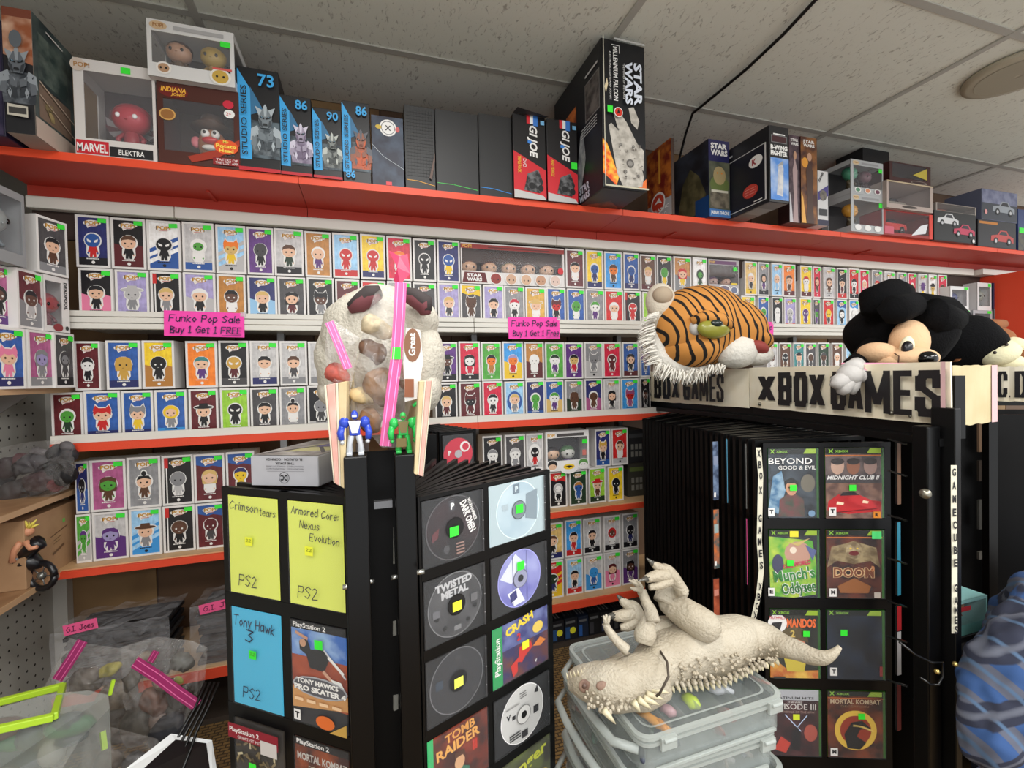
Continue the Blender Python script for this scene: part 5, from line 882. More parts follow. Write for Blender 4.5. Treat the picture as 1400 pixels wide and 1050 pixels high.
fd = MB(); fd.add([PD(x, y, D_)-C for x, y, D_ in ((531, 342, .79), (546, 350, .785), (557, 347, .79), (561, 374, .78), (547, 389, .77), (538, 384, .775), (543, 366, .775))], [(0, 6, 1), (1, 6, 3, 2), (6, 5, 4, 3)], mat((198, 52, 92), .35)); fd.build('crimson_fold', t)
A_ = Art(.0006); s = k; A_.p([(-6*s, 45*s), (12*s, 42*s), (16*s, 0), (8*s, -48*s), (-8*s, -52*s), (-10*s, 0)], (232, 228, 224)); A_.e(2*s, 22*s, 11*s, 22*s, (140, 96, 70), 16); A_.t('Great', 6*s, 8*s, 9*s, 'W', w=30*s, rot=90, bold=.03); A_.r(-8*s, -46*s, 4*s, -22*s, (150, 90, 60)); A_.build('white_pack_label', t, tuple(PD(562, 495, .765)-C), tuple(CR), tuple(CU))
bag('small zip bag with slanted pink zip against the white head', [(448, 440), (456, 438), (492, 462), (484, 510), (478, 540), (450, 536), (444, 480)], .78, [([(450, 440), (462, 468), (476, 504)], 11, (226, 96, 160))], [(462, 512, 13, 16, (196, 96, 84)), (470, 532, 13, 10, (170, 134, 96))], bulge=.016)
# --- robots on the posts
def limbs(m, pts, r, c): m.tube(pts, r, c, 8)
def figure_toy(name, lab, base_, s, main, acc, sil, wings):
    t = thing(name, lab, 'toy figure', base_); M1, M2, M3 = mat(main, .25), mat(acc, .3), mat(sil, .3, .3)
    m = MB(); m.box((-.11*s, -.07*s, .42*s), (.11*s, .07*s, .74*s), M1); m.add([(-.13*s, -.075*s, .74*s), (.13*s, -.075*s, .74*s), (.06*s, -.10*s, .48*s), (-.06*s, -.10*s, .48*s)], [(0, 3, 2, 1)], M2); m.build('torso', t, None, .002)
    m = MB(); m.ball((0, -.01*s, .86*s), (.075*s, .075*s, .10*s), M1, 12, 8); m.box((-.05*s, -.085*s, .82*s), (.05*s, -.06*s, .87*s), M2); m.build('head', t)
    for sx in (-1, 1):
        m = MB(); m.ball((sx*.21*s, 0, .70*s), (.11*s, .10*s, .13*s), M1, 10, 7); m.tube([(sx*.24*s, 0, .66*s), (sx*.29*s, -.03*s, .48*s), (sx*.27*s, -.06*s, .34*s)], [.07*s, .075*s, .06*s], M1, 8); m.ball((sx*.26*s, -.07*s, .29*s), .05*s, M3, 8, 6); m.build('arm', t)
        m = MB(); m.tube([(sx*.07*s, 0, .42*s), (sx*.11*s, -.02*s, .24*s), (sx*.12*s, 0, .06*s)], [.07*s, .06*s, .08*s], M3, 8); m.box((sx*.12*s-.06*s, -.12*s, 0), (sx*.12*s+.06*s, .05*s, .07*s), M3); m.build('leg', t, None, .001)
    return t, M1, M2, M3
P = PD(492, 620, .785); figure_toy('robot_figure', 'blue and white armoured robot figure standing on the left rack post', (-.023, .785, 1.0965), .076, (44, 72, 190), (206, 210, 222), (196, 200, 206), 0)
t, M1, M2, M3 = figure_toy('creature_figure', 'bright green figure with curled wing standing on the right rack post', (.054, .783, 1.0945), .072, (44, 186, 84), (110, 96, 50), (44, 170, 76), 1)
MB().tube([(.012, .0, .05), (.026, .0, .058), (.03, .0, .072), (.024, .0, .084), (.017, .0, .078)], [.005, .006, .007, .006, .003], M1, 8).build('curled_wing', t); MB().box((-.012, -.012, .012), (.004, -.006, .026), M2).build('belly_plate', t)
# --- silver toy carton lying on the pages
Pa, Pb = PZ(344, 664, 1.020), PZ(436, 666, 1.020); w = (Pb-Pa).length; hh = PD(344, 623, (Pa-Vector((0, 0, CAMH))).dot(CF)).z-1.020; rz = math.atan2(Pb.y-Pa.y, Pb.x-Pa.x); d = .20; c, s_ = math.cos(rz), math.sin(rz); mid = (Pa+Pb)/2+Vector((-s_, c, 0))*(d/2)
t = thing('toy_carton', 'silver toy carton lying upside down on top of the near rack', 'toy box', (mid.x, mid.y, 1.0205), rz); MB().box((-w/2, -d/2, 0), (w/2, d/2, hh), mat((172, 172, 176), .3, .3)).build('carton', t, None, .002)
A_ = Art(); A_.r(.001, .001, w-.001, hh-.001, ((176, 176, 182), (190, 190, 196), 8)); A_.ring(w*.5, hh*.28, hh*.17, hh*.19, (60, 60, 64)); A_.t('DC', w*.5+hh*.13, hh*.38, hh*.2, (40, 40, 44), w=hh*.26, rot=180, bold=.05); A_.line([(w*.25, hh*.49), (w*.8, hh*.50)], .0005, (120, 120, 124))
for y, tx, a, b in ((.60, 'PRINCIPE PAYASO - PRINCIPE PALHACO', .24, .8), (.68, 'CLOWN PRINCE - PRINCE DU CRIME', .24, .8)): A_.t(tx, w*b, hh*y, hh*.05, (110, 110, 116), w=w*(b-a), rot=180)
A_.t('THE JOKER', w*.66, hh*.81, hh*.09, (50, 50, 54), w=w*.28, rot=180, bold=.02); A_.t('EL GUASON - CORINGA', w*.78, hh*.93, hh*.08, (60, 60, 64), w=w*.54, rot=180, bold=.02); pr(t, A_, w, d, hh)
A_ = Art(); A_.r(.002, .002, w-.002, d-.002, ((120, 112, 108), (170, 164, 160), 20)); A_.p([(w*.3, d*.2), (w*.9, d*.3), (w*.8, d*.8), (w*.4, d*.7)], (176, 170, 120)); A_.line([(w*.1, d*.1), (w*.5, d*.6), (w*.9, d*.2)], .008, (60, 56, 60)); A_.p([(w*.5, d*.5), (w*.95, d*.55), (w*.9, d*.9), (w*.55, d*.85)], (96, 84, 130)); pr(t, A_, w, d, hh, 'top')
# --- second rack behind with a red disc
O4 = PD(601, 640, 1.38); rackM = thing('media_rack', 'black disc rack standing behind the near rack with a red disc showing', 'display rack', (O4.x, O4.y, 0))
PG2 = ([(0, .007), (.116, .125)], [(1.045, 1.053), (.925, .935), (.8, .81)])
page(rackM, O4, 75, PG2[0], PG2[1], .125, 1.053, .3)
for k in range(9): page(rackM, (O4.x-.01*k+.0, O4.y+.012*k), 75-2*k, [(0, .007), (.116, .125)], [(1.048, 1.054+.0012*k)], .125, 1.056, .3)
MB().box((-.05, -.02, 0), (-.01, .02, 1.05), BK).build('post', rackM)
def d_red(A_, w, h): A_.r(0, 0, w, h, (22, 22, 24)); A_.e(w*.5, h*.42, w*.47, w*.47, (206, 34, 62), 30); A_.e(w*.72, h*.62, w*.16, w*.16, 'W', 16); A_.e(w*.74, h*.62, w*.11, w*.11, (206, 34, 62), 14); A_.t('P', w*.18, h*.4, h*.14, 'W', bold=.05); A_.e(w*.5, h*.42, w*.12, w*.12, (180, 176, 180), 16)
case('red disc in a black case on the rack behind', O4, 75, .008, .115, .938, 1.044, d_red, 1, 'disc_case', 'disc case', 'disc cases in the back rack')
# ------------------------------------------------------------------ right rack with banners
O3 = (1.2656, .8203); A3 = 111.5; R3, T3, N3 = frameR(A3)
rackR = thing('media_rack', 'long black game rack on the right carrying the cream lettered banners', 'display rack', (1.19, .70, 0))
def WB(rack, name, mb, bevel=0):
    o = rack.location; mb.v = [(v[0]-o.x, v[1]-o.y, v[2]-o.z) for v in mb.v]; return mb.build(name, rack, None, bevel)
B0, B1, B2 = Vector((1.291, 1.952, 0)), Vector((1.312, 1.305, 0)), Vector((1.2226, .6622, 0))
hd = (B2-B1).normalized(); hn = Vector((-hd.y, hd.x, 0)); hn = -hn if hn.x < 0 else hn
def seg(a, b, z0, z1, off0, off1, m=BK):
    mb = MB(); P = [a+hn*off0, b+hn*off0, b+hn*off1, a+hn*off1]; mb.add([Vector((p.x, p.y, z)) for z in (z0, z1) for p in P], [(3, 2, 1, 0), (4, 5, 6, 7), (0, 1, 5, 4), (1, 2, 6, 5), (2, 3, 7, 6), (3, 0, 4, 7)], m); return mb
WB(rackR, 'header_beam', seg(B1, B2, 1.06, 1.20, .012, .04)); WB(rackR, 'header_beam', seg(B0, B1+hd*.0, 1.06, 1.20, .012, .04)); WB(rackR, 'lower_rail', seg(B1, B2, 1.045, 1.062, -.03, .01)); WB(rackR, 'lower_rail', seg(B0, B1, 1.045, 1.062, -.03, .01))
mb = MB(); mb.box((1.158, .668, 0), (1.20, .70, 1.09), BKS); WB(rackR, 'post', mb, .003)
mb = MB(); mb.box((1.205, .645, 0), (1.225, .69, 1.13), BK); WB(rackR, 'post', mb, .002)
mb = MB(); mb.box((1.345, 1.27, 0), (1.385, 1.33, 1.2), BK); WB(rackR, 'post', mb, .002)
mb = MB(); mb.box((1.32, 1.93, 0), (1.36, 1.97, 1.2), BK); WB(rackR, 'post', mb, .002)
mb = MB(); mb.box((1.36, .75, .0), (1.37, 1.9, 1.05), BK2); WB(rackR, 'back_panel', mb)
MB().tube([PD(1265, 675, .975)-rackR.location, PD(1265, 675, .965)-rackR.location], .0105, mat((150, 146, 134), .3, .9), 18).build('post_bolt', rackR, None)
for x, y in ((1281, 918), (1306, 908)):
    MB().ball(PD(x, y, .965)-rackR.location, .0055, mat((200, 176, 110), .25, .9), 12, 8).build('brass_screw', rackR)
MB().tube([PD(x, y, .97)-rackR.location for x, y in ((1230, 878), (1250, 894), (1274, 906), (1289, 905), (1289, 925), (1283, 936), (1272, 936), (1258, 926))], .0025, mat((16, 16, 17), .2), 8).build('bracket_loop', rackR)
# pages: nearest one nearly square on, then the rest receding behind it
PU = [(-.309, -.299), (-.1685, -.1565), (-.0085, .006)]; PZs = [(1.019, 1.031), (.807, .833), (.598, .624), (.386, .412), (.17, .205)]
page(rackR, O3, A3, PU, PZs, .006, 1.031, .17, u0=-.309)
nP = 26; Pend = Vector((.9679, .9284)); Pfar = Vector((1.0596, 1.5917))
for k in range(1, nP):
    f = k/(nP-1); e = Pend.lerp(Pfar, f); h0 = Vector((1.300, .86)).lerp(Vector((1.345, 1.78)), f); dv = h0-e; ang = math.degrees(math.atan2(dv.x, dv.y)); L = dv.length
    zt = 1.036; page(rackR, (e.x, e.y), ang, [(0, .012), (L*.5-.006, L*.5+.006), (L-.02, L-.01)] if k < 14 else [(0, L-.02)], [(zt-.010, zt+(.002 if k % 3 == 0 else 0)), (.807, .833), (.598, .624), (.386, .412), (.17, .205)] if k < 14 else [(zt-.010, zt+(.002 if k % 3 == 0 else 0))], L-.01, zt, .17, th=.011)
def sliver(lab, px0, px1, py0, py1, D, c, c2=None, name='game_case'):
    P, Q = PD(px0, py0, D), PD(px1, py1, D); w = abs(Q.x-P.x)+.001; hgt = P.z-Q.z; t = thing(name, lab, 'game case', (P.x, P.y, Q.z), 0, 'game cases in the racks'); m = mat(c, .4, noise=(c2, 30) if c2 else None)
    MB().box((0, 0, 0), (w, .004, hgt), mat((30, 30, 32), .4)).build('case', t); A_ = Art(); A_.r(0, 0, w, hgt, m)
    if c2: A_.r(w*.1, hgt*.6, w*.9, hgt*.75, tuple(min(255, v+80) for v in c)); A_.r(w*.1, hgt*.05, w*.45, hgt*.13, 'W')
    A_.build('cover_print', t, (0, -.0008, 0)); return t
sliver('slice of a dark blue game cover showing between the black pages', 974, 985, 604, 684, 1.23, (50, 60, 84), (120, 140, 170))
sliver('slice of a teal and orange game cover between the black pages', 975, 986, 697, 778, 1.23, (70, 90, 90), (206, 110, 50))
sliver('slice of a rusty red game cover low between the black pages', 975, 986, 792, 850, 1.23, (120, 50, 34), (180, 90, 60))
sliver('thin blue and yellow spine between the black pages', 993, 995, 600, 688, 1.21, (80, 150, 180)); sliver('thin pink spine between the black pages', 1020, 1022, 709, 800, 1.18, (200, 70, 130)); sliver('thin pale grey spine above the pink one', 1019, 1021, 607, 696, 1.18, (110, 110, 106))
for lab, y0, y1, c in (('brown case edge right of the racing game cover', 605, 690, (110, 80, 60)), ('teal case edge right of the demon game cover', 714, 815, (50, 134, 160)), ('red case edge above a white one at the rack post', 829, 863, (176, 40, 46)), ('white case edge below a red one at the rack post', 864, 924, (190, 188, 190)), ('dark red case edge low beside the rack post', 935, 1000, (100, 34, 36))): sliver(lab, 1226, 1235, y0, y1, 1.12, c)
for y in (600, 643, 704, 763, 822, 870, 930): MB().bar(PD(1214, y, 1.10)-rackR.location, PD(1240, y+8, 1.05)-rackR.location, .003, .004, mat((30, 30, 31), .25)).build('wire_arm', rackR)
# covers on the near page
XB = [(.8345, 1.018), (.6255, .8055), (.413, .5965), (.2065, .384)]
XU = [(-.298, -.1695), (-.1555, -.0095)]
def xhead(A_, w, h, c=(20, 24, 20)): A_.r(0, h*.92, w, h, c); A_.p([(w*.04, h*.93), (w*.07, h*.96), (w*.04, h*.99), (w*.06, h*.99), (w*.085, h*.967), (w*.11, h*.99), (w*.13, h*.99), (w*.1, h*.96), (w*.13, h*.93), (w*.11, h*.93), (w*.085, h*.953), (w*.06, h*.93)], (140, 190, 60)); A_.t('XBOX', w*.16, h*.94, h*.034, (140, 190, 70), w=w*.24, bold=.02); A_.p([(w*.72, h*.925), (w*.78, h*.995), (w*.98, h*.995), (w*.98, h*.925)], (150, 180, 60)); A_.r(w*.95, 0, w, h*.91, (24, 60, 22)) if False else None
def rate(A_, w, h, ch, x=.04, y=.03): A_.r(w*x, h*y, w*(x+.13), h*(y+.12), 'W'); A_.t(ch, w*(x+.03), h*(y+.035), h*.06, 'K', w=w*.075, bold=.05)
def person_art(A_, cx, y0, s, skin, hair, cloth):
    A_.p([(cx-s*.55, y0), (cx-s*.5, y0+s*.75), (cx-s*.15, y0+s), (cx+s*.15, y0+s), (cx+s*.5, y0+s*.75), (cx+s*.55, y0)], cloth); A_.e(cx, y0+s*1.25, s*.24, s*.33, skin, 14); A_.p([(cx-s*.28, y0+s*1.2), (cx-s*.3, y0+s*1.55), (cx, y0+s*1.72), (cx+s*.3, y0+s*1.5), (cx+s*.26, y0+s*1.3), (cx+s*.15, y0+s*1.45), (cx-s*.2, y0+s*1.45)], hair)
    for q in (-1, 1): A_.e(cx+q*s*.1, y0+s*1.27, s*.045, s*.025, 'K', 6)
def c_bge(A_, w, h):
    A_.r(0, 0, w, h, ((24, 28, 36), (64, 74, 84), 22)); A_.p([(0, h*.15), (w*.1, h*.6), (w*.28, h*.68), (w*.36, h*.4), (w*.2, h*.05)], ((60, 110, 150), (150, 180, 200), 40)); A_.e(w*.82, h*.5, w*.15, h*.13, (110, 104, 90)); person_art(A_, w*.48, h*.02, h*.33, (206, 150, 116), (26, 26, 26), ((110, 60, 60), (60, 70, 56), 40)); xhead(A_, w, h); A_.t('BEYOND', 0, h*.78, h*.085, 'W', w=w*.9, bold=.01); A_.t('GOOD & EVIL', w*.2, h*.70, h*.055, 'W', w=w*.78); A_.e(w*.88, h*.07, w*.07, w*.07, (120, 150, 180)); rate(A_, w, h, 'T', -.02); pstick(A_, w, h, .50, .44, s=.017)
def c_mid(A_, w, h):
    A_.r(0, 0, w, h, ((70, 60, 60), (120, 100, 96), 22)); A_.r(0, h*.88, w, h*.9, (214, 120, 50))
    for q, cc in ((.22, (196, 160, 140)), (.5, (150, 96, 70)), (.8, (160, 130, 120))): A_.e(w*q, h*.74, w*.12, h*.12, cc); A_.e(w*q, h*.81, w*.12, h*.05, (40, 30, 28))
    A_.r(0, h*.5, w, h*.62, (60, 52, 54)); A_.t('MIDNIGHT CLUB II', w*.02, h*.55, h*.06, 'W', w=w*.94, bold=.03, shear=.3); A_.r(0, 0, w, h*.5, ((90, 60, 50), (150, 110, 90), 30)); A_.p([(w*.02, h*.12), (w*.04, h*.24), (w*.22, h*.34), (w*.55, h*.35), (w*.8, h*.26), (w*.98, h*.24), (w*.97, h*.1), (w*.4, h*.06)], (200, 30, 36)); A_.p([(w*.24, h*.32), (w*.3, h*.37), (w*.5, h*.38), (w*.6, h*.33)], (40, 30, 34)); A_.p([(w*.2, h*.24), (w*.32, h*.22), (w*.3, h*.19), (w*.18, h*.2)], (250, 220, 190)); A_.p([(w*.66, h*.26), (w*.76, h*.24), (w*.74, h*.21), (w*.64, h*.22)], (250, 220, 190))
    A_.line([(w*.1, h*.08), (w*.9, h*.14)], h*.012, (100, 20, 24)); xhead(A_, w, h); rate(A_, w, h, 'T', .04, .04); A_.r(w*.83, h*.01, w*.96, h*.1, (226, 140, 40)); A_.t('R', w*.86, h*.03, h*.05, 'K', bold=.05); pstick(A_, w, h, .46, .44, s=.017)
def c_odd(A_, w, h):
    A_.r(0, 0, w, h, (30, 30, 44)); A_.p([(w*.02, h*.02), (0, h*.9), (w*.5, h*.87), (w*.9, h*.84), (w*.98, h*.5), (w*.97, h*.05), (w*.5, 0)], ((90, 170, 50), (190, 210, 70), 24)); A_.e(w*.6, h*.66, w*.28, h*.17, (196, 150, 130)); A_.e(w*.5, h*.7, w*.07, h*.05, (236, 220, 200)); A_.p([(w*.75, h*.78), (w*.98, h*.7), (w*.9, h*.55)], (90, 100, 150)); A_.e(w*.18, h*.5, w*.12, h*.14, (60, 60, 90)); A_.p([(w*.3, h*.84), (w*.5, h*.8), (w*.85, h*.88), (w*.6, h*.76)], (206, 180, 110))
    A_.t('ODDWORLD', w*.30, h*.42, h*.07, (200, 50, 80), w=w*.58, bold=.05, rot=12); A_.t('Munch\'s', w*.10, h*.22, h*.18, 'W', w=w*.86, bold=.07, rot=8); A_.t('Munch\'s', w*.10, h*.22, h*.18, (40, 130, 40), w=w*.86, bold=.03, rot=8); A_.t('Oddysee', w*.26, h*.05, h*.15, 'W', w=w*.72, bold=.07, rot=8); A_.t('Oddysee', w*.26, h*.05, h*.15, (40, 130, 40), w=w*.72, bold=.03, rot=8); xhead(A_, w, h); A_.r(w*.42, h*.9, w*.6, h*.99, (230, 220, 60)); rate(A_, w, h, 'E', -.04); pstick(A_, w, h, .42, .52, s=.017)
def c_doom(A_, w, h):
    A_.r(0, 0, w, h, ((44, 20, 16), (110, 50, 30), 22)); A_.p([(w*.02, h*.45), (w*.1, h*.75), (w*.35, h*.8), (w*.5, h*.84), (w*.66, h*.8), (w*.9, h*.74), (w*.97, h*.45), (w*.8, h*.55), (w*.5, h*.5), (w*.2, h*.55)], ((110, 90, 60), (170, 150, 110), 40)); A_.e(w*.5, h*.70, w*.15, h*.12, ((120, 100, 70), (190, 170, 130), 60)); A_.e(w*.5, h*.66, w*.09, h*.035, (110, 20, 20)); [A_.e(w*(.5+q), h*.73, w*.02, h*.012, (240, 200, 60)) for q in (-.06, .06)]
    A_.p([(w*.2, h*.18), (w*.25, h*.08), (w*.75, h*.08), (w*.8, h*.18), (w*.5, h*.3)], (150, 90, 40)); A_.t('DOOM', w*.12, h*.30, h*.16, (226, 190, 140), w=w*.74, bold=.08); A_.t('DOOM', w*.13, h*.305, h*.15, (130, 70, 40), w=w*.72, bold=.02); A_.t('3', w*.80, h*.40, h*.08, (200, 130, 80), bold=.05); A_.r(0, h*.885, w, h*.90, (214, 120, 50)); xhead(A_, w, h); rate(A_, w, h, 'M'); A_.r(w*.84, h*.02, w*.95, h*.1, (200, 190, 180)); A_.z += .001; A_.r(w*.80, h*.88, w*.97, h*.99, (90, 230, 130))
def c_com(A_, w, h):
    A_.r(0, 0, w, h, ((24, 26, 22), (50, 52, 40), 24)); A_.p([(0, 0), (0, h*.32), (w*.4, h*.1), (w, h*.12), (w, 0)], ((190, 100, 40), (230, 190, 80), 20)); A_.e(w*.5, h*.42, w*.26, h*.22, (196, 120, 90)); A_.p([(w*.2, h*.52), (w*.26, h*.7), (w*.5, h*.76), (w*.76, h*.7), (w*.8, h*.52), (w*.5, h*.58)], (90, 76, 44)); [A_.e(w*q, h*.46, w*.06, h*.02, 'K') for q in (.4, .62)]; A_.p([(w*.26, h*.36), (w*.35, h*.1), (w*.7, h*.1), (w*.76, h*.3)], (200, 180, 60))
    A_.t('COMMANDOS', w*.02, h*.74, h*.13, (236, 110, 40), w=w*.93, bold=.04); A_.t('2', w*.42, h*.6, h*.1, (210, 180, 90), bold=.03); A_.e(w*.15, h*.8, w*.20, h*.135, 'W', 18); A_.t('TRUTHFULLY', -w*.02, h*.86, h*.04, (200, 30, 50), w=w*.34, bold=.03); A_.p([(0, h*.75), (w*.05, h*.81), (w*.25, h*.82), (w*.2, h*.7), (w*.1, h*.7)], 'K'); xhead(A_, w, h); A_.r(w*.06, 0, w*.3, h*.03, (60, 60, 60)); pstick(A_, w, h, .74, .66, s=.017)
def c_blank(A_, w, h): A_.r(0, 0, w, h, ((14, 18, 26), (30, 40, 58), 14)); A_.r(0, 0, w*.3, h*.3, ((20, 28, 44), (16, 20, 28), 20)); xhead(A_, w, h, (14, 18, 16)); rate(A_, w, h, 'T', .05, .05); A_.r(w*.94, h*.06, w*.99, h*.2, (150, 50, 50)); pstick(A_, w, h, .30, .68, s=.017)
def c_ep3(A_, w, h):
    A_.r(0, 0, w, h, ((40, 16, 20), (80, 40, 44), 24)); A_.r(0, h*.84, w, h, (176, 178, 184)); A_.t('PLATINUM HITS', w*.05, h*.86, h*.035, 'K', w=w*.85, bold=.02); A_.t('EPISODE III', w*.10, h*.70, h*.09, (210, 206, 200), w=w*.84, bold=.01); A_.t('REVENGE OF THE SITH', w*.2, h*.65, h*.03, (180, 150, 140), w=w*.7); A_.t('STAR WARS', w*.35, h*.80, h*.025, 'W', w=w*.3)
    A_.line([(w*.3, h*.62), (w*.62, h*.38)], w*.018, (200, 220, 250)); A_.line([(w*.75, h*.62), (w*.5, h*.4)], w*.018, (200, 220, 250)); A_.p([(w*.4, h*.1), (w*.44, h*.38), (w*.54, h*.45), (w*.62, h*.36), (w*.6, h*.08)], (20, 18, 22)); A_.e(w*.82, h*.36, w*.14, h*.13, (170, 80, 66)); A_.p([(w*.05, h*.1), (w*.2, h*.3), (w*.4, h*.2), (w*.3, h*.05)], (190, 60, 46)); pstick(A_, w, h, .52, .6, (214, 226, 60), s=.017)
def c_mk(A_, w, h): A_.r(0, 0, w, h, ((44, 20, 14), (130, 60, 30), 18)); xhead(A_, w, h); A_.t('MORTAL KOMBAT', w*.05, h*.81, h*.07, (200, 180, 150), w=w*.9, bold=.02); A_.t('DECEPTION', w*.24, h*.76, h*.03, (150, 120, 90), w=w*.5); A_.r(0, h*.895, w, h*.905, (214, 120, 50)); dragon(A_, w*.5, h*.42, w*.38); rate(A_, w, h, 'M'); pstick(A_, w, h, .6, .64, s=.017)
for (r_, c_, fn, lab) in ((0, 0, c_bge, 'game case with Beyond Good & Evil cover, top left of the near page'), (0, 1, c_mid, 'game case with red car Midnight Club II cover'), (1, 0, c_odd, 'bright green game case with Munch\'s Oddysee lettering'), (1, 1, c_doom, 'game case with brown demon Doom 3 cover'),
                          (2, 0, c_com, 'game case with Commandos 2 cover and a face in a cap'), (2, 1, c_blank, 'plain dark blue game case with green sticker behind the lizard tail'), (3, 0, c_ep3, 'game case with Episode III cover and silver top band'), (3, 1, c_mk, 'game case with gold ring dragon Mortal Kombat Deception cover')):
    case(lab, O3, A3, *XU[c_], *XB[r_], (lambda A_, w, h, fn=fn: fn(A_, w*.955, h)), 1, shell=(40, 96, 30))
# black and white lettered strips
def strip(lab, pts, wpx, D, txt, dark=False):
    P = [PD(x, y, D) for x, y in pts]; t = thing('letter_strip', lab, 'label strip', tuple(P[-1])); k = D/621; m = MB()
    for p, q in zip(P, P[1:]):
        s = CR*(wpx*k/2); m.add([p-s-P[-1], p+s-P[-1], q+s-P[-1], q-s-P[-1]], [(0, 1, 2, 3)], mat((214, 210, 190), .5))
    m.build('paper_strip', t); A_ = Art(); n = len(txt); tot = (P[0]-P[-1]).length
    for j, ch in enumerate(txt):
        f = (j+.5)/n; q = f*(len(P)-1); i_ = min(int(q), len(P)-2); p = P[i_].lerp(P[i_+1], q-i_)-P[-1]; A_.t(ch, p.dot(CR), p.dot(CU)-tot/n*.35, tot/n*.66, 'K', w=wpx*k*.62, anchor='c', bold=.04) if ch != ' ' else None
    A_.build('lettering', t, tuple(-CF*.0008), tuple(CR), tuple(CU)); return t
strip('narrow white strip lettered GAMECUBE GAMES down the right rack post', [(1304, 636), (1304, 700), (1305, 760), (1305, 820), (1305, 866)], 8, .955, 'GAMECUBE GAMES')
t = strip('curled white lettered strip hanging at the left of the game covers', [(1037, 612), (1040, 650), (1039, 700), (1038, 740), (1041, 780), (1037, 815), (1030, 846)], 7, 1.15, 'XBOX GAMES XBOX')
# banners: cream card with condensed black letters
BLK = {'X': [[(0, 0), (1, 2)], [(0, 2), (1, 0)]], 'B': [[(0, 0), (0, 2), (.8, 2), (1, 1.75), (1, 1.25), (.8, 1.04), (0, 1.04)], [(.8, 1.04), (1, .8), (1, .25), (.8, 0), (0, 0)]], 'O': [[(.2, 0), (0, .3), (0, 1.7), (.2, 2), (.8, 2), (1, 1.7), (1, .3), (.8, 0), (.2, 0)]],
 'G': [[(1, 1.4), (1, 1.7), (.8, 2), (.2, 2), (0, 1.7), (0, .3), (.2, 0), (.8, 0), (1, .3), (1, .9), (.6, .9)]], 'A': [[(-.05, 0), (.5, 2), (1.05, 0)], [(.2, .6), (.8, .6)]], 'M': [[(0, 0), (0, 2), (.62, .3), (1.25, 2), (1.25, 0)]], 'E': [[(1, 2), (0, 2), (0, 0), (1, 0)], [(0, 1), (.85, 1)]],
 'S': [[(1, 1.5), (1, 1.75), (.8, 2), (.2, 2), (0, 1.7), (0, 1.35), (1, .7), (1, .3), (.8, 0), (.2, 0), (0, .3), (0, .6)]], 'C': [[(1, 1.4), (1, 1.7), (.8, 2), (.2, 2), (0, 1.7), (0, .3), (.2, 0), (.8, 0), (1, .3), (1, .6)]], 'D': [[(0, 0), (0, 2), (.7, 2), (1, 1.6), (1, .4), (.7, 0), (0, 0)]], '.': [[(.1, 0), (.1, .1)]]}
def block(A_, txt, spans, y, h, c):
    """spans: (x0, x1) of each letter; thick strokes, wider across than down"""
    for ch, (x0, x1) in zip(txt, spans):
        g = BLK[ch]; mx = 1.25 if ch == 'M' else 1.0; sw = (x1-x0)*(.40 if ch != 'M' else .27); A_.z += .0003
        for st in g:
            pts = [(x0+sw/2+(x1-x0-sw)*px_/mx, y+sw*.4+(h-sw*.8)*py_/2) for px_, py_ in st]
            for p, q in zip(pts, pts[1:]):
                dx, dy = q[0]-p[0], q[1]-p[1]; hw = sw/2; hh_ = sw*.4
                A_.z += .00001
                if abs(dx) < 1e-6 or abs(dy) < 1e-6: A_.p([(min(p[0], q[0])-hw, min(p[1], q[1])-hh_), (max(p[0], q[0])+hw, min(p[1], q[1])-hh_), (max(p[0], q[0])+hw, max(p[1], q[1])+hh_), (min(p[0], q[0])-hw, max(p[1], q[1])+hh_)], c, False)
                else: A_.p([(p[0]-hw, p[1]), (p[0]+hw, p[1]), (q[0]+hw, q[1]), (q[0]-hw, q[1])] if abs(dy) > abs(dx)*.4 else [(p[0], p[1]-hh_), (q[0], q[1]-hh_), (q[0], q[1]+hh_), (p[0], p[1]+hh_)], c, False)
                if ch in 'OGCSDB' and dx and dy: A_.e(p[0], p[1], hw*.95, hh_, c, 8); A_.e(q[0], q[1], hw*.95, hh_, c, 8)
    return A_
m_paper = mat((246, 238, 216), .6, noise=((236, 224, 196), 9.0), bump=(14, .25, .01))
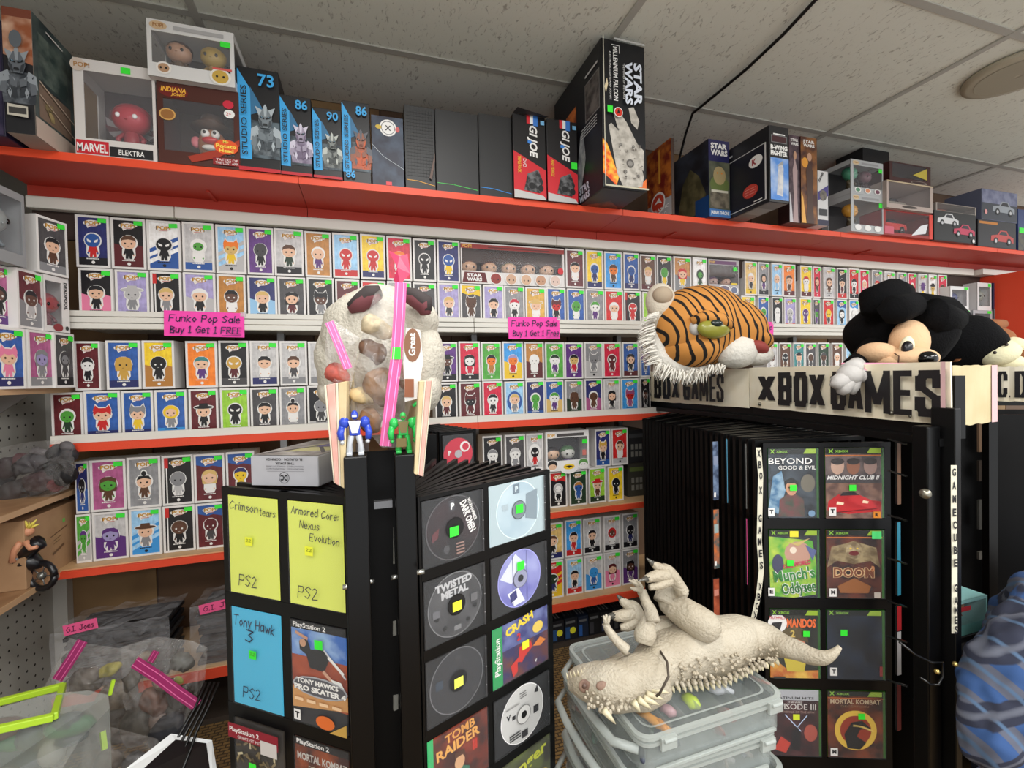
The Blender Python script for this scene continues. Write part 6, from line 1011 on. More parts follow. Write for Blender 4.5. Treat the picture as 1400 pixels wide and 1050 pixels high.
def banner(lab, a, b, z0, z1, text_spans, pxs, seed=0, bolts=(), pink=None):
    mpap = m_paper if text_spans else mat((206, 192, 152), .7, noise=((196, 180, 138), 9.0))
    a, b = Vector(a), Vector(b); L = (b-a).length; u = (b-a).normalized(); n = u.cross(Vector((0, 0, 1))); t = thing('banner', lab, 'banner', (a.x, a.y, z0), 0, None); ang = math.degrees(math.atan2(u.x, u.y)); h = z1-z0; rs = random.Random(seed)
    N = 14; vs = []; 
    for i in range(N+1):
        for j in (0, 1): off = rs.uniform(-.0012, .0012); vs.append(u*(L*i/N)+n*off+Vector((0, 0, h*j+rs.uniform(-.0015, .0015))))
    vs2 = [v-n*.004 for v in vs]; M = len(vs); fs = [(2*i, 2*i+2, 2*i+3, 2*i+1) for i in range(N)]+[(M+2*i+1, M+2*i+3, M+2*i+2, M+2*i) for i in range(N)]+[(2*i, M+2*i, M+2*i+2, 2*i+2) for i in range(N)]+[(2*i+1, 2*i+3, M+2*i+3, M+2*i+1) for i in range(N)]+[(0, 1, M+1, M), (M-2, 2*M-2, 2*M-1, M-1)]
    MB().add(vs+vs2, fs, mpap).build('card', t)
    A_ = Art(); A_.z = .002
    if text_spans:
        sp = []
        for x0, x1 in text_spans: P, Q = PV(x0, pxs, a, ang), PV(x1, pxs, a, ang); sp.append(((P-Vector((a.x, a.y, P.z))).dot(u), (Q-Vector((a.x, a.y, Q.z))).dot(u)))
        block(A_, 'XBOXGAMES' if len(sp) == 9 else 'C.D'[:len(sp)], sp, h*.115, h*.76, (24, 23, 26))
    if pink: A_.r(L*pink[0], h*.0, L*pink[1], h, (214, 176, 178))
    if A_.v: A_.build('lettering', t, (0, 0, 0), tuple(u), (0, 0, 1))
    for q, zz, r in bolts: MB().ball(u*(L*q)+n*.003+Vector((0, 0, h*zz)), (.006*r,)*3, mat((130, 126, 116), .3, .8), 12, 8).build('bolt', t)
    return t
XBS = [(1037, 1061), (1065, 1084), (1087, 1107), (1109, 1131), (1139, 1161), (1164, 1184), (1187, 1222), (1226, 1252), (1257, 1296)]
banner('large cream X BOX GAMES banner on the near right rack', tuple(B1), tuple(B2), 1.090, 1.2315, XBS, 540, 1, ((.085, .1, 1), (.80, .13, 1.1), (.87, .1, .6)), (.985, 1))
XBL = [(880, 891), (895, 905), (907, 918), (920, 930), (936, 946), (948, 957), (959, 971), (973, 981), (983, 993)]
banner('small cream X BOX GAMES banner on the far left end, under the tiger head', tuple(B0), tuple(B1-hd*.004), 1.086, 1.2285, XBL, 530, 2)
Pb, Pc = PD(1303, 540, 1.02), PD(1362, 540, 1.10); banner('blank cream banner card with pinkish edge, right of the large banner', (Pb.x, Pb.y, 0), (Pc.x, Pc.y, 0), 1.085, 1.222, None, 0, 3, (), (.86, 1))
Pb, Pc = PD(1358, 540, 1.40), PD(1470, 540, 1.26); banner('cream banner lettered C.D cut by the right edge', (Pb.x, Pb.y, 0), (Pc.x, Pc.y, 0), PD(1360, 548, 1.4).z, PD(1360, 502, 1.4).z, [(1364, 1378), (1380, 1384), (1388, 1406)], 525, 4)
t = thing('pink_paper', 'sheet of pink paper tucked behind the large banner under the white glove', 'paper', tuple(PD(1195, 500, 1.22))); k = 1.22/621; o = t.location
MB().add([PD(1150, 496, 1.23)-o, PD(1245, 496, 1.16)-o, PD(1180, 516, 1.19)-o, PD(1155, 520, 1.22)-o], [(0, 3, 2, 1)], mat((236, 150, 176), .6)).build('sheet', t)
# rack further right, all black
rackF = thing('media_rack', 'all black rack at the far right behind the plaid shirt', 'display rack', tuple(Vector((PD(1360, 800, 1.4).x, PD(1360, 800, 1.4).y, 0))))
def fb(name, px0, px1, D0, D1, z0, z1, m=BK2, th=.02):
    a, b = PD(px0, 540, D0), PD(px1, 540, D1); u = Vector((b.x-a.x, b.y-a.y, 0)).normalized(); n = Vector((u.y, -u.x, 0))*th; o = rackF.location
    MB().add([Vector((p.x, p.y, z))-o for z in (z0, z1) for p in (a, b, b-n, a-n)], [(3, 2, 1, 0), (4, 5, 6, 7), (0, 1, 5, 4), (1, 2, 6, 5), (2, 3, 7, 6), (3, 0, 4, 7)], m).build(name, rackF)
fb('side_panel', 1308, 1352, 1.42, 1.40, 0, 1.10); fb('flip_page', 1352, 1428, 1.40, 1.36, 0, 1.085); fb('flip_page', 1356, 1432, 1.36, 1.31, .02, 1.075); fb('top_rail', 1345, 1480, 1.5, 1.42, 1.09, 1.12, BK, .04); fb('post', 1352, 1364, 1.30, 1.30, 0, 1.09, BKS)
for y0, y1, c in ((578, 618, (120, 96, 76)), (630, 658, (54, 46, 40)), (684, 724, (70, 68, 64)), (755, 765, (90, 86, 80))):
    P, Q = PD(1339, y0, 1.38), PD(1348, y1, 1.38); MB().box((P.x-rackF.location.x, P.y-rackF.location.y, Q.z), (Q.x-rackF.location.x, P.y-rackF.location.y+.006, P.z), mat(c, .4)).build('case_edge', rackF)
# boxes low at right
P = PD(1310, 870, 1.12); t, w, d, h = window_box('toy_window_box', 'teal edged window box with orange toy beside the plaid shirt', P.x, P.x+.11, P.y, .12, .085, (150, 206, 206), (70, 70, 70), (.04, .1, .96, .92), z=P.z); chibi(t, .01, -.02, .008, .06, (200, 120, 50), (214, 150, 80), (150, 90, 40)); A_ = Art(); A_.r(0, 0, w, h*.3, (130, 206, 206)); A_.r(0, h*.7, w*.4, h*.84, (210, 60, 70)); pr(t, A_, w, d, h, e=.002)
zz = P.z-.0008
for j, (hh_, c, lab) in enumerate(((.045, (34, 34, 36), 'black flat box directly under the teal window box'), (.03, (170, 50, 54), 'thin red edged flat box in the pile by the rack post'), (.012, (206, 204, 200), 'thin white flat box in the pile by the rack post'), (.05, (26, 28, 40), 'dark navy flat box low in the pile by the rack post'), (.016, (190, 188, 180), 'pale flat box under the dark navy one'), (.06, (40, 40, 42), 'charcoal flat box at the foot of the pile in view'))):
    zz -= hh_; t = thing('flat_box', lab, 'box', (P.x+.06, P.y+.06, zz), 0, 'flat boxes piled by the right rack'); MB().box((-.07, -.065, 0), (.07, .065, hh_-.0008), mat(c, .4)).build('carton', t, None, .0015); A_ = Art(); A_.r(.004, hh_*.3, .09, hh_*.7, tuple(min(255, v+60) for v in c)); A_.build('spine_print', t, (-.07, -.0656, 0))
t = thing('stack_stand', 'dark plinth under the pile of flat boxes by the right rack', 'plinth', (P.x+.06, P.y+.06, 0)); MB().box((-.075, -.07, 0), (.075, .07, zz-.001), BK2).build('plinth_box', t)

# ---- tiger head (a costume head resting on the far banner)
TD = 1.72; Tc = PD(968, 455, TD)
def TP(px, py, dd=0): return PD(px, py, TD+dd)-Tc
def tiger_mat():
    m = bpy.data.materials.new('striped_plush'); m.use_nodes = True; nt = m.node_tree; b = nt.nodes['Principled BSDF']; b.inputs['Roughness'].default_value = .85
    tc = nt.nodes.new('ShaderNodeTexCoord'); mp = nt.nodes.new('ShaderNodeMapping'); mp.inputs['Rotation'].default_value = (0, math.radians(38), 0); mp.inputs['Scale'].default_value = (26, 5, 11)
    nt.links.new(tc.outputs['Object'], mp.inputs['Vector']); w = nt.nodes.new('ShaderNodeTexWave'); w.wave_type = 'BANDS'; w.bands_direction = 'X'; w.inputs['Scale'].default_value = .55; w.inputs['Distortion'].default_value = 7; w.inputs['Detail'].default_value = 2; w.inputs['Detail Scale'].default_value = .9
    nt.links.new(mp.outputs['Vector'], w.inputs['Vector']); r = nt.nodes.new('ShaderNodeValToRGB'); r.color_ramp.elements[0].position = .16; r.color_ramp.elements[1].position = .25; r.color_ramp.elements[0].color = (*lin((22, 14, 10)), 1); r.color_ramp.elements[1].color = (*lin((206, 140, 66)), 1)
    nt.links.new(w.outputs['Fac'], r.inputs['Fac']); nt.links.new(r.outputs['Color'], b.inputs['Base Color']); return m
mt = tiger_mat(); mcr = mat((216, 206, 188), .9, bump=(150, .6, .004)); mwf = mat((226, 222, 212), .9, bump=(90, .8, .006)); k = TD/621
t = thing('tiger_head', 'striped orange tiger costume head with white muzzle on top of the far banner', 'plush head', tuple(Tc))
m = MB(); Rt = Matrix.Rotation(math.radians(18), 3, 'Y')
m.ball(TP(958, 446), (72*k, .15, 55*k), mt, 28, 20); m.ball(TP(1004, 448, -.01), (46*k, .11, 36*k), mt, 24, 16, Matrix.Rotation(math.radians(28), 3, 'Y')); m.ball(TP(938, 475), (42*k, .15, 30*k), mt, 22, 14); m.ball(TP(1028, 462, -.02), (27*k, .075, 15*k), mt, 18, 12, Matrix.Rotation(math.radians(24), 3, 'Y')); m.build('striped_skull', t)
m = MB(); m.ball(TP(1006, 480, -.06), (30*k, .07, 23*k), mwf, 20, 14); m.ball(TP(1034, 486, -.05), (20*k, .06, 14*k), mwf, 16, 10); m.build('white_muzzle', t)
m = MB(); m.ball(TP(1038, 475, -.095), (13*k, .03, 8*k), mat((150, 62, 56), .7), 14, 10, Matrix.Rotation(math.radians(30), 3, 'Y')); m.build('nose', t)
m = MB(); m.ball(TP(975, 448, -.125), (29*k, .035, 15*k), mat((40, 34, 30), .7), 20, 12, Matrix.Rotation(math.radians(8), 3, 'Y')); m.build('eye_socket', t)
m = MB(); m.ball(TP(951, 448, -.138), (9*k, .02, 10*k), mat((190, 186, 180), .6), 14, 10); m.ball(TP(976, 449, -.148), (24*k, .03, 13*k), mat((146, 144, 58), .25), 22, 14); m.ball(TP(980, 442, -.172), (9*k, .014, 5*k), mat((40, 50, 46), .15), 14, 10); m.build('eye', t)
m = MB(); m.tube([TP(945, 439, -.15), TP(965, 432, -.16), TP(985, 436, -.16), TP(1002, 446, -.15)], [5*k, 8*k, 8*k, 4*k], mt, 10); m.build('brow', t)
m = MB(); m.ball(TP(903, 412, -.05), (20*k, .05, 24*k), mcr, 18, 12); m.ball(TP(906, 404, -.085), (14*k, .03, 12*k), mat((176, 158, 136), .9), 14, 8); m.tube([TP(903, 425, -.04), TP(896, 450, -.03)], [17*k, 12*k], mcr, 12); m.build('ear', t)
rs = random.Random(11); m = MB(); edge = [(894, 430), (889, 450), (888, 470), (893, 490), (902, 503), (918, 510), (935, 512), (950, 510), (966, 506), (985, 503)]
for (x0, y0), (x1, y1) in zip(edge, edge[1:]):
    for j in range(42):
        f = rs.random(); x, y = x0+(x1-x0)*f, y0+(y1-y0)*f; dd = rs.uniform(-.12, .0); a = TP(x+rs.uniform(0, 8), y-rs.uniform(0, 7), dd); L = rs.uniform(9, 20); ox, oy = (-1, .25) if x < 898 else ((-.35, 1) if x < 915 else (rs.uniform(-.2, .4), 1)); e = TP(x+ox*L*.9, y+oy*L*(.8 if x < 960 else .45), dd-.02); mid = (a+e)/2+Vector((rs.uniform(-.005, .005), 0, .003)); m.tube([a, mid, e], [.0045, .003, .0004], mwf, 4, False)
m.build('white_fur_ruff', t, 'stuff'); m = MB()
m.tube([TP(900, 425, -.03), TP(896, 455, -.03), TP(900, 485, -.03), TP(920, 500, -.03), TP(955, 503, -.02), TP(985, 500, 0)], [.02, .03, .035, .035, .03, .015], mwf, 12); m.build('ruff_roll', t)
# ---- big black plush
PD_ = 1.42; Pc0 = PD(1240, 450, PD_); k = PD_/621
def QP(px, py, dd=0): return PD(px, py, PD_+dd)-Pc0
mbk = mat((12, 12, 14), .95, bump=(200, .6, .004), spec=.15); mtn = mat((226, 186, 146), .85, bump=(200, .4, .003))
t = thing('plush_toy', 'large black plush toy with tan face and white glove slumped on the banner rack', 'plush toy', tuple(Pc0))
m = MB(); m.ball(QP(1228, 458), (50*k, .15, 48*k), mbk, 26, 18); m.ball(QP(1300, 470, .10), (52*k, .14, 42*k), mbk, 24, 16, Matrix.Rotation(math.radians(20), 3, 'Y')); m.tube([QP(1200, 478, -.02), QP(1182, 494, -.07), QP(1166, 503, -.13)], [.05, .038, .03], mbk, 12); m.tube([QP(1240, 420, .08), QP(1290, 432, .1), QP(1335, 452, .12)], [.05, .06, .03], mbk, 12); m.v = [tuple(v) for v in bumpy([Vector(v) for v in m.v], .01, 12)]; m.build('black_body', t)
m = MB(); m.tube([QP(1193, 430, -.05), QP(1198, 412, -.05), QP(1220, 403, -.03), QP(1236, 400, 0)], [.03, .05, .05, .03], mbk, 14); m.build('left_ear', t)
m = MB(); m.tube([QP(1205, 432, -.12), QP(1222, 424, -.14), QP(1248, 417, -.12)], [.025, .042, .035], mbk, 14); m.tube([QP(1258, 440, -.10), QP(1276, 432, -.13), QP(1296, 440, -.10), QP(1290, 452, -.09)], [.03, .05, .045, .02], mbk, 14); m.build('right_ear', t)
m = MB(); m.ball(QP(1243, 468, -.125), (22*k, .045, 28*k), mtn, 20, 14, Matrix.Rotation(.1, 3, 'Y')); m.ball(QP(1200, 484, -.13), (21*k, .05, 14*k), mtn, 18, 12, Matrix.Rotation(.25, 3, 'Y')); m.ball(QP(1242, 490, -.16), (30*k, .065, 14*k), mtn, 20, 12); m.ball(QP(1225, 494, -.15), (24*k, .05, 12*k), mtn, 16, 10); m.build('tan_face', t)
m = MB(); m.ball(QP(1240, 474, -.178), (9*k, .014, 13*k), mat((230, 222, 190), .7), 14, 10, Matrix.Rotation(.3, 3, 'Y')); m.ball(QP(1240, 476, -.19), (6.5*k, .012, 9*k), mat((14, 14, 22), .3), 12, 8, Matrix.Rotation(.3, 3, 'Y')); m.build('eye', t)
MB().ball(QP(1268, 490, -.22), (11*k, .022, 8.5*k), mat((10, 10, 11), .12), 16, 10).build('nose', t)
MB().tube([QP(1223, 483, -.19), QP(1229, 487, -.21), QP(1228, 498, -.205)], .0016, mat((90, 60, 44), .8), 6).build('mouth_seam', t)
mgl = mat((190, 187, 184), .85, bump=(120, .3, .003)); m = MB(); gd = -.22
m.ball(QP(1162, 513, gd), (18*k*.8, .03, 15*k*.8), mgl, 16, 12); m.tube([QP(1160, 515, gd), QP(1142, 524, gd-.005), QP(1136, 522, gd)], [.024, .019, .010], mgl, 10); m.tube([QP(1160, 518, gd), QP(1152, 533, gd-.005), QP(1149, 538, gd)], [.024, .018, .010], mgl, 10); m.tube([QP(1165, 516, gd), QP(1166, 530, gd-.005), QP(1164, 538, gd)], [.022, .016, .009], mgl, 10); m.tube([QP(1168, 512, gd), QP(1184, 515, gd-.002), QP(1191, 514, gd)], [.02, .016, .009], mgl, 10); m.tube([QP(1162, 508, gd), QP(1172, 498, gd+.03)], [.026, .02], mgl, 12); m.build('white_glove', t)
# ---- brown plush behind
BD = 1.50; Bc = PD(1345, 475, BD); k = BD/621
def bp_(px, py, dd=0): return PD(px, py, BD+dd)-Bc
mbr = mat((142, 88, 50), .9, bump=(160, .5, .004)); mcm = mat((222, 216, 180), .9, bump=(160, .4, .004))
t = thing('plush_toy', 'brown plush animal with cream snout lying at the right end of the rack', 'plush toy', tuple(Bc))
m = MB(); m.ball(bp_(1338, 470), (32*k, .09, 26*k), mbr, 20, 14); m.ball(bp_(1385, 488, .05), (32*k, .09, 20*k), mbr, 18, 12); m.v = [tuple(v) for v in bumpy([Vector(v) for v in m.v], .006, 18)]; m.build('brown_body', t)
m = MB(); m.ball(bp_(1362, 482, -.07), (25*k, .055, 17*k), mcm, 18, 12, Matrix.Rotation(-.35, 3, 'Y')); m.ball(bp_(1372, 496, -.06), (22*k, .05, 12*k), mcm, 16, 10); m.ball(bp_(1378, 472, -.07), (14*k, .045, 11*k), mcm, 14, 10); m.build('cream_snout', t)
m = MB(); m.ball(bp_(1360, 482, -.126), .005, mat((40, 26, 20), .5), 8, 6); m.ball(bp_(1376, 471, -.118), .005, mat((40, 26, 20), .5), 8, 6); m.build('nostril', t)
m = MB(); m.tube([bp_(1335, 452, -.03), bp_(1352, 445, -.05), bp_(1372, 443, -.04)], [.02, .022, .014], mbr, 10); m.build('upper_ear', t)
m = MB(); m.tube([bp_(1314, 462, -.03), bp_(1304, 475, -.04), bp_(1308, 490, -.04), bp_(1316, 492, -.04)], [.016, .022, .02, .01], mbr, 10); m.build('lower_ear', t)
t2 = thing('fabric_tag', 'pale green fabric tag between the black and brown plush toys', 'tag', tuple(PD(1305, 446, 1.40))); o = t2.location; MB().add([PD(1300, 434, 1.40)-o, PD(1318, 441, 1.41)-o, PD(1309, 456, 1.40)-o, PD(1297, 453, 1.39)-o], [(0, 3, 2, 1)], mat((196, 206, 160), .7)).build('cloth', t2)
# ---- person at the right edge
def plaid():
    m = bpy.data.materials.new('blue_plaid'); m.use_nodes = True; nt = m.node_tree; b = nt.nodes['Principled BSDF']; b.inputs['Roughness'].default_value = .9
    tc = nt.nodes.new('ShaderNodeTexCoord'); mp = nt.nodes.new('ShaderNodeMapping'); mp.inputs['Rotation'].default_value = (.3, .55, .4); nt.links.new(tc.outputs['Object'], mp.inputs['Vector']); base_ = None
    cols = [((52, 84, 136), (92, 96, 112), 9, 'X', .5), (None, (44, 48, 66), 8, 'Z', .66), (None, (84, 110, 142), 9, 'X', .975), (None, (98, 102, 116), 8, 'Z', .985)]
    prev = None
    for c1, c2, sc, ax, th in cols:
        w = nt.nodes.new('ShaderNodeTexWave'); w.wave_type = 'BANDS'; w.bands_direction = ax; w.inputs['Scale'].default_value = sc*.6; w.inputs['Distortion'].default_value = .6; nt.links.new(mp.outputs['Vector'], w.inputs['Vector'])
        r = nt.nodes.new('ShaderNodeValToRGB'); r.color_ramp.elements[0].position = th-.04; r.color_ramp.elements[1].position = th+.04; nt.links.new(w.outputs['Fac'], r.inputs['Fac'])
        mx = nt.nodes.new('ShaderNodeMix'); mx.data_type = 'RGBA'; nt.links.new(r.outputs['Color'], mx.inputs[0]); mx.inputs[7].default_value = (*lin(c2), 1)
        if prev is None: mx.inputs[6].default_value = (*lin(c1), 1)
        else: nt.links.new(prev, mx.inputs[6])
        prev = mx.outputs[2]
    nt.links.new(prev, b.inputs['Base Color']); return m
def skin(name, parent, pts, edges, mats, sub=2, origin=Vector((0, 0, 0))):
    me = bpy.data.meshes.new(name); me.from_pydata([tuple(Vector(p[0])-origin) for p in pts], edges, []); o = link(name, me, parent); s = o.modifiers.new('skin', 'SKIN'); s.use_smooth_shade = True
    for i, p in enumerate(pts): r = p[1]; me.skin_vertices[0].data[i].radius = (r, r) if not isinstance(r, tuple) else r
    me.skin_vertices[0].data[0].use_root = True; b = o.modifiers.new('sub', 'SUBSURF'); b.levels = sub; b.render_levels = sub; me.materials.append(mats)
    if name in ('shirt', 'trousers'):
        b.levels = b.render_levels = 4; tx = bpy.data.textures.new('cloth_folds', 'CLOUDS'); tx.noise_scale = .09; d = o.modifiers.new('folds', 'DISPLACE'); d.texture = tx; d.strength = .05; d.mid_level = .5
    return o
pp = thing('person', 'person in a blue plaid shirt crouching at the right edge, seen from behind', 'person', (1.50, .56, 0)); po = Vector(pp.location)
sk = mat((206, 160, 130), .6); jean = mat((44, 52, 74), .85); pl = plaid()
G = lambda px, py, D: PD(px, py, D)
sh = G(1440, 850, .98); el_ = G(1372, 935, .92); wr = G(1352, 1060, .90)
pelv = G(1480, 1060, 1.02); che = G(1478, 900, 1.02); nk = G(1500, 800, 1.04)
skin('shirt', pp, [(pelv, (.13, .12)), (che, (.155, .13)), (nk, .06), (sh, .095), (el_, .072), (wr, .055), (G(1560, 850, 1.1), .09), (G(1600, 960, 1.1), .06), ((pelv+che)/2, (.14, .12))], [(0, 8), (8, 1), (1, 2), (1, 3), (3, 4), (4, 5), (1, 6), (6, 7)], pl, 2, po)
skin('body', pp, [(nk-Vector((0, 0, .03)), .045), (nk+Vector((.02, .0, .07)), .05), (nk+Vector((.04, .0, .16)), .085), (nk+Vector((.05, 0, .25)), .075)], [(0, 1), (1, 2), (2, 3)], sk, 2, po)
mm = MB(); hc = nk+Vector((.05, 0, .17))-po; mm.ball(hc+Vector((-.012, -.01, .03)), (.095, .10, .105), mat((50, 36, 28), .8), 18, 12); mm.build('hair', pp)
hb_ = wr-po; mm = MB(); mm.ball(hb_+Vector((0, 0, -.03)), (.035, .022, .045), sk, 12, 8)
for j in range(4): mm.tube([hb_+Vector((-.024+.016*j, 0, -.06)), hb_+Vector((-.026+.017*j, .008, -.09)), hb_+Vector((-.025+.017*j, .022, -.108+.004*abs(j-1)))], [.009, .008, .006], sk, 8)
mm.tube([hb_+Vector((.03, 0, -.03)), hb_+Vector((.048, .006, -.055)), hb_+Vector((.05, .014, -.075))], [.011, .009, .007], sk, 8); mm.build('hand', pp)
skin('trousers', pp, [(Vector((pelv.x, pelv.y, .30)), (.13, .12)), (Vector((pelv.x-.06, pelv.y+.28, .36)), .085), (Vector((pelv.x-.06, pelv.y+.20, .07)), .055), (Vector((pelv.x+.16, pelv.y+.26, .36)), .085), (Vector((pelv.x+.16, pelv.y+.18, .07)), .055)], [(0, 1), (1, 2), (0, 3), (3, 4)], jean, 2, po)
for dx in (-.06, .16): m = MB(); m.tube([(pelv.x+dx-po.x, pelv.y+.13-po.y, .045), (pelv.x+dx-po.x, pelv.y+.26-po.y, .045), (pelv.x+dx-po.x, pelv.y+.36-po.y, .035)], [.04, .045, .032], mat((40, 36, 34), .6), 10); m.build('shoe', pp)
# ------------------------------------------------------------------ clear organiser boxes
m_fr = mat((176, 184, 182), .3, alpha=.30, spec=.5); m_fr2 = mat((190, 197, 193), .25, alpha=.55, spec=.6); m_lid = mat((196, 204, 204), .14, alpha=.18, spec=.8)
OW, OD, OH = .325, .295, .064
def organizer(loc, rz, lab, full=True):
    t = thing('organizer_box', lab, 'storage box', loc, rz, 'stacked clear organiser boxes')
    def rr(x0, y0, x1, y1, r=.02, n=4):
        P = []
        for cx, cy, a in ((x1-r, y0+r, -90), (x1-r, y1-r, 0), (x0+r, y1-r, 90), (x0+r, y0+r, 180)):
            for i in range(n+1): q = math.radians(a+90*i/n); P.append((cx+r*math.cos(q), cy+r*math.sin(q)))
        return P
    def shell(m, P, z0, z1, mt_, th=.003, bottom=True):
        n = len(P); cx, cy = sum(p[0] for p in P)/n, sum(p[1] for p in P)/n; I = [(cx+(x-cx)*(1-2*th/OW), cy+(y-cy)*(1-2*th/OD)) for x, y in P]
        vs = [(x, y, z0) for x, y in P]+[(x, y, z1) for x, y in P]+[(x, y, z1) for x, y in I]+[(x, y, z0+th) for x, y in I]
        fs = [(i, (i+1) % n, n+(i+1) % n, n+i) for i in range(n)]+[(n+i, n+(i+1) % n, 2*n+(i+1) % n, 2*n+i) for i in range(n)]+[(2*n+i, 2*n+(i+1) % n, 3*n+(i+1) % n, 3*n+i) for i in range(n)]
        if bottom: fs += [tuple(range(n))[::-1], tuple(range(3*n, 4*n))]
        m.add(vs, fs, mt_)
    x0, x1, y0, y1 = -OW/2, OW/2, -OD/2, OD/2
    m = MB(); shell(m, rr(x0+.006, y0+.006, x1-.006, y1-.006), 0, OH-.010, m_fr); m.build('body', t)
    m = MB(); P = rr(x0, y0, x1, y1, .024); n = len(P); I = [(x*.955, y*.95) for x, y in P]
    for z0, z1 in ((OH-.016, OH-.010), (OH-.006, OH)):
        vs = [(x, y, z) for z in (z0, z1) for x, y in P]+[(x, y, z) for z in (z0, z1) for x, y in I]
        m.add(vs, [(i, (i+1) % n, n+(i+1) % n, n+i) for i in range(n)]+[(n+i, n+(i+1) % n, 3*n+(i+1) % n, 3*n+i) for i in range(n)]+[(2*n+(i+1) % n, 2*n+i, 3*n+i, 3*n+(i+1) % n) for i in range(n)]+[((i+1) % n, i, 2*n+i, 2*n+(i+1) % n) for i in range(n)], m_fr2)
    m.build('rim', t)
    m = MB(); m.add([(x, y, OH-.003) for x, y in I], [tuple(range(n))], m_lid); J = [(x*.86, y*.86) for x, y in P]; m.add([(x, y, OH-.001) for x, y in J]+[(x*.975, y*.97, OH-.001) for x, y in J], [(i, (i+1) % n, n+(i+1) % n, n+i) for i in range(n)], m_fr2); m.build('lid', t)
    for k in range(7): x = x0+OW*(k+1)/8; MB().box((x-.0008, y0+.012, .004), (x+.0008, y1-.012, OH-.014), m_fr).build('divider', t)
    for k in (1, 2): y = y0+OD*k/3; MB().box((x0+.012, y-.0008, .004), (x1-.012, y+.0008, OH-.014), m_fr).build('divider', t)
    for x in (-.11, .13): m = MB(); m.box((x-.016, y0-.006, OH-.024), (x+.016, y0+.001, OH-.002), m_fr2); m.tube([(x-.012, y0-.007, OH-.006), (x+.012, y0-.007, OH-.006)], .004, m_fr2, 8); m.build('latch', t, None, .001)
    m = MB(); m.tube([(x0+.004, y0+.015, OH-.025), (x0-.028, y0+.045, OH-.025), (x0-.034, y0+.11, OH-.025), (x0-.034, y1-.11, OH-.025), (x0-.028, y1-.05, OH-.025), (x0+.004, y1-.02, OH-.025)], .008, m_fr2, 8, sq=.7); m.build('carry_handle', t)
    m = MB(); m.box((x0+.03, y0-.003, .004), (x1-.03, y0+.003, .010), m_fr2); m.build('front_lip', t, None, .001)
    if full:
        rs = random.Random(int(loc[2]*1000))
        cols = [(120, 120, 118), (90, 96, 110), (150, 140, 130), (60, 66, 84), (140, 70, 60), (110, 130, 120), (170, 170, 168)]
        for k in range(26):
            cx, cy = x0+OW*(rs.randint(0, 7)+.5)/8+rs.uniform(-.006, .006), y0+OD*(rs.randint(0, 2)+.5)/3+rs.uniform(-.02, .02); m = MB(); m.ball((0, 0, 0), (rs.uniform(.005, .012), rs.uniform(.012, .03), rs.uniform(.006, .012)), mat(rs.choice(cols), .5), 8, 5, Matrix.Rotation(rs.uniform(-.7, .7), 3, 'Z')); m.v = [tuple(Vector(v)+Vector((cx, cy, .018))) for v in bumpy([Vector(v) for v in m.v], .006, 60, k)]; m.build('small_part', t)
    return t
cx, cy = .582, .807
zt = .60
top = organizer((cx, cy, .60-OH), .02, 'clear divided organiser box on top of its stack, under the pale lizard toy')
def inside(nm, px, py, L, r, c, ang):
    P = PZ(px, py, .575)-Vector((cx, cy, .60-OH)); m = MB(); d = Vector((math.cos(ang), math.sin(ang), 0))*L/2; m.tube([P-d, P-d*.4+Vector((0, 0, .004)), P+d*.3, P+d], [r*.5, r, r*1.2, r*.5], mat(c, .4), 8); return m.build(nm, top)
inside('orange_part', 891, 985, .07, .007, (236, 164, 60), -1.1); inside('orange_part', 903, 992, .035, .006, (226, 150, 50), -1.4); inside('yellow_green_part', 944, 960, .035, .011, (206, 232, 50), -1.2); inside('red_stick', 1032, 930, .06, .0035, (220, 80, 50), -.9); inside('pink_part', 912, 972, .03, .009, (190, 150, 156), -.8); inside('pale_part', 985, 945, .05, .008, (210, 214, 220), 2.6); inside('dark_part', 1000, 925, .05, .010, (60, 80, 84), -1.1)
labs = ['second clear organiser box from the top, shifted a little left', 'third clear organiser box from the top of the stack', 'fourth clear organiser box from the top of the stack', 'fifth clear organiser box down the stack', 'sixth clear organiser box down the stack', 'seventh clear organiser box down the stack', 'eighth clear organiser box down, second above the carpet', 'lowest clear organiser box resting on the carpet']
H_ = (.60-OH)/8-.0004
src = None
for k, lab in enumerate(labs):
    z = .60-OH-(k+1)*(OH+.0025)
    if z < 0: z = 0
    if k > 7 or (z == 0 and k < 7 and .60-OH-(k+1)*(OH+.0025) < -.03): break
    loc = (cx-.016+.012*math.sin(k*2.1), cy-.006+.008*math.cos(k*1.7), z+.0005); rz = .03*math.sin(k*3)
    if src is None: src = organizer(loc, rz, lab)
    else:
        c = src.copy(); COL.objects.link(c); c.location = loc; c.rotation_euler = (0, 0, rz); c['label'] = lab
        for ch in list(src.children): d_ = ch.copy(); COL.objects.link(d_); d_.parent = c
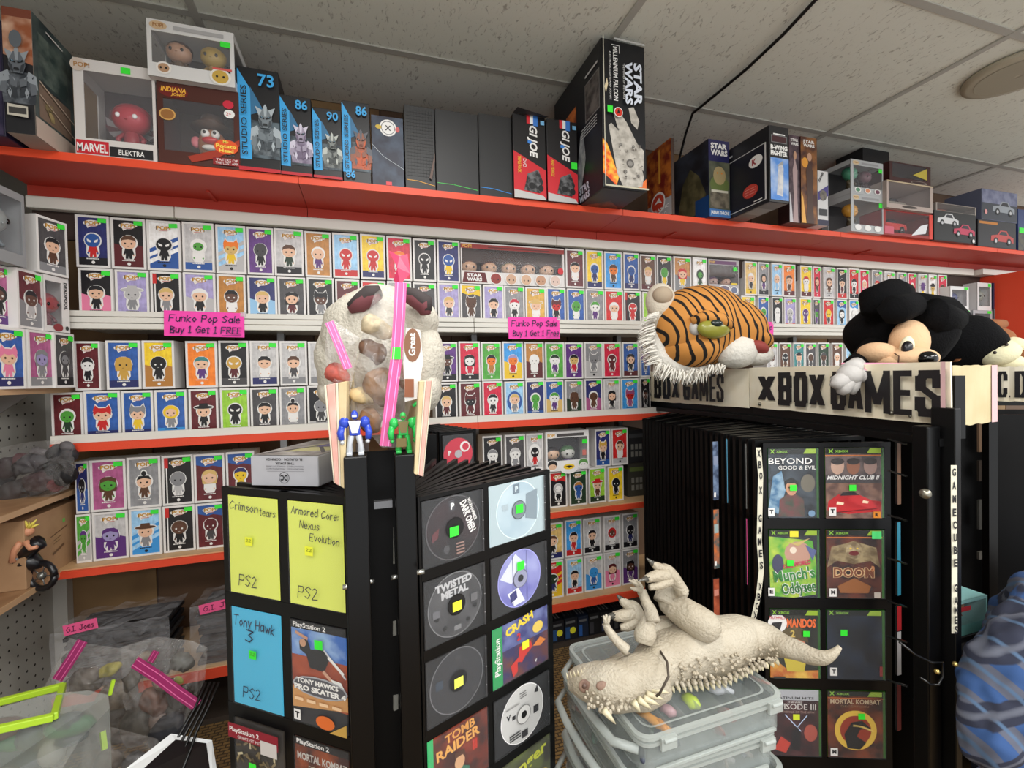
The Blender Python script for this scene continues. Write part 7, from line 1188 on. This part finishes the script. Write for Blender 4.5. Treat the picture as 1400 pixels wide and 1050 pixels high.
# ------------------------------------------------------------------ pale lizard toy on its side
LZ = .6025
m_sk = mat((184, 175, 157), .5, bump=(190, .6, .006), noise=((170, 159, 139), 14)); m_sk2 = mat((184, 172, 150), .55, bump=(200, 1.0, .008)); m_claw = mat((96, 94, 88), .25, .4); m_bone = mat((206, 196, 164), .4)
t = thing('lizard_toy', 'large pale spiny dinosaur toy lying on its side on the organiser boxes', 'toy dinosaur', (.62, .75, LZ)); TO = Vector(t.location)
def vw(p): return (p+TO-Vector((0, 0, CAMH))).normalized()
def L(px, py, z): return PZ(px, py, z)-TO
def Sp(pts, name, m_=m_sk, n=20, amp=0.0, fr=30, sub=True):
    P = [L(x, y, z) for x, y, z, r in pts]; R = [r for *_, r in pts]
    # smooth the path
    PP, RR = [], []
    for i in range(len(P)-1):
        a, b, c, d = P[max(i-1, 0)], P[i], P[i+1], P[min(i+2, len(P)-1)]; ra, rb, rc, rd = R[max(i-1, 0)], R[i], R[i+1], R[min(i+2, len(P)-1)]
        for s in range(5):
            u = s/5; f = lambda A, B, C, D: .5*((2*B)+(C-A)*u+(2*A-5*B+4*C-D)*u*u+(3*B-A-3*C+D)*u**3)
            PP.append(f(a, b, c, d)); RR.append(max(.0015, f(ra, rb, rc, rd)))
    PP.append(P[-1]); RR.append(R[-1]); m = MB(); m.tube(PP, RR, m_, n)
    if amp: m.v = [tuple(v) for v in bumpy([Vector(v) for v in m.v], amp, fr, 3)]
    return m.build(name, t)
Sp([(886, 920, .652, .038), (905, 901, .658, .046), (940, 889, .662, .052), (985, 880, .662, .052), (1020, 871, .660, .043), (1055, 876, .662, .029), (1085, 888, .668, .019), (1112, 897, .674, .0135), (1132, 897, .684, .0105), (1147, 884, .700, .004)], 'body_and_tail', m_sk, 24, .004)
Sp([(897, 922, .650, .044), (880, 930, .646, .046), (862, 935, .642, .045), (845, 940, .640, .040)], 'neck', m_sk, 22, .004)
Sp([(866, 936, .642, .043), (838, 938, .640, .042), (812, 934, .636, .036), (790, 932, .630, .027), (777, 933, .626, .015)], 'head', m_sk, 22, .003)
Sp([(860, 905, .650, .022), (835, 912, .650, .016), (808, 918, .648, .010), (784, 924, .645, .006)], 'jaw', m_sk, 12, .002)
MB().tube([L(x, y, z) for x, y, z in ((900, 886, .690), (912, 905, .700), (914, 925, .695), (902, 948, .668), (893, 955, .640))], .0022, mat((70, 60, 50), .7), 6).build('neck_joint', t)
RV = Matrix(((CR.x, CF.x, CU.x), (CR.y, CF.y, CU.y), (CR.z, CF.z, CU.z)))
for nm, px, py, zc_, rr_, rx, rz_ in (('eye_patch', 799, 938, .633, .031, .011, .012), ('cheek_patch', 823, 938, .638, .037, .011, .009), ('cheek_patch', 834, 933, .640, .038, .012, .013), ('cheek_patch', 843, 929, .640, .038, .009, .008)):
    m = MB(); c = L(px, py, zc_); c = c-vw(c)*rr_; m.ball(c, (rx, .0045, rz_), mat((150, 122, 106), .7, noise=((104, 78, 66), 50)), 16, 8, RV); m.build(nm, t)
eyp = L(799, 938, .633); MB().ball(eyp-vw(eyp)*.0345, (.005, .004, .005), mat((92, 70, 60), .4), 12, 8, RV).build('eye', t)
MB().tube([L(x, y, z)-vw(L(x, y, z))*dd for x, y, z, dd in ((777, 930, .63, .012), (795, 927, .633, .0275), (815, 925, .638, .033), (836, 926, .64, .037), (852, 934, .642, .0435))], .0016, mat((120, 100, 84), .7), 6).build('mouth_line', t)
m = MB()
for k in range(13):
    x = 776+k*5; y = 928-k*1.1-3*math.sin(k/12*1.6); P = L(x, y, .657); m.tube([P, P+CR*-.002+CU*.011], [.0022, .0004], m_bone, 5)
m.build('teeth', t, 'stuff')
for k, (x, y, dx, dy, ln) in enumerate(((890, 938, 12, 1, .026), (894, 943, 14, 3, .028), (888, 950, 13, 4, .026), (884, 956, 13, 6, .024), (876, 958, 10, 8, .024), (868, 962, 6, 10, .018), (828, 974, 14, 16, .026))):
    P = L(x, y, .655 if k < 6 else .648); d = (CR*dx-CU*dy).normalized()*ln; MB().tube([P-d*.2, P+d*.5, P+d], [.006 if k != 6 else .006, .004, .0006], m_bone, 7).build('spike', t)
rs = random.Random(5); m = MB()
def skinpt(x, a):
    """a point on the body skin: x along the body in sight px, a = degrees from the underside towards the viewer"""
    f = (x-905)/(1075-905); yc = 901-12*min(1, f*4)-(18*f if f > .2 else 18*f*1)+(22*max(0, f-.72)); r = (.046+.008*min(1, f*3)) if f < .45 else .054-(f-.45)*.058; yc = 898-14*f*1.6 if f < .7 else 882-3*(f-.7)
    c = L(x, yc, .662); q = math.radians(a); v = vw(c); U_ = CR.cross(v).normalized(); d = -U_*math.cos(q)-v*math.sin(q); return c+d*r*1.02, d
for k in range(20):
    P, d = skinpt(912+k*7.6, 4+3*math.sin(k)); d = (d+CR*.3).normalized(); ln = .013-.0003*k; m.tube([P-d*.004, P+d*ln*.5, P+d*ln], [.0055, .004, .0005], m_bone, 6)
for k in range(16):
    P, d = skinpt(918+k*8, 26+4*math.cos(k*2)); d = (d+CR*.3).normalized(); m.tube([P-d*.004, P+d*.005, P+d*.009], [.005, .0035, .0005], m_sk, 6)
for k in range(140):
    a = rs.uniform(12, 78); P, d = skinpt(rs.uniform(908, 1060), a); m.ball(P, rs.uniform(.0018, .0042), m_sk2 if rs.random() < .5 else m_sk, 6, 4)
for k in range(60):
    f = rs.random(); P = L(800+f*85, 958+rs.uniform(-8, 16)-abs(f-.4)*14, .640); P = P-vw(P)*.006; m.ball(P, rs.uniform(.0025, .005), m_sk, 6, 4)
m.build('back_studs', t, 'stuff')
# hind legs: thigh, shin, foot, claws
def limb(name, pts, n=14, m_=m_sk): return Sp(pts, name, m_, n, .0015, 60)
limb('thigh', [(984, 866, .716, .010), (975, 861, .720, .026), (955, 850, .728, .031), (930, 834, .742, .028), (912, 823, .754, .022), (903, 818, .762, .010)], 18)
limb('shin', [(907, 824, .758, .021), (912, 812, .772, .019), (925, 808, .783, .013), (935, 811, .790, .010)], 16)
limb('foot', [(934, 810, .792, .012), (925, 796, .812, .013), (914, 784, .830, .014), (905, 778, .840, .012)], 14)
for pts in ([(908, 780, .838, .010), (898, 774, .850, .008), (892, 770, .855, .005)], [(912, 786, .832, .012), (898, 787, .835, .011), (884, 792, .835, .007)], [(916, 794, .822, .010), (902, 800, .82, .008), (888, 803, .82, .005)]): limb('toe', pts, 10)
for a, b in (((893, 771, .854), (884, 763, .865)), ((886, 791, .836), (872, 794, .838))): MB().tube([L(*a), L(*b)], [.006, .001], m_claw, 8).build('claw', t)
limb('foot', [(882, 862, .700, .013), (874, 846, .722, .015), (866, 832, .738, .015), (858, 828, .745, .011)], 14)
limb('thigh', [(930, 856, .69, .02), (905, 858, .695, .022), (885, 862, .70, .014)], 12)
for pts in ([(862, 830, .742, .012), (852, 823, .755, .009), (850, 820, .758, .006)], [(866, 838, .732, .014), (850, 842, .730, .012), (838, 842, .730, .008)], [(870, 850, .718, .012), (858, 856, .712, .010), (848, 858, .71, .006)]): limb('toe', pts, 10)
for a, b in (((851, 821, .757), (843, 813, .768)), ((840, 842, .731), (822, 843, .733))): MB().tube([L(*a), L(*b)], [.0075, .001], m_claw, 8).build('claw', t)
limb('upper_arm', [(880, 880, .700, .016), (882, 868, .714, .021), (886, 852, .733, .015), (892, 846, .742, .012)], 16); limb('forearm', [(893, 850, .742, .014), (889, 834, .757, .012), (882, 820, .772, .009), (877, 808, .785, .009)], 12)
for k, (dx, dy) in enumerate(((-14, -16), (-9, -17), (-4, -16), (-12, -4))): limb('finger', [(877, 808, .785, .006), (877+dx*.6, 808+dy*.6, .80, .0045), (877+dx-3, 808+dy*.95, .808, .002)], 8)
limb('forearm', [(858, 890, .690, .010), (843, 876, .705, .009), (832, 862, .722, .008), (828, 852, .735, .007)], 12)
for k, (dx, dy) in enumerate(((-4, -12), (0, -14), (5, -12))): limb('finger', [(829, 854, .733, .005), (829+dx*.6, 854+dy*.6, .745, .004), (829+dx, 854+dy, .752, .0015)], 8)
# ------------------------------------------------------------------ left wall shelves and what stands on them
m_pl = mat((176, 138, 100), .6, noise=((150, 112, 78), 8)); LX = -.95
for z, y0, y1, lab in ((1.213, 1.2, 1.90, 'pale wooden side shelf carrying the lowest turned figure boxes'), (.872, 1.1, 1.97, 'wooden side shelf under the clear bag of dark figures'), (.630, 1.0, 1.97, 'lowest wooden side shelf with the cardboard box and motorbike figure')):
    t = thing('side_shelf', lab, 'shelf', (-1.03, (y0+y1)/2, z-.012)); MB().box((-.098, -(y1-y0)/2, 0), (.080, (y1-y0)/2, .012), m_pl).build('board', t, None, .001)
    MB().box((.0801, -(y1-y0)/2, -.004), (.084, (y1-y0)/2, .0125), mat((196, 160, 122), .55)).build('edge_strip', t)
    for yy in (-.3, .2): MB().add([(-.098, yy, -.0005), (.06, yy, -.0005), (-.098, yy, -.12), (-.098, yy+.004, -.0005), (.06, yy+.004, -.0005), (-.098, yy+.004, -.12)], [(0, 1, 2), (3, 5, 4), (0, 3, 4, 1), (1, 4, 5, 2), (2, 5, 3, 0)], m_steel).build('bracket', t)
def turned(px0, px1, py0, py1, Y0, w, z0, spec, txt, extra, sticker=True, h=.170):
    """figure box turned to face the shop: left edge on sight line px0 at depth Y0, right edge found so the box keeps width w"""
    A_ = PY(px0, py0, Y0); lo, hi = Y0, Y0+w
    for _ in range(30):
        m_ = (lo+hi)/2; B_ = PY(px1, py1, m_); d_ = math.hypot(B_.x-A_.x, B_.y-A_.y)
        if d_ < w: lo = m_
        else: hi = m_
    rz = math.atan2(B_.y-A_.y, B_.x-A_.x); mid = Vector(((A_.x+B_.x)/2, (A_.y+B_.y)/2, 0)); wr = math.hypot(B_.x-A_.x, B_.y-A_.y); dep = .06; back = Vector((-math.sin(rz), math.cos(rz), 0))*dep/2
    return pop((mid.x+back.x, mid.y+back.y, z0), wr, h, dep, spec, txt, rz, 'turned figure boxes on the left wall', sticker, extra)
z1 = 1.2135; z2 = z1+.172; z3 = z2+.172
turned(-14, 35, 490, 490, 1.56, .096, z1, 'U N B P S P e', 'left wall lower row', 'x'); turned(39, 74, 490, 490, 1.66, .090, z1, 'M G B G I G l', 'left wall lower row', 'x'); turned(75, 102, 490, 490, 1.74, .080, z1, 'DG K B DG G DG h', 'left wall lower row', 'x')
turned(-25, 21, 410, 410, 1.57, .096, z2, 'M V B K F K h', 'left wall middle row', 'x'); turned(24, 60, 410, 410, 1.64, .092, z2, 'X G H K F LG n', 'left wall middle row', 'x')
turned(50, 92, 330, 330, 1.70, .094, z3, 'DG G B K S B n', 'left wall top row', 'x')
P0, P1 = PY(61, 410, 1.72), PY(95, 415, 1.80); rz = math.atan2(P1.y-P0.y, P1.x-P0.x); w_ = math.hypot(P1.x-P0.x, P1.y-P0.y); mid = (P0+P1)/2+Vector((-math.sin(rz), math.cos(rz), 0))*.035
t, w, d, h = window_box('figure_window_box', 'white window box with DEADPOOL printed up its edge, on the left wall', -w_/2, w_/2, 0, .065, .17, (222, 218, 216), (110, 100, 104), (.06, .1, .70, .9), z=z2, group='turned figure boxes on the left wall'); t.location = (mid.x, mid.y, z2); t.rotation_euler = (0, 0, rz)
chibi(t, -.015, -.01, .01, .11, (130, 50, 60), (150, 70, 74), (110, 60, 70)); A_ = Art(); A_.t('DEADPOOL', w*.78, h*.92, w*.13, 'K', w=h*.5, rot=-90, bold=.04); A_.e(w*.5, h*.08, w*.2, h*.07, (140, 50, 56)); A_.e(w*.86, h*.08, w*.07, h*.04, (60, 60, 60)); pr(t, A_, w, d, h, e=.0022)
P0, P1 = PY(-30, 330, 1.50), PY(40, 330, 1.66); rz = math.atan2(P1.y-P0.y, P1.x-P0.x); w_ = math.hypot(P1.x-P0.x, P1.y-P0.y); mid = (P0+P1)/2+Vector((-math.sin(rz), math.cos(rz), 0))*.05
t, w, d, h = window_box('figure_window_box', 'large grey window box cut by the left edge above the turned figure boxes', -w_/2, w_/2, 0, .08, .205, (150, 152, 154), (96, 110, 114), (.05, .16, .94, .9), z=z3, group='turned figure boxes on the left wall'); t.location = (mid.x, mid.y, z3); t.rotation_euler = (0, 0, rz); chibi(t, 0, -.01, .02, .14, (110, 130, 134), (150, 156, 156), (96, 110, 116))
# bagged dark figures
t, C, k = bag('clear bag of dark red and black toy figures on the wooden side shelf', [(-30, 622), (0, 612), (40, 604), (80, 601), (100, 612), (102, 640), (94, 668), (80, 674), (40, 688), (-30, 706)], 1.42, [], [(10, 640, 26, 14, (60, 44, 50)), (48, 632, 26, 14, (52, 48, 56)), (84, 622, 18, 14, (44, 44, 50)), (60, 656, 24, 14, (66, 46, 50)), (20, 670, 24, 14, (58, 50, 52)), (88, 650, 13, 16, (20, 20, 24)), (66, 650, 8, 6, (190, 76, 84)), (20, 692, 12, 7, (150, 120, 90)), (30, 628, 10, 8, (90, 40, 50)), (70, 640, 9, 14, (20, 20, 26)), (45, 668, 16, 8, (30, 28, 34)), (8, 655, 10, 10, (24, 22, 30)), (55, 618, 12, 7, (110, 104, 108)), (75, 664, 9, 7, (120, 60, 64)), (92, 612, 7, 9, (96, 92, 94))], bulge=.05, a=.10)
# cardboard box and motorbike figure
P = PY(38, 730, 1.70); t = thing('cardboard_box', 'brown cardboard box with a green sticker on the lowest side shelf', 'cardboard box', (-1.03, 1.80, .6305)); mcb = mat((176, 140, 104), .7, noise=((162, 126, 92), 10)); MB().box((-.075, -.125, 0), (.070, .13, .20), mcb).build('carton', t, None, .002)
A_ = Art(); A_.r(.17, .145, .182, .157, (110, 200, 96)); A_.line([(.11, .115), (.19, .13)], .003, (110, 80, 60)); A_.line([(.12, .06), (.17, .075)], .008, (120, 90, 66)); A_.line([(.12, .10), (.16, .108)], .0015, (110, 80, 60)); A_.line([(.12, .09), (.15, .096)], .0015, (110, 80, 60)); A_.build('printed_marks', t, (.0706, -.125, 0), (0, 1, 0), (0, 0, 1))
BP = PD(40, 770, 1.36); t = thing('figure_toy', 'yellow haired toy figure riding a black motorbike on the side shelf', 'toy figure', (BP.x, BP.y, .631)); o = t.location; W0 = lambda x, y, D: PD(x, y, D)-o
mk, mg_, mskn, myl = mat((20, 20, 24), .3), mat((120, 120, 116), .25, .7), mat((214, 150, 116), .5), mat((230, 214, 96), .6)
for nm, x, y in (('wheel', 57, 787), ('wheel', 10, 800)):
    m = MB(); c = W0(x, y, 1.34); R_ = .038; P_ = [c+CR*(R_*math.cos(a*math.pi/9))+CU*(R_*math.sin(a*math.pi/9)) for a in range(19)]; m.tube(P_, .009, mk, 8); m.ball(c, .012, mg_, 8, 6)
    for a in range(5): m.tube([c, c+CR*(R_*math.cos(a*1.256))+CU*(R_*math.sin(a*1.256))], .002, mg_, 5)
    m.build(nm, t)
m = MB(); m.tube([W0(8, 790, 1.34), W0(22, 772, 1.34), W0(40, 766, 1.34), W0(56, 772, 1.34)], [.018, .03, .03, .012], mk, 10); m.tube([W0(30, 760, 1.33), W0(52, 742, 1.33), W0(60, 748, 1.33)], [.02, .022, .008], mk, 10); m.tube([W0(5, 806, 1.32), W0(20, 786, 1.32)], [.014, .01], mg_, 8); m.tube([W0(0, 815, 1.32), W0(12, 800, 1.32)], [.018, .012], mat((200, 200, 196), .3), 8); m.build('motorbike_body', t)
m = MB(); m.tube([W0(24, 762, 1.33), W0(26, 748, 1.33), W0(31, 737, 1.33), W0(36, 733, 1.33)], [.016, .018, .02, .008], mskn, 10); m.tube([W0(28, 742, 1.31), W0(20, 752, 1.31), W0(18, 768, 1.31)], [.009, .008, .010], mskn, 8); m.tube([W0(35, 740, 1.31), W0(42, 750, 1.31), W0(50, 748, 1.31)], [.008, .007, .006], mskn, 8); m.tube([W0(26, 760, 1.32), W0(20, 772, 1.32), W0(16, 784, 1.32)], [.014, .013, .011], mk, 8); m.build('rider_body', t)
m = MB(); m.ball(W0(38, 726, 1.33), .015, mskn, 12, 8); m.build('rider_head', t); m = MB()
for j in range(14): a = j*.45; m.tube([W0(38, 723, 1.33), W0(38, 723, 1.33)+CR*(.027*math.cos(a))+CU*(.012+.016*abs(math.sin(a)))+CF*(-.012 if j % 2 else .008)], [.008, .001], myl, 5)
m.build('spiky_hair', t); m = MB(); m.tube([W0(30, 735, 1.36), W0(24, 742, 1.36), W0(22, 755, 1.36)], [.012, .018, .010], mat((120, 50, 40), .6), 8); m.build('red_cape', t)
# ------------------------------------------------------------------ low left clutter
t0, _, _ = None, 0, 0
def cards(px0, px1, n, zbase, Y, lab, note, nx0, nx1, ny, txt):
    a, b = PY(px0, 850, Y), PY(px1, 850, Y); w = b.x-a.x; t = thing('bagged_card_stack', lab, 'toy packs', ((a.x+b.x)/2, Y+.07, zbase), 0, 'bagged card stacks on the lowest shelf'); rs = random.Random(n+int(px0)); z = 0
    for k in range(n):
        hh = rs.uniform(.010, .016); dx, dy = rs.uniform(-.012, .012), rs.uniform(-.012, .008); c = rs.choice([(34, 34, 36), (46, 44, 44), (28, 30, 34), (60, 56, 54)]); MB().box((-w/2+dx, -.07+dy, z), (w/2+dx, .07+dy, z+hh-.001), mat(c, .35)).build('card_pack', t, None, .001); z += hh
    m = MB(); N = 10; vs = []
    for i in range(N+1):
        for j in range(7): vs.append((-w/2-.02+(w+.04)*i/N, -.085-rs.uniform(0, .012), -.002+(z+.02)*j/6))
    m.add(vs, [(i*7+j, (i+1)*7+j, (i+1)*7+j+1, i*7+j+1) for i in range(N) for j in range(6)], film(a=.16)); vs = [(-w/2-.02+(w+.04)*i/N, -.085+.17*j/5, z+.012+rs.uniform(-.008, .010)) for i in range(N+1) for j in range(6)]; m.add(vs, [(i*6+j, (i+1)*6+j, (i+1)*6+j+1, i*6+j+1) for i in range(N) for j in range(5)], film(a=.16)); m.build('clear_wrap', t)
    p, q = PY(nx0, ny, Y-.02)-t.location, PY(nx1, ny, Y-.02)-t.location; A_ = Art(); W_ = q.x-p.x; A_.r(0, 0, W_, .034, (246, 96, 150)); A_.hand(txt, W_*.08, .009, .016, (50, 20, 50), w=W_*.8, th=.12); A_.build('pink_note', t, (p.x, -.102, p.z-.017), (1, 0, .12), (-.12, 0, 1))
cards(84, 225, 14, .233, 1.82, 'stack of dark bagged toy cards with pink note on the lowest shelf at left', 'note', 91, 138, 860, 'G.I. Joes')
cards(272, 400, 15, .233, 1.84, 'bagged toy card stack with pink note half behind the yellow inserts', 'note', 275, 335, 832, 'G.I. Joes')
bag('clear zip bag with magenta zip slanting at the lower left', [(60, 940), (95, 872), (118, 880), (190, 890), (200, 960), (150, 1010), (80, 990)], 1.28, [([(113, 876), (98, 900), (78, 930)], 12, (176, 50, 116))], [(120, 930, 22, 18, (120, 112, 104)), (160, 950, 26, 20, (140, 130, 116)), (150, 915, 16, 8, (170, 160, 60))], bulge=.05, a=.15)
bag('crumpled clear zip bag with long magenta zip beside the rack', [(165, 885), (215, 870), (262, 876), (284, 885), (280, 930), (262, 970), (240, 1010), (190, 1020), (168, 960)], 1.22, [([(184, 905), (215, 925), (245, 948), (270, 965)], 15, (170, 50, 110)), ([(214, 890), (205, 905)], 8, (170, 50, 110))], [(250, 905, 14, 14, (90, 90, 84)), (210, 960, 14, 22, (130, 96, 84)), (230, 1000, 26, 20, (60, 62, 70)), (243, 931, 5, 4, (220, 230, 60)), (190, 990, 22, 26, (110, 106, 100)), (225, 935, 14, 10, (150, 130, 116)), (255, 950, 9, 14, (60, 50, 46)), (200, 900, 12, 8, (136, 124, 110)), (215, 985, 9, 12, (170, 150, 140)), (180, 930, 10, 16, (104, 98, 90))], bulge=.06, a=.15)
bag('low clear bag of grey odds and ends under the magenta zips', [(120, 985), (175, 1000), (215, 1010), (240, 1060), (150, 1080), (110, 1060)], 1.10, [], [(150, 1040, 20, 14, (120, 110, 100)), (190, 1045, 20, 14, (90, 90, 92))], bulge=.05, a=.15)
# translucent tub with lime rim
t = thing('storage_tub', 'translucent storage tub with a lime green rim in the lower left corner', 'storage tub', (-.70, 1.10, .30)); m_lm = mat((176, 214, 50), .4); m_tb = mat((190, 194, 190), .35, alpha=.36)
o = Vector(t.location); Q = [PD(-60, 975, .98), PD(86, 938, 1.05), PD(74, 980, .92), PD(-60, 1010, .85)]
m = MB()
for a, b in ((Q[0], Q[1]), (Q[1], Q[2]), (Q[2], Q[3])): m.bar(a-o, b-o, .012, .014, m_lm)
m.build('lime_rim', t, None, .002)
m = MB(); Pt = [PD(-60, 985, .96), PD(60, 950, 1.0), PD(120, 944, 1.0), PD(148, 950, .98), PD(150, 968, .92), PD(110, 1010, .84), PD(80, 1060, .78), PD(-60, 1090, .78)]; n = len(Pt); Bt = [Vector((p.x, p.y, p.z-.25)) for p in Pt]
m.add([p-o for p in Pt]+[p-o for p in Bt], [tuple(range(n))]+[(i, n+i, n+(i+1) % n, (i+1) % n) for i in range(n)]+[tuple(range(2*n-1, n-1, -1))], m_tb); m.build('tub_body', t)
m = MB(); rs = random.Random(9)
for k in range(12): x, y = rs.uniform(-20, 110), rs.uniform(985, 1045); p = PD(x, y, .98)-o; m.ball(p, (rs.uniform(.02, .05), .02, rs.uniform(.012, .03)), mat(rs.choice([(60, 70, 76), (110, 104, 96), (90, 60, 50), (150, 150, 140), (50, 110, 70)]), .5), 10, 6)
m.build('tub_contents', t, 'stuff')
m = MB(); m.bar(PD(140, 1000, .93)-o, PD(143, 1025, .92)-o, .008, .02, m_lm); m.bar(PD(155, 930, .99)-o, PD(150, 950, .985)-o, .006, .006, m_lm); m.build('lime_clip', t)
# white and black console with cables
t = thing('game_console', 'black device with thick white edge trailing black cables, bottom left', 'console', tuple(PD(230, 1040, .95))); o = Vector(t.location); Qo = [PD(160, 1060, .86), PD(234, 1003, .95), PD(290, 1012, .97), PD(300, 1075, .90)]; Qi = [PD(182, 1066, .855), PD(240, 1013, .942), PD(282, 1018, .962), PD(290, 1075, .895)]
m = MB(); dn = Vector((0, 0, -.05)); n = 4; vs = [p-o for p in Qo]+[p-o+dn for p in Qo]+[p-o+Vector((0, 0, .002)) for p in Qi]; m.add(vs, [(0, 1, 9, 8), (1, 2, 10, 9), (2, 3, 11, 10), (3, 0, 8, 11)]+[(i, 4+i, 4+(i+1) % 4, (i+1) % 4) for i in range(4)], mat((226, 228, 228), .3)); m.build('white_shell', t)
m = MB(); m.add([p-o+Vector((0, 0, .003)) for p in Qi], [(0, 1, 2, 3)], mat((14, 14, 16), .3)); m.build('black_top', t)
for k in range(4): MB().tube([PD(x, y, D)-o+Vector((0, 0, .012)) for x, y, D in ((300-6*k, 940, 1.02), (285-6*k, 975, .99), (268-7*k, 1010, .955), (262-9*k, 1030, .94), (250-14*k, 1060, .90))], .003, mat((10, 10, 11), .35), 6).build('cable', t)
# dark packs with yellow round stickers under the lowest shelf
A = 0; x = .70
for k in range(8):
    w = .052+.006*(k % 3); t = thing('game_box', ['leftmost dark pack with a pink edge under the lowest shelf', 'dark pack with yellow sticker nearest the disc rack', 'dark pack with yellow sticker, second from the disc rack', 'dark blue pack right of the yellow stickered pair', 'black pack behind the pale claw under the lowest shelf', 'charcoal pack under the shelf right of the claw', 'dark pack under the shelf near the black pages', 'last dark pack under the shelf by the black pages'][k], 'game box', (x+w/2, 1.95, .0205), 0, 'dark packs under the lowest shelf')
    hh = .100-.004*(k % 2); MB().box((-w/2, -.08, 0), (w/2, .10, hh), mat([(60, 30, 50), (26, 28, 36), (24, 30, 40), (24, 36, 56), (24, 26, 30), (30, 30, 34), (22, 24, 30), (26, 26, 28)][k], .35)).build('carton', t, None, .001)
    A_ = Art(); A_.r(.004, .008, w*.4, hh*.6, [(190, 40, 120), (40, 80, 130), (40, 80, 130), (40, 90, 160), (60, 60, 66), (50, 60, 90), (60, 60, 60), (50, 50, 60)][k]); A_.r(w*.1, hh*.75, w*.8, hh*.86, (110, 112, 114)); 
    if k in (1, 2): A_.e(w*.62, hh*.42, .015, .015, (236, 232, 50), 18)
    A_.build('printed_face', t, (-w/2, -.0806, 0)); A_ = Art(); 
    for q in (.2, .5, .75): A_.r(w*(q-.08), .02, w*(q+.02), .12, (150, 150, 152) if k % 2 else (90, 90, 94))
    A_.build('printed_top', t, (-w/2, -.08, hh+.0006), (1, 0, 0), (0, 1, 0)); x += w+.003
# dark packs beside the lower figures, right
for k, (z, lab) in enumerate(((.6325, 'lower dark pack with pale windows beside the yellow card figure'), (.7925, 'upper dark pack with pale windows beside the red card figure'))):
    t = thing('toy_carton', lab, 'toy box', (1.215, 1.98, z), 0, 'dark packs at the shelf end'); MB().box((-.05, -.09, 0), (.05, .09, .158), mat((60, 58, 50) if k == 0 else (40, 40, 42), .5)).build('carton', t, None, .001); A_ = Art()
    for i in range(3):
        for j in range(2): A_.r(.02+.022*i, .03+.035*j, .035+.022*i, .055+.035*j, (130, 128, 120))
    A_.r(.01, .12, .09, .14, (96, 110, 60) if k == 0 else (80, 80, 82)); A_.build('printed_face', t, (-.05, -.0906, 0))
# boxes on the far end of the upper wall shelf
fe = 'boxes at the far end of the upper wall shelf'; zA = 1.438
def far(px0, px1, py, Y, z, ptop, lab, fr, inn, win=(.1, .15, .9, .85), ch=None, hh=None):
    a, b = PY(px0, py, Y), PY(px1, py, Y); h_ = hh or PY(px0, ptop, Y).z-z
    t, w, d, h = window_box('figure_window_box', lab, a.x, b.x, Y, .10, h_, fr, inn, win, z=z, group=fe)
    if ch: chibi(t, 0, -.01, .006, h*.75, *ch)
    Art().r(w*.75, h*.86, w*.95, h*.97, GREEN).build('price_sticker', t, (-w/2, -d/2-.0024, 0)); return h_
h1 = far(1300, 1326, 430, 1.80, zA, 423, 'small pale window box, lower left at the far shelf end', (206, 206, 206), (90, 90, 92))
h2 = far(1330, 1356, 430, 1.80, zA, 424, 'grey window box, lower middle at the far shelf end', (170, 172, 176), (100, 104, 104))
h3 = far(1359, 1381, 430, 1.80, zA, 422, 'grey window box, lower right beside the orange end panel', (120, 122, 128), (90, 90, 90))
far(1299, 1324, 400, 1.80, zA+h1+.001, 391, 'white window box with a navy figure at the far shelf end', (226, 226, 226), (70, 74, 84), ch=((50, 56, 100), (60, 70, 120), (44, 50, 90)))
far(1336, 1355, 400, 1.80, zA+h2+.001, 386, 'tall white window box with a grey figure at the far shelf end', (222, 222, 222), (70, 76, 80), ch=((110, 120, 110), (140, 150, 140), (90, 100, 96)))
a, b = PY(1358, 400, 1.80), PY(1382, 400, 1.80); carton('toy_carton', 'dark blue carton with an orange patch beside the orange end panel', a.x, b.x, 1.80, .10, .16, (30, 44, 78), z=zA+h3+.001, group=fe)
